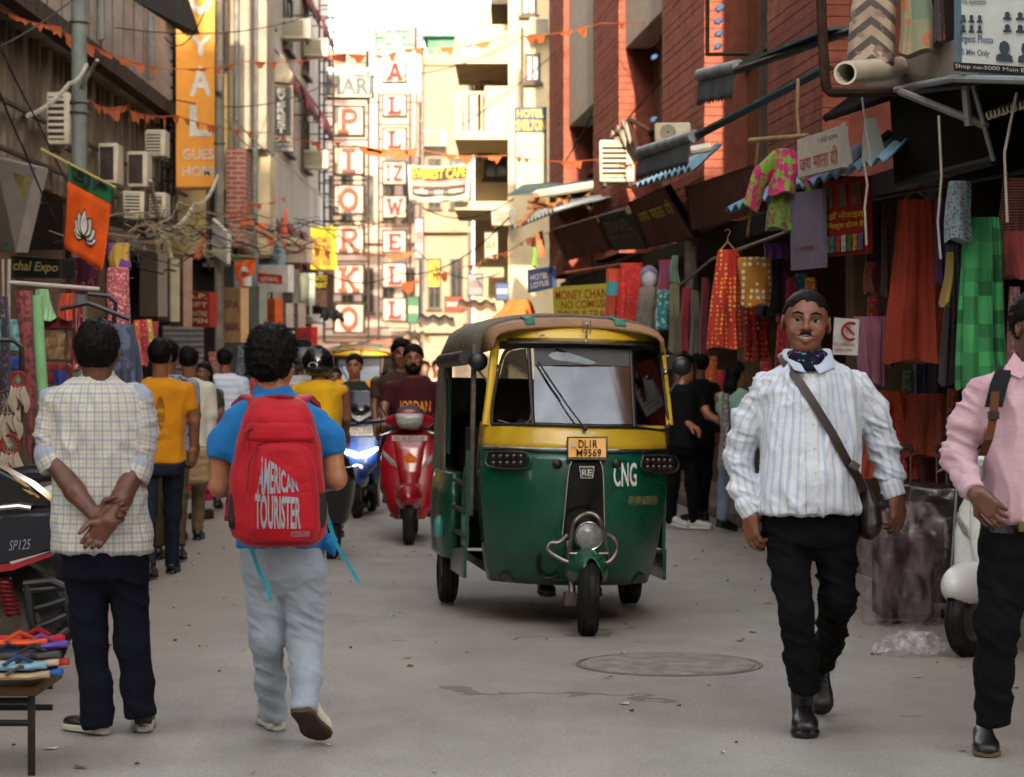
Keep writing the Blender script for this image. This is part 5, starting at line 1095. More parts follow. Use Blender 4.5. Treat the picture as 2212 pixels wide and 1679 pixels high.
    solid('rear_body', p_tab([(.28, 0, 1.15, .12, .35), (.45, 0, 1.15, .17, .42), (.62, 0, 1.18, .18, .46), (.72, 0, 1.2, .15, .46)], .02, 2.6), paint, t, o0, .014)
    solid('seat', p_tab([(.70, 0, 1.12, .15, .42), (.77, 0, 1.12, .14, .40), (.80, 0, 1.15, .10, .36)], .02, 2.6), SEATB, t, o0, .014)
    if sc != 1: t.scale = (sc, sc, sc)
    return t
REDP = mt('red metallic paint', (146, 12, 26), .22, var=.2, scale=3, coat=.6); BLUP = mt('blue metallic paint', (34, 70, 140), .25, var=.25, scale=3, coat=.6); WHTP = mt('white scooter paint', (206, 206, 202), .3, var=.08, scale=3, dirt=(160, 152, 140), coat=.4); BLKPT = mt('black gloss paint', (16, 17, 20), .2, coat=.5)
s1 = scooter('red scooter with white crash bars ridden by the man in the maroon shirt', 883, 20.05, R(1), REDP, plate=['DL 4S AT 5149'])
c0 = Vector((0, .20, .70)); ORG = mt('orange sticker', (220, 110, 30), .5, var=.3, scale=30)
m = MB(); m.prism([Vector((.055 * (1 + .22 * math.sin(a * 3 + 1)) * math.cos(a), .205, .70 + .055 * (1 + .15 * math.cos(a * 4)) * math.sin(a))) for a in np.arange(26) * 2 * math.pi / 26], (0, 1, 0), .006); 
for v_ in range(len(m.v)): m.v[v_] = (m.v[v_][0], m.v[v_][1] + .0, m.v[v_][2])
m.build('sticker', ORG, s1); 
scooter('blue scooter with lit headlamp and white trim behind the red scooter', 772, 23.6, R(-3), BLUP, BLKPT, 'sport', ['DL 10', 'CS 5577'], lit=True)
scooter('black scooter carrying the two helmeted riders, seen from behind', 650, 19.85, R(195.5), BLKPT)
scooter('white parked scooter at the right behind the man in pink', 2092, 12.35, R(-38), WHTP, sc=.92)
# ---- parked motorcycle at the left edge (side on, tail towards us)
md_ = 10.9; mo = at(6, 1356, md_); MC = thing('motorcycle', 'black motorcycle with red and white stripe parked at the left edge', 'motorcycle', (mo.x, md_, 0), 0, 'scooters and motorcycles')
wheel(MC, (0, 0, .30), .30, .1, (0, 1, 0)); wheel(MC, (-1.3, 0, .30), .30, .09, (0, 1, 0)); L_ = lambda px, py, dy=0.: at(px, py, md_ + dy) - MC.location
NVY = mt('black blue plastic', (22, 27, 38), .3, var=.2, scale=4, coat=.3, dirt=(34, 38, 46))
m = MB(); m.prism([L_(-150, 1120, -.16), L_(0, 1108, -.16), L_(60, 1102, -.16), L_(124, 1099, -.14), L_(130, 1150, -.14), L_(122, 1192, -.15), L_(60, 1218, -.16), L_(0, 1232, -.17), L_(-150, 1240, -.17)], (0, 1, 0), .26); m.build('side_panel', NVY, MC, bevel=.03, seg=3)
m = MB(); m.prism([L_(-180, 960, -.12), L_(0, 1012, -.12), L_(60, 1045, -.12), L_(110, 1086, -.11), L_(118, 1100, -.11), L_(60, 1104, -.12), L_(-180, 1110, -.12)], (0, 1, 0), .2); m.build('tail_cowl', BLKPT, MC, bevel=.03, seg=3)
GLD = mt('gold decal', (190, 150, 84), .4); 
for a in ([(20, 1022), (50, 1040), (66, 1052), (56, 1052), (36, 1038)], [(48, 1056), (66, 1060), (78, 1070), (66, 1068)], [(72, 1064), (82, 1070), (86, 1076), (78, 1074)]): m = MB(); m.prism([L_(x, y, -.124) for x, y in a], (0, -1, 0), .003); m.build('decal', GLD, MC)
m = MB(); m.prism([L_(-150, 1240, -.176), L_(28, 1216, -.176), L_(118, 1192, -.165), L_(116, 1200, -.165), L_(28, 1232, -.176), L_(-150, 1256, -.176)], (0, -1, 0), .006); m.build('red_stripe', mt('red stripe', (172, 34, 48), .35), MC)
m = MB(); m.prism([L_(20, 1214, -.178), L_(110, 1190, -.166), L_(100, 1194, -.168), L_(26, 1219, -.178)], (0, -1, 0), .006); m.build('white_stripe', EYEW, MC)
put = [L_(19, 1168, -.176), L_(67, 1164, -.172), L_(67, 1186, -.172), L_(19, 1190, -.176)]; v, f = text_mesh('SP125', 0, .3); obj_from('lettering', me_from([quadmap(put, a, 1 - b, .002) for a, b in v], f), SILV, MC)
m = MB(); m.tube([L_(0, 1098, -.15), L_(40, 1094, -.16), L_(66, 1098, -.15)], .014, 8); m.build('grab_rail', CHR, MC)
for i, (x0, y0, x1, y1) in enumerate(((52, 1276, 136, 1268), (66, 1318, 140, 1296), (66, 1360, 142, 1330), (100, 1390, 146, 1360))): m = MB(); m.tube([L_(x0, y0, -.16), L_((x0 + x1) / 2, (y0 + y1) / 2 + 2, -.19), L_(x1, y1, -.16)], .016, 8); m.build('saree_guard_bar', BLKP, MC)
m = MB(); m.tube([L_(52, 1262, -.17), L_(110, 1256, -.18), L_(140, 1270, -.16)], .02, 8); m.build('saree_guard_bar', BLKP, MC); m = MB(); m.tube([L_(60, 1260, -.17), L_(66, 1330, -.18), L_(82, 1400, -.16)], .02, 8); m.build('saree_guard_bar', BLKP, MC)
m = MB()
pts = []
for i in range(60): a = i * .9; c_ = L_(8, 1250, -.12) * (1 - i / 59) + L_(28, 1330, -.1) * (i / 59); pts.append(c_ + Vector((math.cos(a) * .03, math.sin(a) * .03, 0)))
m.tube(pts, .008, 6); m.build('rear_spring', mt('red spring', (124, 24, 28), .4), MC); m = MB(); m.box((-.35, 0, .42), (.6, .2, .34)); m.build('engine_block', BLKP, MC, bevel=.03); m = MB(); m.cyl((-.1, -.02, .3), (-.65, -.02, .36), .03, n=8); m.build('swing_arm', BLKP, MC)
solid('tank', p_tab([(.62, -.95, 0, .3, .13), (.8, -.95, 0, .3, .15), (.92, -.92, 0, .2, .1)], .02), BLKPT, MC, (0, 0, 0), .015); m = MB(); m.tube([(-1.3, .09, .3), (-1.12, .09, .85), (-1.05, .09, 1.0)], .025, 8); m.build('fork_leg', STEEL, MC); m = MB(); m.tube([(-1.02, -.35, 1.03), (-1.08, 0, .98), (-1.02, .35, 1.03)], .014, 8); m.build('handlebar', BLKP, MC)
# second bike behind it: pale tail panel
m2o = at(95, 1110, 12.2); t = thing('motorcycle', 'silver tailed motorcycle parked behind the black one, mostly hidden by the checked shirt', 'motorcycle', (m2o.x - .3, 12.2, 0), 0, 'scooters and motorcycles'); K_ = lambda px, py, dy=0.: at(px, py, 12.2 + dy) - t.location
m = MB(); m.prism([K_(20, 1078), K_(120, 1044), K_(170, 1040), K_(170, 1090), K_(118, 1100), K_(40, 1098)], (0, 1, 0), .2); m.build('tail_panel', WHTP, t, bevel=.03, seg=3); m = MB(); m.prism([K_(-40, 1022, .0), K_(60, 1006, .0), K_(150, 1008, .0), K_(170, 1036, .0), K_(110, 1040), K_(-40, 1060)], (0, 1, 0), .24); m.build('seat', NVY, t, bevel=.04, seg=3)
wheel(t, (.2, .1, .3), .3, .1, (0, 1, 0)); wheel(t, (-1.05, .1, .3), .3, .09, (0, 1, 0)); m = MB(); m.box((-.4, .1, .45), (.7, .2, .4)); m.build('engine_block', BLKP, t, bevel=.03)
# ------------------------------------------------------------------ printed cloth and hanging garments
def prt(name, base, spot=None, scale=30., kind='dots', thr=.3, spot2=None, rough=.75):
    k = ('prt', name)
    if k in _mc: return _mc[k]
    g = G(name); c = g.coord(); col = g.mix(g.ramp(g.noise(c, 5, 4), .3, .7), tuple(v * .75 for v in base), base)
    if spot:
        if kind == 'dots': f = g.math('LESS_THAN', g.n('ShaderNodeTexVoronoi', 0, None, Vector=c, Scale=scale, Randomness=.25), thr)
        elif kind == 'noise': f = g.ramp(g.noise(c, scale, 3, .6), thr, thr + .06)
        elif kind == 'stripe': f = g.line(g.sep(c)[2], 1 / scale, thr / scale)
        elif kind == 'vstripe': f = g.line(g.sep(c)[0], 1 / scale, thr / scale)
        elif kind == 'chevron': s = g.sep(c); f = g.line(g.math('ADD', s[2], g.math('MULTIPLY', g.math('ABSOLUTE', s[0]), .8)), 1 / scale, thr / scale)
        elif kind == 'patch':
            q = g.n('ShaderNodeTexVoronoi', 1, dict(distance='CHEBYCHEV'), Vector=g.mapv(c, 1, .01, 1), Scale=scale, Randomness=.15); f = g.sep(q)[0]
        col = g.mix(f, col, spot)
        if spot2: col = g.mix(g.ramp(g.noise(c, scale * 1.3, 2), .58, .62), col, spot2)
    g.bump(g.noise(g.mapv(c, 2, 2, .6), 12, 4), .35, .03); _mc[k] = g.fin(col, rough); g.b.inputs['Sheen Weight'].default_value = .1; return _mc[k]
def hang(name, label, q, d, mat, pl=6, amp=.24, cat='clothing', dep=.085, sleeves=0, group='clothes hanging outside the shops', hanger=False, neck=False, slant=0.):
    """cloth hanging in folds; q = photo (x0, x1 at top y0, x2, x3 at bottom y1)"""
    x0, x1, y0, x2, x3, y1 = q; o = at((x2 + x3) / 2, y1, d); t = thing(name, label, cat, o, 0, group); m = MB(); n, k = 44, 14; rings = []; ph = random.uniform(0, 6)
    for j in range(k + 1):
        s = j / k; cxx = ((x0 + x1) * (1 - s) + (x2 + x3) * s) / 2; hw = ((x1 - x0) * (1 - s) + (x3 - x2) * s) / 2 * d / FPX; c = at(cxx + 2 * math.sin(s * 5 + ph), y0 + (y1 - y0) * s, d) - o
        if j == 0: hw *= .92
        r = []
        for i in range(n):
            a = 2 * math.pi * i / n; f = 1 + amp * min(1, .25 + s) * math.sin(pl * a + ph + .8 * s + .9 * math.sin(2 * a + ph)) + amp * .4 * math.sin(2.3 * pl * a + 2 * ph)
            r.append(c + Vector((math.cos(a) * hw * (1 + .12 * (f - 1)), math.sin(a) * dep * (.5 + .7 * s) * f * 1.0, (.014 * math.sin(a * 3 + ph) if j == k else 0) + slant * math.cos(a) * hw)))
        rings.append(r)
    m.loft(rings); m.build('cloth', mat, t, 70)
    if sleeves:
        for s_ in (-1, 1):
            a = at(x0 if s_ < 0 else x1, y0 + 6, d) - o; hw = (x1 - x0) * d / FPX / 2; m = MB(); m.loft([m.ring(a + Vector((-s_ * .03, 0, -.03)), (s_ * .7, 0, -.8), .07, 14, .035), m.ring(a + Vector((s_ * .10, 0, -.10 - .1 * sleeves)), (s_ * .7, 0, -.8), .075, 14, .035), m.ring(a + Vector((s_ * (.10 + .1 * sleeves), 0, -.14 - .36 * sleeves)), (s_ * .5, 0, -.9), .07, 14, .03)]); m.build('sleeve', mat, t, 70)
    if hanger:
        a = at((x0 + x1) / 2, y0, d) - o; w_ = (x1 - x0) * d / FPX * .42; m = MB(); m.tube([a + Vector((-w_, 0, -.02)), a + Vector((0, 0, .06)), a + Vector((w_, 0, -.02))], .007, 6); m.tube([a + Vector((0, 0, .06)), a + Vector((0, 0, .1)), a + Vector((.02, 0, .13)), a + Vector((0, 0, .15)), a + Vector((-.02, 0, .135))], .003, 6); m.build('hanger', mt('hanger wood', (176, 140, 92), .5), t)
    return t
def rod(name, label, pts, r, mat, cat='rod', group=None):
    P_ = [at(*p) for p in pts]; t = thing(name, label, cat, P_[0], 0, group); m = MB(); m.tube([p - P_[0] for p in P_], r, 8); m.build('bar', mat, t); return t
WOODP = mt('bamboo', (150, 122, 84), .7, var=.3); IRONB = mt('rusty iron', (66, 46, 36), .75, var=.4, scale=8); WIREB = mt('wire black', (26, 25, 25), .7)
def board2(name, label, quad, thick, mat, cat='sign', frame=None, group=None, fw=.03): return board(name, label, cat, quad, thick, mat, frame, group, fw)
T_RED = mt('red sign paint', (186, 40, 40), .6); T_YEL = mt('yellow sign paint', (196, 176, 48), .6); T_WHT = mt('white sign paint', (214, 208, 196), .6); T_DK = mt('dark sign paint', (46, 44, 46), .6); T_BRN = mt('brown sign paint', (128, 66, 58), .6); T_GRN = mt('green sign paint', (52, 128, 96), .6); T_BLU = mt('blue grey sign paint', (96, 116, 140), .6); T_ORG = mt('pale sign lettering', (222, 206, 170), .5)
BSOIL = lambda n, c: mt(n, c, .6, var=.15, scale=2.5, dirt=tuple(v * .75 for v in c))
# ------------------------------------------------------------------ right side, near to far
# clothes at the right edge
hang('hanging_dress', 'green patchwork dress hanging at the far right behind the man in pink', (2078, 2160, 470, 2066, 2176, 838), 13.4, prt('green patchwork', (12, 92, 50), (70, 170, 100), 13, 'patch'), 9, .42, neck=True)
hang('hanging_blouse', 'floral pale blue blouse hanging above the green dress', (2046, 2096, 392, 2040, 2100, 520), 13.3, prt('blue floral', (142, 178, 188), (150, 60, 70), 60, 'noise', .55, (40, 60, 80)), 4, .15)
hang('hanging_dress', 'bright rust orange dress hanging beside the green patchwork dress', (1938, 2020, 432, 1912, 2042, 782), 14.6, prt('rust orange', (178, 62, 24), (150, 44, 30), 90, 'noise', .5), 6, .28, hanger=True)
hang('hanging_dress', 'black dress with tiny red flowers between the orange and green dresses', (2044, 2076, 530, 2030, 2082, 830), 13.8, prt('black floral', (24, 22, 26), (140, 50, 60), 70, 'noise', .6), 5)
hang('hanging_scarf', 'purple scarf hanging beside the rust orange dress', (2022, 2046, 430, 2020, 2044, 615), 14.3, prt('purple', (62, 34, 96)), 4)
hang('hanging_scarf', 'narrow mustard scarf in front of the black floral dress', (2046, 2064, 545, 2030, 2050, 660), 13.5, prt('mustard', (150, 132, 40)), 3)
hang('hanging_scarf', 'brown paisley scarf hanging left of the rust orange dress', (1908, 1936, 440, 1900, 1944, 640), 14.9, prt('brown paisley', (112, 84, 46), (60, 40, 60), 50, 'noise', .5), 4)
hang('hanging_scarf', 'dark green scarf hanging left of the paisley scarf', (1872, 1904, 462, 1870, 1904, 570), 15.2, prt('bottle green', (20, 44, 38)), 4); hang('hanging_scarf', 'coral printed cloth under the dark green scarf', (1868, 1896, 566, 1866, 1900, 632), 15.1, prt('coral', (170, 84, 74), (200, 120, 110), 80, 'noise', .55), 4)
hang('hanging_skirt', 'dusty pink skirt hanging beside the no smoking notice', (1840, 1922, 684, 1860, 1915, 830), 14.8, prt('dusty pink', (156, 92, 116), (140, 78, 104), 60, 'vstripe', .4), 9, .25)
hang('hanging_scarf', 'paisley gold hem cloth behind the dusty pink skirt', (1918, 1944, 620, 1902, 1930, 790), 15.0, prt('brown paisley'  , (112, 84, 46)), 4); hang('hanging_scarf', 'rose red blouse hanging top right behind the green dress', (2168, 2215, 500, 2165, 2220, 600), 13.6, prt('rose', (176, 76, 76)), 4); hang('hanging_scarf', 'dark red striped scarf at the right edge above the rose blouse', (2165, 2215, 385, 2150, 2215, 540), 13.9, prt('dark red stripe', (70, 26, 28), (120, 60, 50), 60, 'stripe', .4), 4)
hang('hanging_skirt', 'long orange and red gathered skirt low behind the striped shirt man', (1878, 1960, 845, 1850, 1985, 1030), 15.3, prt('orange red', (186, 70, 20), (150, 24, 18), 8, 'noise', .5), 10, .3); hang('hanging_skirt', 'rust cloth hanging low behind the pink shirt', (1962, 2040, 850, 1950, 2045, 985), 15.2, prt('rust cloth', (150, 56, 24), (120, 40, 20), 60, 'noise', .5), 6, .25)
hang('hanging_skirt', 'dark red folded cloth low between the suitcase handles', (1985, 2060, 955, 1990, 2060, 1060), 15.5, prt('dark red', (96, 22, 20)), 6)
# middle clothes: sarees
hang('hanging_saree', 'orange red saree with gold dots and gold border hanging beside the polka dot cloth', (1548, 1596, 540, 1526, 1604, 752), 17.5, prt('gold dotted orange', (196, 40, 18), (222, 158, 60), 30, 'dots', .34), 7, .2, hanger=True); hang('hanging_saree', 'lower fold of gold dotted red saree under the mustard cloth', (1606, 1664, 650, 1604, 1660, 778), 17.9, prt('gold dotted red', (170, 24, 20), (206, 140, 60), 26, 'dots', .3), 6)
hang('hanging_scarf', 'mustard scarf with white polka dots beside the orange saree', (1594, 1668, 556, 1600, 1664, 660), 17.3, prt('mustard polka', (198, 130, 14), (214, 200, 180), 21, 'dots', .32), 3, .08); hang('hanging_scarf', 'dark navy cloth behind the mustard polka dot scarf', (1640, 1692, 560, 1630, 1688, 682), 17.8, prt('navy', (20, 22, 40)), 4); hang('hanging_scarf', 'magenta cloth strip right of the navy cloth', (1682, 1700, 590, 1676, 1694, 695), 18, prt('magenta', (170, 24, 90)), 3); hang('hanging_scarf', 'purple pleated cloth hanging over the navy cloth', (1650, 1702, 526, 1650, 1702, 560), 17.6, prt('lilac', (110, 66, 150), (90, 50, 130), 40, 'vstripe', .4), 8)
for i, (nm, lab, q, c) in enumerate((('hanging_scarf', 'red orange and teal banded scarf left of the red saree', (1310, 1340, 580, 1304, 1334, 712), ((196, 60, 20), (40, 130, 140), 3.0, 'stripe')), ('hanging_saree', 'plain red saree hanging beside the money changer sign', (1342, 1390, 568, 1326, 1388, 716), ((186, 24, 22), (200, 60, 40), 30, 'noise')), ('hanging_dress', 'grey tunic with dark embroidery right of the red saree', (1380, 1422, 620, 1374, 1424, 730), ((120, 112, 102), (70, 64, 60), 20, 'noise')), ('hanging_scarf', 'red blue patterned cloth above the teal towel', (1424, 1452, 562, 1420, 1450, 628), ((150, 30, 34), (40, 50, 120), 34, 'dots')), ('hanging_towel', 'teal towel with white print under the patterned cloth', (1418, 1450, 626, 1416, 1448, 712), ((20, 132, 128), (190, 200, 190), 22, 'noise')), ('hanging_scarf', 'knotted olive scarf right of the teal towel', (1448, 1470, 606, 1442, 1474, 760), ((116, 110, 84), None, 1, '')), ('hanging_scarf', 'crimson scarf right of the olive scarf', (1472, 1490, 622, 1470, 1494, 760), ((140, 18, 40), None, 1, '')), ('hanging_scarf', 'grey brown scarf between two crimson scarves', (1494, 1512, 628, 1490, 1516, 764), ((98, 86, 78), None, 1, '')), ('hanging_scarf', 'dark crimson scarf beside the orange saree', (1514, 1532, 600, 1512, 1532, 764), ((110, 14, 34), None, 1, '')), ('hanging_scarf', 'sea green sequinned cloth above the olive scarf', (1450, 1464, 552, 1446, 1468, 612), ((110, 140, 118), None, 1, '')))):
    b, s, sc_, kd = c; hang(nm, lab, q, 23.5 - i * .25, prt('cloth %d' % i, b, s, sc_, kd or 'dots', .55 if kd == 'noise' else .4), 5, .22)
mh = at(1402, 604, 23.2); t = thing('mannequin_head', 'pale mannequin head in a grey scarf above the grey tunic', 'mannequin', mh); solid('head', p_ell(mh, (.08, .09, .11)) + p_chain([(mh + Vector((0, 0, -.08)), .04), (mh + Vector((0, .02, -.2)), .05)]), mt('mannequin plastic', (180, 176, 186), .5), t, mh, .012); solid('headscarf', p_ell(mh + Vector((0, .02, .02)), (.095, .1, .115)), prt('grey lilac', (120, 112, 130)), t, mh, .012, .004, post=lambda p: (mh.y - .03) - p[:, 1] - (p[:, 2] - mh.z) * .5)
hang('hanging_kurta', 'lime green and pink child dress hanging under the white Hindi sign', (1676, 1716, 322, 1660, 1722, 420), 15.2, prt('lime pink', (196, 22, 110), (96, 150, 30), 16, 'noise', .5), 5, .2, sleeves=.6); hang('hanging_trousers', 'lime green patterned child trousers below the lime and pink dress', (1668, 1706, 420, 1652, 1716, 495), 15.25, prt('lime print', (96, 150, 30), (120, 40, 60), 30, 'noise', .52), 4, .3)
hang('hanging_poncho', 'cream and brown chevron poncho hanging top right over the white pipe', (1846, 1942, -30, 1826, 1930, 140), 13.2, prt('chevron wool', (176, 156, 134), (70, 62, 56), 9.5, 'chevron', .45, (120, 100, 90)), 3, .12); hang('hanging_scarf', 'cream scarf and patchwork blouse hanging right of the chevron poncho', (1946, 2010, -30, 1942, 2024, 116), 13.0, prt('cream patch', (176, 150, 108), (90, 110, 90), 9, 'patch', spot2=(160, 90, 50)), 4, .2)
hang('hanging_scarf', 'black scarf with red tassels beside the photo sign', (2024, 2040, -30, 2016, 2036, 95), 12.9, prt('black red', (40, 16, 18), (150, 30, 30), 30, 'noise', .6), 4)
# boards
ti, q = board2('photo_sign', 'white photo shop sign in a blue grey frame at the top right corner', [at(2063, -60, 12.3), at(2330, -60, 11.4), at(2330, 176, 11.4), at(2063, 156, 12.3)], .1, mt('white flex', (206, 210, 206), .5, var=.06), frame=mt('blue grey frame', (96, 120, 132), .6, var=.2), fw=.05)
IDP = mt('id photo ink', (70, 84, 92), .6)
put_text('Urgent Photo', q, (.03, .62, .33, .72), T_BLU, ti, .01); put_text('5 Min Only', q, (.06, .76, .3, .84), T_BLU, ti, .01); put_text('Shop no-5000 Main Bazar Paharganj', q, (.02, .915, .99, .965), T_WHT, ti, .0, off=.012); m = MB(); m.prism([quadmap(q, u_, v_, .008) - ti.location for u_, v_ in ((.0, .9), (1, .9), (1, .985), (0, .985))], (0, 1, 0), .004); m.build('footer_band', T_DK, ti)
put_text('Visa Application', q, (.06, .26, .27, .34), IDP, ti); put_text('Passport', q, (.45, .14, .62, .21), IDP, ti); put_text('PVC', q, (.72, .2, .9, .28), IDP, ti)
def bust(u0, v0, w_, h_):
    vs = [quadmap(q, u0 + w_ * a, v0 + h_ * b, .010) - ti.location for a, b in ((.0, 1), (.05, .72), (.3, .62), (.2, .4), (.25, .12), (.5, 0), (.75, .12), (.8, .4), (.7, .62), (.95, .72), (1, 1))]; m = MB(); m.prism(vs, (0, 1, 0), .002); m.build('portrait', IDP, ti, smooth=0)
for r in range(2):
    for c in range(3): bust(.06 + .1 * c * .7, .42 + .1 * r, .05, .08); bust(.42 + .13 * c * .8, .38 + .12 * r, .07, .08)
for c in range(2): bust(.36 + .18 * c, .66, .14, .2)
for i, (a, b) in enumerate(((.02, .2), (.34, .5), (.68, .9))):
    pass
ti, q = board2('shop_sign', 'white shop sign with red Hindi lettering under the corrugated canopy', [at(1722, 302, 14.9), at(1814, 272, 14.1), at(1816, 362, 14.1), at(1724, 384, 14.9)], .05, BSOIL('cream flex', (196, 190, 174))); put_text('जय माता दी', q, (.06, .42, .95, .9), mt('faded red paint', (186, 96, 92), .6), ti, .01); put_text('9 शाही बाज़ार', q, (.5, .12, .96, .3), T_BLU, ti)
for lab, pts in (('pale grey metal panel leaning right of the white Hindi sign', ((1868, 256), (1892, 254), (1916, 342), (1862, 352))), ('narrow cream panel edge beside the white Hindi sign', ((1816, 270), (1826, 262), (1842, 352), (1818, 362)))):
    m = MB(); o = at(*pts[3], 13.9); t = thing('metal_panel', lab, 'panel', o); m.prism([at(x, y, 13.9) - o for x, y in pts], (0, 1, 0), .03); m.build('sheet', BSOIL('grey sheet', (160, 158, 150)), t)
ti, q = board2('poster_board', 'dark red Hindi poster board with rows of packets behind the striped shirt man', [at(1776, 393, 14.9), at(1872, 380, 14.4), at(1872, 547, 14.4), at(1779, 556, 14.9)], .04, BSOIL('dark red board', (132, 30, 26))); put_text('यहाँ मोबाइल', q, (.05, .42, .95, .53), T_YEL, ti, .01); put_text('रिचार्ज होता है', q, (.05, .56, .95, .66), T_YEL, ti, .01)
for i in range(7):
    m = MB(); m.prism([quadmap(q, u_, v_, .01) - ti.location for u_, v_ in ((.06 + .13 * i, .74), (.16 + .13 * i, .735), (.16 + .13 * i, .95), (.06 + .13 * i, .955))], (0, -1, 0), .012); m.build('packet', mt('packet %d' % i, [(190, 180, 90), (60, 130, 140), (180, 60, 60), (200, 200, 190), (80, 110, 60), (200, 140, 40), (90, 90, 140)][i], .4, scale=30, var=.5), ti)
for i in range(3): m = MB(); m.prism([quadmap(q, u_, v_, .008) - ti.location for u_, v_ in ((.06 + .32 * i, .06), (.26 + .32 * i, .05), (.26 + .32 * i, .36), (.06 + .32 * i, .37))], (0, -1, 0), .004); m.build('picture', mt('faded picture', (110, 80, 70), .6, scale=20, var=.5), ti)
ti, q = board2('shop_board', 'plain lilac grey board hanging left of the dark red poster board', [at(1706, 418, 15.2), at(1776, 408, 14.8), at(1778, 578, 14.8), at(1708, 585, 15.2)], .03, BSOIL('lilac board', (120, 110, 128))); put_text('| आधार |', q, (.2, .7, .85, .8), T_BRN, ti)
ti, q = board2('notice', 'white no smoking notice hanging behind the smiling man', [at(1802, 686, 14.4), at(1856, 690, 14.3), at(1852, 768, 14.3), at(1798, 766, 14.4)], .012, mt('white notice', (204, 202, 198), .5)); c_ = quadmap(q, .72, .34, .01) - ti.location; m = MB(); m.torus(c_, (0, 1, 0), .05, .008, 28, 6); m.box(c_, (.1, .01, .012), (0, R(45), 0)); m.build('prohibition_sign', T_RED, ti); put_text('NO SMOKING', q, (.06, .68, .9, .76), T_RED, ti); put_text('धूम्रपान निषेध', q, (.1, .82, .8, .92), T_RED, ti)
TILT = ((('maroon shop board at the far end of the tilted row', ((1194, 497), (1289, 469), (1319, 539), (1222, 565)), (30.5, 28, 28.3, 30.8), (92, 40, 34), None), ('dark green lettered shop board second in the tilted row', ((1291, 468), (1351, 452), (1399, 537), (1326, 541)), (27.8, 26, 26.3, 28.1), (48, 56, 52), 'TRAVEL'), ('maroon board with yellow Hindi lettering in the tilted row', ((1357, 438), (1436, 404), (1502, 516), (1400, 534)), (25.6, 23.4, 23.7, 25.9), (98, 40, 32), 'जय माता दी'), ('long maroon board nearest in the tilted row', ((1480, 404), (1640, 352), (1640, 460), (1494, 498)), (22.6, 18.8, 19.1, 22.9), (84, 34, 28), None)))
for lab, pts, ds, c, tx in TILT:
    ti, q = board2('shop_sign', lab, [at(x, y, d) for (x, y), d in zip(pts, ds)], .06, mt('board ' + lab[:10], c, .7, var=.35, scale=2, dirt=tuple(int(v * .5) for v in c)), group='tilted shop boards', frame=mt('dark board frame', (60, 40, 32), .8), fw=.035)
    if tx: put_text(tx, q, (.1, .2, .92, .5), T_YEL if 'Hindi' in lab else mt('faded letter', (120, 118, 100), .7), ti, .02); put_text('MONEY CHANGER', q, (.1, .6, .8, .68), mt('faded letter', (120, 118, 100), .7), ti) if tx == 'TRAVEL' else None
ti, q = board2('money_changer_sign', 'yellow money changer sign with red lettering beside the rickshaw roof', [at(1194, 620, 26.5), at(1330, 611, 24.6), at(1330, 716, 24.6), at(1197, 716, 26.5)], .08, mt('yellow flex', (206, 198, 74), .5, var=.08)); put_text('MONEY CHANGER', q, (.05, .10, 1.12, .30), T_RED, ti, .012); put_text('NO COMISSION', q, (.14, .33, 1.05, .5), T_RED, ti, .012); put_text('TOUR & TRAVEL', q, (.08, .55, 1.05, .72), T_RED, ti, .012)
for i in range(4): m = MB(); m.prism([quadmap(q, u_, v_, .006) - ti.location for u_, v_ in ((.1 + .24 * i, .77), (.3 + .24 * i, .765), (.3 + .24 * i, .98), (.1 + .24 * i, .98))], (0, -1, 0), .003); m.build('picture', mt('sign picture %d' % i, [(190, 170, 130), (170, 120, 140), (120, 170, 180), (180, 180, 160)][i], .5, scale=25, var=.5), ti)
ti, q = board2('shop_sign', 'small blue hand painted board at the far end of the right hand shops', [at(1139, 583, 33), at(1192, 576, 32), at(1195, 621, 32), at(1140, 633, 33)], .05, BSOIL('blue board', (52, 66, 110))); put_text('HOTEL', q, (.15, .25, .85, .5), T_WHT, ti); put_text('LOTUS', q, (.15, .6, .85, .85), T_WHT, ti)
ti, q = board2('hotel_sign', 'slate and beige hotel sign board with yellow lettering beside the brick building', [at(1111, 231, 42), at(1181, 231, 42), at(1181, 420, 42), at(1111, 420, 42)], .15, mt('slate sign', (58, 64, 92), .5, var=.1)); put_text('HOTEL', q, (.08, .03, .92, .12), mt('sign gold', (206, 176, 70), .5), ti, .03); put_text('SHELTON', q, (.05, .15, .95, .27), mt('sign gold', (206, 176, 70), .5), ti, .03)
m = MB(); m.prism([quadmap(q, u_, v_, .01) - ti.location for u_, v_ in ((.06, .30), (.94, .30), (.94, .98), (.06, .98))], (0, 1, 0), .004); m.build('beige_field', mt('beige field', (196, 178, 136), .5, var=.06), ti); put_text('GST IN :', q, (.22, .77, .68, .84), T_BLU, ti, .01, off=.014); put_text('07AACPH1723N1ZN', q, (.1, .87, .9, .92), T_BLU, ti, .0, off=.014)
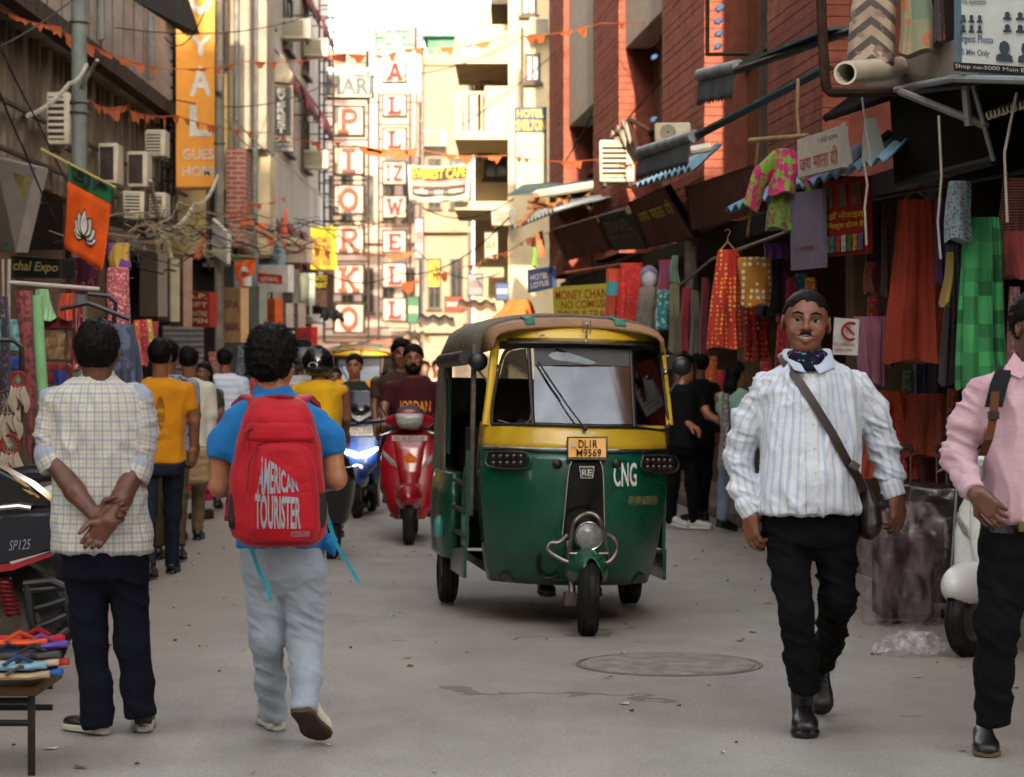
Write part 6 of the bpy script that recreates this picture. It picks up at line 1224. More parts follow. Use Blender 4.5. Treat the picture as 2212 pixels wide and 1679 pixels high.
# canopies and roofs on the right
def sheet(name, label, pts, mat, corr=0, amp=.02, n=40, thick=.012, cat='canopy'):
    """roof sheet between four points (two along the outer edge, two along the wall), optionally corrugated along its length"""
    a, b, c, d = [at(*p) for p in pts]; o = (a + b + c + d) / 4; t = thing(name, label, cat, o); m = MB(); r0, r1 = [], []
    for i in range(n + 1):
        s = i / n; dz = Vector((0, 0, amp * math.sin(s * corr * 2 * math.pi))) if corr else Vector((0, 0, 0)); r0.append(a + (b - a) * s - o + dz); r1.append(d + (c - d) * s - o + dz)
    m.loft([r0, [(p + q_) / 2 for p, q_ in zip(r0, r1)], r1], cap=False, closed=False); ob = m.build('sheet', mat, t, 50); md = ob.modifiers.new('s', 'SOLIDIFY'); md.thickness = thick; return t
GALV = mt('galvanised sheet', (146, 158, 164), .5, .2, var=.25, scale=3, dirt=(110, 96, 84)); BLUS = mt('blue painted sheet', (110, 150, 172), .6, var=.2, scale=4, dirt=(120, 120, 116)); TEALS = mt('teal tarpaulin', (70, 98, 100), .7, var=.25, dirt=(60, 66, 66)); GREYC = mt('grey awning cloth', (74, 80, 84), .8, var=.25, scale=3)
sheet('corrugated_canopy', 'corrugated canopy with pale blue scalloped edge above the hanging sarees', ((1568, 458, 17.5), (1918, 344, 13.4), (2010, 250, 14.2), (1690, 395, 18.3)), BLUS, 16, .022, 130); sheet('corrugated_canopy', 'rusty corrugated sheet with blue edge behind the grey roller awning', ((1370, 404, 25), (1500, 366, 21), (1560, 310, 22), (1430, 380, 26)), BLUS, 10, .025, 80); sheet('corrugated_canopy', 'long corrugated roof sheet over the far tilted boards', ((1108, 492, 35), (1200, 452, 31), (1320, 420, 32), (1200, 440, 36)), GALV, 12, .03, 90)
sheet('flat_canopy', 'thin dark roof with teal edge above the white pipe at the far right shops', ((1094, 424, 37), (1300, 392, 34), (1300, 384, 37), (1130, 400, 41)), TEALS); sheet('flat_canopy', 'light metal roof strip over the farthest shop', ((1290, 436, 30.5), (1200, 452, 33), (1230, 436, 35), (1330, 424, 31)), GALV)
sheet('shop_roof', 'black shop roof with pale metal edge at the top right below the photo sign', ((1936, 196, 13.6), (2240, 176, 11.2), (2260, 150, 14), (1990, 172, 16)), BLK, thick=.03); 
rod('roof_edge', 'pale metal edge strip of the black shop roof', ((1936, 194, 13.55), (2058, 170, 12.5), (2225, 174, 11.2)), .02, GALV, 'metal strip'); 
for i, (a, b, l) in enumerate((((1944, 198, 13.2), (2130, 272, 12.6), 'long'), ((2084, 176, 12.6), (2092, 272, 12.6), 'upright'), ((2100, 180, 12.6), (2126, 270, 12.6), 'inner'), ((2126, 272, 12.6), (2146, 346, 12.7), 'outer'))): rod('roof_truss_bar', '%s pale steel truss bar under the black shop roof' % l, (a, b), .022 if i < 2 else .014, mt('pale steel', (140, 138, 136), .5, .3, var=.2), 'bar')
m = MB(); o = at(2030, 300, 13.4); t = thing('canopy_lining', 'black tarpaulin lining hanging under the shop roof at the right', 'tarpaulin', o); m.prism([at(1922, 210, 13.9) - o, at(2100, 190, 13.0) - o, at(2148, 345, 13.0) - o, at(1932, 402, 13.9) - o], (.2, 1, 0), .03); m.build('sheet', BLK, t, smooth=0); rod('canopy_bar', 'dark bar along the lower edge of the black lining', ((1938, 400, 13.85), (2148, 346, 12.95)), .03, BLKP, 'bar')
sheet('corrugated_canopy', 'small cream corrugated sheet edge at the far right', ((2130, 250, 12.4), (2240, 215, 11.8), (2240, 190, 12.6), (2150, 230, 13.2)), mt('cream sheet', (170, 158, 136), .7), 12, .02, 90)
sheet('corrugated_canopy', 'thin dark saw toothed sheet beside the rusty bent pipe', ((1778, 256, 14.4), (1936, 204, 13.6), (1960, 170, 15), (1830, 216, 16)), BLK, 22, .018, 160)
m = MB(); a, b = at(1826, 158, 12.6), at(1950, 146, 13.6); t = thing('drain_pipe', 'fat white plastic pipe poking out under the chevron poncho', 'pipe', a); m.loft([m.ring((0, 0, 0), b - a, .062, 20), m.ring(b - a, b - a, .062, 20), m.ring(b - a, b - a, .05, 20), m.ring((0, 0, 0), b - a, .05, 20)], cap=False, wrap=True); m.build('pipe', mt('white pvc', (206, 200, 182), .4, var=.1, dirt=(170, 156, 130)), t)
rod('drain_pipe', 'long white plastic pipe under the far thin roof', ((1162, 420, 34), (1296, 398, 33)), .065, mt('white pvc', (206, 200, 182), .4, var=.1, dirt=(170, 156, 130)), 'pipe'); rod('drain_pipe', 'short white pipe behind the grey roller awning', ((1492, 326, 20.5), (1535, 318, 20.5)), .04, mt('white pvc', (206, 200, 182), .4, var=.1, dirt=(170, 156, 130)), 'pipe')
rod('bent_pipe', 'rusty bent pipe hanging down left of the chevron poncho', ((1772, -40, 14), (1776, 60, 14), (1782, 170, 14), (1786, 192, 14), (1796, 200, 14), (1940, 197, 13.6)), .03, IRONB, 'pipe')
def roller(label, tube, quad, lab_d, sheetq=None):
    a, b = at(*tube[0]), at(*tube[1]); t = thing('roller_awning', label, 'awning', a); m = MB(); m.cyl((0, 0, 0), b - a, .05, n=14); m.build('roller_tube', mt('grey roller', (132, 140, 142), .5), t)
    q = [at(*p) - a for p in quad]; rows = []
    for j in range(7):
        v = j / 6; rows.append([quadmap(q, i / 24, v) + Vector((0, .03 * math.sin(i * .9) * v, (-.03 * (i % 2) if j == 6 else 0))) for i in range(25)])
    m = MB(); m.loft(rows, cap=False, closed=False); o = m.build('valance', GREYC, t, 50); md = o.modifiers.new('s', 'SOLIDIFY'); md.thickness = .006
    if sheetq: m = MB(); m.prism([at(*p) - a for p in sheetq], (0, 0, 1), .02); m.build('awning_cloth', TEALS, t, smooth=0)
    return t
roller('grey roller awning with hanging scalloped valance above the tilted boards', ((1383, 330, 20.5), (1500, 294, 18.6)), [(1384, 334, 20.5), (1494, 300, 18.6), (1488, 352, 18.6), (1374, 384, 20.5)], '', ((1500, 292, 18.6), (1780, 146, 15.2), (1800, 150, 15.4), (1500, 306, 19.4)))
roller('small upper roller awning with dark blue valance in front of the brick wall', ((1512, 163, 18.6), (1596, 143, 17.8)), [(1512, 167, 18.6), (1592, 148, 17.8), (1584, 206, 17.8), (1506, 222, 18.6)], '', ((1596, 142, 17.8), (1786, 66, 15.8), (1840, 60, 15.8), (1596, 152, 18.2)))
rod('support_bar', 'dark lower arm of the upper roller awning', ((1592, 152, 17.8), (1700, 116, 16.8), (1850, 62, 15.5)), .03, BLKP, 'bar'); rod('square_bracket', 'thin rusty square frame in front of the third brick pier', ((1528, -20, 19), (1528, 118, 19), (1620, 116, 18.4)), .018, IRONB, 'frame')
ac_unit(at(1455, 288, 21.5), 'white split air conditioner unit on the awning in front of the brick building', .32 * 1., .17 * 1., .2, R(-10), 'split'); ac_unit(at(1332, 350, 29), 'tall cream outdoor unit beside the torn cloth under the brick building', .42, .5, .3, 0, 'window')
sheet('rag', 'torn pale cloth caught on a bracket below the brick building', ((1318, 296, 29), (1352, 262, 28.5), (1362, 300, 28.5), (1334, 322, 29)), mt('torn cloth', (170, 160, 146), .9), 3, .06, 30, cat='cloth'); 
for i, pts in enumerate((((1360, 258, 28.5), (1412, 286, 28)), ((1360, 260, 28.5), (1378, 330, 28.5)), ((1306, 320, 29.2), (1360, 262, 28.5)), ((1345, 296, 28.8), (1392, 345, 28.4)))): rod('bracket_bar', 'rusty bracket bar below the brick building holding the torn cloth', pts, .03, IRONB, 'bar', 'rusty bracket bars')
rod('bamboo_pole', 'bamboo pole tied across above the child dress', ((1620, 304, 15.6), (1745, 294, 15)), .018, WOODP, 'pole'); rod('hanging_rope', 'twisted rope hanging down to the bamboo pole', ((1724, 170, 15.2), (1722, 240, 15.2), (1726, 296, 15.2)), .012, WOODP, 'rope'); rod('hanging_stick', 'pale stick hanging over the orange saree', ((1638, 300, 16.5), (1628, 420, 16.8), (1615, 510, 17)), .012, WOODP, 'stick'); rod('clothes_rail', 'dark rail carrying the middle scarves', ((1440, 640, 24), (1540, 560, 21), (1705, 500, 17)), .015, BLKP, 'rail'); rod('clothes_rail', 'wooden rail above the money changer sign', ((1222, 590, 27), (1345, 572, 25)), .02, mt('red wood', (120, 66, 40), .7), 'rail'); rod('clothes_rail', 'dark rail carrying the dresses at the right', ((1880, 430, 15), (2215, 370, 13)), .015, BLKP, 'rail')
for i, (x, dd, h) in enumerate(((1478, 23.5, 610), (1500, 22.5, 600))): rod('display_stand', 'thin black display stand post behind the scarves', ((x, h, dd), (x, 830, dd)), .012, BLKP, 'stand', 'black display stand posts')
rod('post', 'grey round post inside the scarf shop', ((1492, 520, 24), (1492, 700, 24)), .06, mt('grey post', (120, 112, 104), .8), 'post')
for i in range(14):                                         # loose timber under the far canopies
    x, y = random.uniform(1130, 1290), random.uniform(415, 450); a, b = (x, y, 34), (x + random.uniform(-40, 60), y + random.uniform(-20, 40), 33.5); rod('loose_timber', 'loose weathered timber piece jammed under the far canopy roofs', (a, b), .035, mt('weathered timber', (150, 104, 66), .8, var=.4), 'timber', 'loose timber under the canopies')
m = MB(); o = at(1170, 520, 33); t = thing('plank', 'weathered plank hanging at the far corner of the right hand shops', 'plank', o); m.prism([at(1154, 505, 33) - o, at(1172, 498, 33) - o, at(1180, 552, 33) - o, at(1166, 558, 33) - o], (0, 1, 0), .04); m.build('plank', mt('weathered timber', (150, 104, 66), .8, var=.4), t); hang('green_rag', 'lime green rag hanging at the far corner of the right hand shops', (1148, 1156, 534, 1150, 1164, 576), 33, prt('lime rag', (130, 180, 50)), 3)
hang('orange_cloth', 'bright orange cloth sagging low beyond the money changer sign', (1100, 1146, 648, 1060, 1160, 690), 36, prt('bright orange', (220, 100, 24)), 4)
# bundles and goods on the pavement at the right
def film(name, tint, lo, hi):
    g = G(name); b = g.b; b.inputs['Base Color'].default_value = lin(tint); b.inputs['Roughness'].default_value = .2; tr = g.t.nodes.new('ShaderNodeBsdfTransparent'); mx = g.t.nodes.new('ShaderNodeMixShader')
    g.t.links.new(g.ramp(g.noise(g.mapv(g.coord(), 1, 1, .5), 11, 5, .65), lo, hi), mx.inputs[0]); g.t.links.new(tr.outputs[0], mx.inputs[1]); g.t.links.new(b.outputs[0], mx.inputs[2]); g.t.links.new(mx.outputs[0], g.out.inputs[0]); return g.m
b0 = at(1946, 1250, 13.9); b0.z = .005; t = thing('wrapped_bundle', 'tall bundle wrapped in pinkish clear plastic at the right road edge', 'bundle', b0)
m = MB(); m.box((.02, .05, .28), (.32, .3, .5)); m.build('packed_goods', mt('packed goods', (58, 32, 38), .7, var=.6, scale=5), t, bevel=.03)
solid('plastic_cover', p_tab([(b0.z, b0.x, b0.y, .19, .2), (b0.z + .3, b0.x + .01, b0.y, .21, .21), (b0.z + .5, b0.x + .03, b0.y, .22, .22), (b0.z + .6, b0.x + .04, b0.y, .18, .18), (b0.z + .68, b0.x + .1, b0.y, .08, .1)], .02, 2.8), film('pink film', (160, 146, 150), .38, 1.05), t, b0, .011, .01, (9, 9, 12), fold=lambda v, n: v + n * (.022 * (1 - 3 * np.abs(vnoise(v * np.array([12, 12, 4]) + 2))).clip(-.5, 1))[:, None])
t = thing('wrapped_bundle', 'dark bundle under clear plastic behind the white scooter', 'bundle', at(2040, 1255, 14.2) * 1); solid('wrapped_goods', p_tab([(.1, at(2040, 0, 14.2).x, 14.3, .27, .2), (.5, at(2040, 0, 14.2).x, 14.3, .3, .22), (.78, at(2040, 0, 14.2).x, 14.3, .26, .2)], .02, 3), mt('dark wrapped goods', (50, 40, 46), .25, var=.5, scale=7, bump=.6, bscale=14), t, t.location, .014, .014, (8, 8, 9))
for i, (x, dd) in enumerate(((1964, 14.6), (2042, 14.5))):
    b = at(x, 1090, dd); t = thing('suitcase', 'suitcase with raised pull handle behind the plastic bundles, %s one' % ('left' if i == 0 else 'right'), 'suitcase', (b.x, dd, .11), 0, 'suitcases on the pavement'); m = MB(); m.box((0, 0, .3), (.4, .25, .55)); m.build('case', mt('dark case', (30, 28, 32), .6), t, bevel=.04, seg=3)
    for s in (-1, 1): m = MB(); m.cyl((s * .03 - .02, 0, .55), (s * .03 - .02, 0, b.z + .20), .008, n=8); m.build('handle_tube', STEEL, t)
    m = MB(); m.tube([(-.06, 0, b.z + .2), (-.05, 0, b.z + .235), (.01, 0, b.z + .235), (.02, 0, b.z + .2)], .016, 8); m.build('handle_grip', BLKP, t)
c0 = at(1978, 1418, gnd(0, 1415)); c0.z = 0; t = thing('plastic_bag', 'crumpled clear plastic bag lying on the road at the right', 'plastic bag', c0)
gpl = glass_mat('crumpled clear film', (214, 216, 220), .45, .18); v, f = sdf_mesh(p_ell(c0 + Vector((.0, .0, .05)), (.17, .13, .045)) + p_ell(c0 + Vector((-.02, .0, .06)), (.09, .08, .06), None, .03) + p_ell(c0 + Vector((-.12, .0, .02)), (.09, .1, .05), None, .03), .008); n_ = vnormals(v, f); v = v + n_ * (.022 * vnoise(v * 22) + .016 * (1 - 2 * np.abs(vnoise(v * 38))))[:, None]; v[:, 2] = np.maximum(v[:, 2], .003)
g = G('crumpled plastic'); g.t.nodes.remove(g.b); a_ = g.t.nodes.new('ShaderNodeBsdfPrincipled'); a_.inputs['Base Color'].default_value = lin((196, 196, 198)); a_.inputs['Roughness'].default_value = .18; tr_ = g.t.nodes.new('ShaderNodeBsdfTransparent'); mx = g.t.nodes.new('ShaderNodeMixShader'); g.t.links.new(g.ramp(g.noise(g.coord(), 18, 4), .42, .95), mx.inputs[0]); g.t.links.new(tr_.outputs[0], mx.inputs[1]); g.t.links.new(a_.outputs[0], mx.inputs[2]); g.t.links.new(mx.outputs[0], g.out.inputs[0])
obj_from('film', np_mesh(v - A3(c0), f), g.m, t)
for i, (x, y, s_, lab) in enumerate(((1940, 1290, .12, 'white foam scrap by the wrapped bundle'), (1962, 1298, .10, 'torn white foam piece beside the plastic bundle'), (1984, 1316, .06, 'flat brown cardboard scrap near the white scooter'))):
    c_ = at(x, y, gnd(0, y)); c_.z = 0; t = thing('scrap', lab, 'litter', c_); solid('scrap', p_ell(c_ + Vector((0, 0, .012)), (s_, s_ * .7, .02)), mt('foam white', (200, 196, 190), .8) if i < 2 else mt('cardboard', (128, 100, 72), .9), t, c_, .008, .006, (20, 20, 20))


for i, (x, y0, y1, dd, c, nm) in enumerate(((1712, 600, 760, 17.5, (150, 30, 60), 'ruby'), (1730, 590, 740, 17.6, (30, 90, 96), 'teal'), (1752, 600, 770, 17.2, (190, 120, 30), 'amber'), (1862, 700, 860, 16.5, (90, 40, 110), 'violet'), (1884, 640, 800, 16.6, (170, 60, 40), 'brick red'), (1960, 800, 960, 16, (60, 80, 50), 'moss green'), (1990, 600, 860, 16.2, (40, 40, 90), 'indigo'), (2060, 840, 1000, 15.6, (150, 70, 30), 'copper'), (2150, 560, 840, 14.6, (120, 30, 50), 'burgundy'), (2190, 620, 900, 14.4, (170, 120, 120), 'blush'), (1560, 800, 960, 24, (170, 30, 30), 'scarlet'), (1536, 770, 900, 24.4, (190, 90, 30), 'tangerine'), (1690, 700, 860, 18.6, (180, 24, 40), 'cherry'), (1656, 770, 900, 19.5, (160, 24, 24), 'deep red'))):
    hang('hanging_scarf', '%s scarf hanging deep inside the right hand shops' % nm, (x - 12, x + 12, y0, x - 16, x + 16, y1), dd, prt('scarf ' + nm, c, tuple(min(255, v + 50) for v in c), 40, 'noise', .58), 5, .2)
# ------------------------------------------------------------------ hotel signs in stacked letters
def slab(ch):
    """slab-serif letter as strokes in the unit square: list of (polyline, width)"""
    V_ = lambda x: [((x, .04), (x, .96))]; sv = lambda x, y, w=.34: ((x - w / 2, y), (x + w / 2, y)); W = .2; H = .13
    bowl = [(.28, .92), (.58, .92), (.76, .86), (.82, .72), (.76, .56), (.58, .49), (.28, .49)]
    D = {'I': [(((.5, .04), (.5, .96)), W), (sv(.5, .065, .6), H), (sv(.5, .935, .6), H)], 'L': [(((.32, .04), (.32, .96)), W), (((.1, .08), (.88, .08)), .16), (((.82, .06), (.82, .3)), .13), (sv(.32, .935, .46), H)],
         'P': [(((.28, .04), (.28, .96)), W), (bowl, .15), (sv(.28, .065, .46), H)], 'R': [(((.28, .04), (.28, .96)), W), (bowl, .15), (sv(.26, .065, .4), H), (((.5, .48), (.78, .05)), .17), (sv(.82, .065, .3), H)],
         'O': [([(.5 + .33 * math.cos(a), .5 + .40 * math.sin(a)) for a in np.arange(25) * math.pi / 12], .18)], 'K': [(((.26, .04), (.26, .96)), W), (((.3, .45), (.76, .92)), .15), (((.42, .56), (.8, .06)), .17), (sv(.24, .065, .4), H), (sv(.24, .935, .4), H), (sv(.78, .935, .34), H), (sv(.82, .065, .34), H)],
         'A': [(((.2, .05), (.48, .96)), .16), (((.52, .96), (.8, .05)), .2), (((.3, .34), (.7, .34)), .12), (sv(.18, .065, .34), H), (sv(.82, .065, .34), H)], 'Z': [(((.14, .9), (.86, .9)), .17), (((.8, .88), (.2, .12)), .18), (((.14, .1), (.88, .1)), .17)],
         'W': [(((.14, .94), (.32, .06)), .17), (((.32, .06), (.5, .8)), .13), (((.5, .8), (.68, .06)), .17), (((.68, .06), (.86, .94)), .13), (sv(.14, .935, .3), H), (sv(.86, .935, .3), H)], 'E': [(((.28, .04), (.28, .96)), W), (((.14, .91), (.84, .91)), .15), (((.14, .09), (.86, .09)), .15), (((.3, .5), (.66, .5)), .13), (((.8, .72), (.8, .95)), .12), (((.82, .05), (.82, .3)), .12)]}
    return D[ch]
def letter_mesh(ch, q, box, mat, parent, off=.03, thick=.05):
    u0, v0, u1, v1 = box; m = MB(); org = parent_loc(parent); e = 0
    for pl, wd in slab(ch):
        for (a, b) in zip(pl[:-1], pl[1:]):
            dx, dy = b[0] - a[0], b[1] - a[1]; L = math.hypot(dx, dy) or 1; ox, oy = -dy / L * wd / 2, dx / L * wd / 2; ex, ey = (dx / L * .03, dy / L * .03) if len(pl) > 2 else (0, 0)
            c = [(a[0] - ex + ox, a[1] - ey + oy), (a[0] - ex - ox, a[1] - ey - oy), (b[0] + ex - ox, b[1] + ey - oy), (b[0] + ex + ox, b[1] + ey + oy)]; e += 1
            m.prism([quadmap(q, u0 + (u1 - u0) * x, v1 + (v0 - v1) * y, off + thick + e * .0015) - org for x, y in c], (0, 1, 0), thick)
    return m.build('letter', mat, parent, smooth=0)
def lattice(parent, x0, x1, y0, y1, d, mat, n=12, r=.03):
    org = parent_loc(parent)
    for x in (x0, x1): m = MB(); m.cyl(at(x, y0, d) - org, at(x, y1, d) - org, r, n=6); m.build('frame_post', mat, parent)
    for i in range(n + 1): y = y0 + (y1 - y0) * i / n; m = MB(); m.cyl(at(x0, y, d) - org, at(x1, y, d) - org, r * .7, n=6); m.build('frame_rung', mat, parent)
WBOX = mt('white sign box', (176, 164, 144), .5, var=.08, dirt=(186, 160, 130)); DKF = mt('dark sign frame', (64, 50, 44), .7); ROSE = mt('rose brown letter', (138, 70, 62), .6); PALE = mt('pale letter core', (190, 168, 150), .6); CRIM = mt('crimson letter', (178, 18, 36), .5)
d = 60; t = thing('hotel_sign', 'tall stacked hotel sign of pale boxes with rose brown letters', 'sign', at(754, 721, d)); lattice(t, 700, 796, 40, 740, d + .6, DKF, 24); lattice(t, 690, 720, -60, 420, d - 2.5, DKF, 20, .025)
for i, (y0, y1) in enumerate(((228, 295), (315, 379), (398, 464), (485, 550), (570, 637), (655, 721))):
    q = pq(719, y0, 788, y1, d); board('', '', '', q, .3, WBOX, DKF, parent=t, fw=.06, pname='letter_box'); letter_mesh('PIORKO'[i], q, (.14, .1, .86, .9), ROSE, t, .02); letter_mesh('PIORKO'[i], q, (.2, .16, .8, .84), PALE, t, .055, .03) if i in (0, 1, 2, 5) and False else None
q = pq(709, 110, 794, 145, d); board('', '', '', q, .15, WBOX, DKF, parent=t, fw=.04, pname='name_board'); put_text('HOTEL', q, (.04, .18, .96, .82), mt('faded rust letter', (160, 84, 66), .6), t, .03, off=.03)
q = pq(704, 160, 808, 212, d); board('', '', '', q, .15, WBOX, DKF, parent=t, fw=.05, pname='name_board'); put_text('HARI', q, (.03, .14, .97, .86), mt('slate letter', (96, 102, 108), .6), t, .04, off=.03)
d = 66; t = thing('hotel_sign', 'tall stacked hotel sign of white boxes with crimson letters', 'sign', at(852, 695, d)); lattice(t, 818, 886, 50, 740, d + .6, DKF, 22); lattice(t, 900, 912, 40, 560, d + 1, mt('grey pole', (128, 120, 112), .7), 14, .04)
for i, (y0, y1) in enumerate(((128, 180), (202, 253), (275, 327), (348, 400), (422, 472), (497, 547), (567, 622), (643, 695))):
    q = pq(825, y0, 879, y1, d); board('', '', '', q, .3, WBOX, DKF, parent=t, fw=.05, pname='letter_box'); s_ = ('A', 'L', 'L', 'IZ', 'W', 'E', 'L', 'L')[i]
    for j, c_ in enumerate(s_): letter_mesh(c_, q, (.18, .14, .86, .88) if len(s_) == 1 else ((.12, .16, .4, .84) if j == 0 else (.4, .16, .88, .84)), CRIM, t, .02)
q = pq(808, 58, 898, 107, d); board('', '', '', q, .2, WBOX, DKF, parent=t, fw=.04, pname='name_board'); put_text('HOTEL', q, (.05, .12, .95, .88), T_GRN, t, .03, off=.03)
# cafe banner
q = [at(880, 356, 46), at(1018, 352, 46), at(1012, 430, 46), at(884, 434, 46)]; t = thing('banner', 'white and yellow lettered cloth cafe banner strung across the street', 'banner', at(948, 433, 46)); org = t.location
m = MB(); rows = [[quadmap(q, i / 24, j / 6) + Vector((0, .06 * math.sin(i * .5 + j), -.05 * math.sin(i / 24 * math.pi))) - org for i in range(25)] for j in range(7)]; m.loft(rows, cap=False, closed=False); o = m.build('cloth', mt('banner white', (200, 192, 176), .8), t); md = o.modifiers.new('s', 'SOLIDIFY'); md.thickness = .01
wvy = lambda u_, v_, off: quadmap(q, u_, v_, off + .10) + Vector((0, 0, -.05 * math.sin(u_ * math.pi))) - org
for v0, v1, mm in ((.06, .38, T_DK), (.41, .58, mt('banner pink', (196, 120, 112), .7)), (.6, .82, mt('banner dark', (70, 64, 58), .7))): m = MB(); m.loft([[wvy(.06 + .88 * i / 12, v, -.02) for i in range(13)] for v in (v0, v1)], cap=False, closed=False); m.build('print_band', mm, t)
put_text('EVEREST CAFE', None, (.08, .08, .92, .36), T_YEL, t, .03, func=wvy); put_text('multi cuisine restaurant', None, (.1, .44, .9, .56), T_WHT, t, func=wvy); put_text('coffee - cake - momo', None, (.1, .62, .9, .78), T_WHT, t, .01, func=wvy)
# ------------------------------------------------------------------ left side signs
RO = thing('hotel_sign', 'tall orange guest house sign with white vertical letters behind the grey pole', 'sign', at(424, 408, 35)); q = pq(380, -170, 470, 408, 35); q2 = pq(380, -170, 470, 136, 35); OR = mt('orange sign flex', (206, 138, 48), .5, var=.08)
board('', '', '', q, .2, OR, mt('brown sign edge', (128, 78, 36), .6), parent=RO, fw=.025); vv = lambda y: (y + 170) / 578
for s_, y0, y1 in (('R', -140, -62), ('O', -45, 32), ('Y', 78, 122), ('A', 143, 208), ('L', 228, 295)): put_text(s_, q, (.33, vv(y0), .86, vv(y1)), mt('cool white letter', (196, 196, 190), .5), RO, .03, off=.02)
put_text('GUEST', q, (.16, vv(322), 1.12, vv(345)), mt('cool white letter', (196, 196, 190), .5), RO, .01, off=.02); put_text('HOME', q, (.16, vv(360), 1.02, vv(381)), mt('cool white letter', (196, 196, 190), .5), RO, .01, off=.02); lattice(RO, 350, 376, 75, 420, 35.4, WIREB, 12, .03); lattice(RO, 362, 364, 75, 420, 35.5, WIREB, 2, .02)
CS = thing('cafe_sign', 'slate vertical cafe sign with white letters and a beige roofed lantern on top', 'sign', at(608, 327, 45)); q = pq(583, 185, 633, 327, 45); board('', '', '', q, .15, mt('slate board', (62, 68, 66), .6), mt('pinkish edge', (150, 112, 100), .6), parent=CS, fw=.025)
for i, c_ in enumerate('EVEREST'): put_text(c_, q, (.3, .04 + .1 * i, .68, .125 + .1 * i), T_WHT, CS, .03, off=.02)
put_text('CAFE', q, (.12, .77, .9, .85), T_WHT, CS, .03, off=.02); put_text('ROOF TOP', q, (.1, .88, .92, .92), T_WHT, CS, .0, off=.02); put_text('REST. & BAR', q, (.1, .94, .92, .98), T_WHT, CS, .0, off=.02)
a = at(606, 112, 45); m = MB(); m.prism([at(606, 112, 45) - CS.location, at(632, 160, 45) - CS.location, at(624, 180, 45) - CS.location, at(582, 176, 45) - CS.location, at(578, 172, 45) - CS.location], (0, 1, 0), .4); m.build('lantern_roof', mt('beige lantern', (178, 164, 138), .7), CS, bevel=.01)
for nm, lab, r_, dd, c, txt in (('shop_board', 'tall grey beige board hanging left of the cream boards', (302, 548, 341, 684), 30, (128, 116, 106), ()), ('shop_board', 'narrow cream board between grey beige and peach boards', (342, 560, 368, 695), 31, (166, 156, 130), ()), ('shop_board', 'peach brown lettered board left of the red gift board', (368, 555, 396, 706), 32, (158, 128, 108), (('R', .2), ('S', .5), ('T', .8))), ('gift_sign', 'red gift shop board beside the grey concrete pole', (396, 628, 452, 706), 32.5, (150, 46, 40), (('A.P.', .12), ('GIFT', .36), ('CENTRE', .62), ('OPEN', .82))), ('shop_board', 'tall peach and yellow board right of the concrete pole', (480, 622, 520, 740), 34, (190, 150, 110), (('SPA', .3), ('HERBAL', .7))), ('shop_board', 'tall grey green board between peach board and orange board', (525, 618, 560, 722), 35, (130, 134, 124), ()), ('shop_board', 'orange and cream board low left of the cartons', (560, 646, 594, 709), 36, (196, 88, 40), (('JUICE', .25), ('BAR', .6))), ('shop_board', 'pale lettered board left of two low cream boards', (594, 655, 618, 708), 37, (170, 156, 146), (('TEA', .5),)), ('shop_board', 'last low cream board before the black awning', (620, 655, 644, 708), 37.5, (162, 146, 134), (('SILK', .5),)), ('yellow_sign', 'yellow flex sign with pink red lines hanging before the stacked hotel sign', (671, 490, 717, 582), 50, (206, 196, 62), (('MOMO', .32), ('TOP', .5), ('NATIONAL', .68), ('RS. 300', .84))), ('tattoo_sign', 'black poster with yellow lettering under the yellow flex sign', (675, 592, 709, 679), 50, (30, 28, 28), (('TATTOO', .1), ('PAINT', .28))), ('shop_board', 'beige hotel board over the white carton sign', (600, 514, 664, 567), 44, (176, 164, 146), (('A.K.', .3), ('RESIDENCY', .6))), ('shop_board', 'white carton sign with red band beside the small party flag', (557, 572, 622, 631), 40, (204, 200, 194), ()), ('shop_board', 'pale blue tarpaulin board left of the beige hotel board', (557, 524, 602, 572), 41, (120, 150, 168), ()), ('shop_board', 'green and white vertical board next to the black poster', (645, 590, 668, 660), 48, (170, 180, 166), ()), ('expo_sign', 'dark green export shop sign with gold script above the left rack', (24, 552, 133, 600), 19, (30, 40, 36), (('chal Expo', .5),)), ('poster', 'faded slanted poster with yellow panel at the left edge', (-10, 345, 72, 540), 21, (140, 130, 122), ()), ('shop_board', 'dark brown board behind the large party flag', (58, 440, 136, 540), 23, (46, 38, 34), ()), ('orange_board', 'red and orange poster low behind the backpack man head', (640, 706, 672, 752), 42, (176, 40, 30), (('SALE', .4),))):
    x0, y0, x1, y1 = r_; sk = {'expo_sign': 8, 'poster': -60, 'gift_sign': 4}.get(nm, 0)
    qq = [at(x0, y0, dd), at(x1, y0 + sk, dd - .6), at(x1, y1 + sk * .3, dd - .6), at(x0, y1, dd)]
    if nm == 'poster': qq = [at(-10, 340, dd), at(78, 362, dd - .5), at(34, 545, dd - .5), at(-10, 545, dd)]
    ti, qq = board2(nm, lab, qq, .12, mt('board ' + lab[-16:], c, .7, var=.25, scale=2, dirt=tuple(int(v * .7) for v in c)), frame=DKF if nm in ('tattoo_sign', 'expo_sign') else None)
    for s_, v_ in txt: hh = .1 if nm != 'expo_sign' else .42; put_text(s_, qq, (.06 if hh > .2 else .12, v_ - hh * .7, .95, v_ + hh * .7), {'yellow_sign': mt('pink red paint', (190, 70, 90), .6), 'tattoo_sign': T_YEL, 'expo_sign': GOLD}.get(nm, T_ORG if c[0] < 170 and c[1] < 100 else T_BRN), ti, .02, .25 if nm == 'expo_sign' else 0, off=.008)
    if 'red band' in lab: m = MB(); m.prism([quadmap(qq, u_, v_, .006) - ti.location for u_, v_ in ((.0, .3), (.82, .38), (.82, .72), (0, .64))], (0, 1, 0), .004); m.build('red_band', T_RED, ti); put_text('NIRMAL', qq, (.1, .44, .72, .62), T_WHT, ti, .02, off=.012)
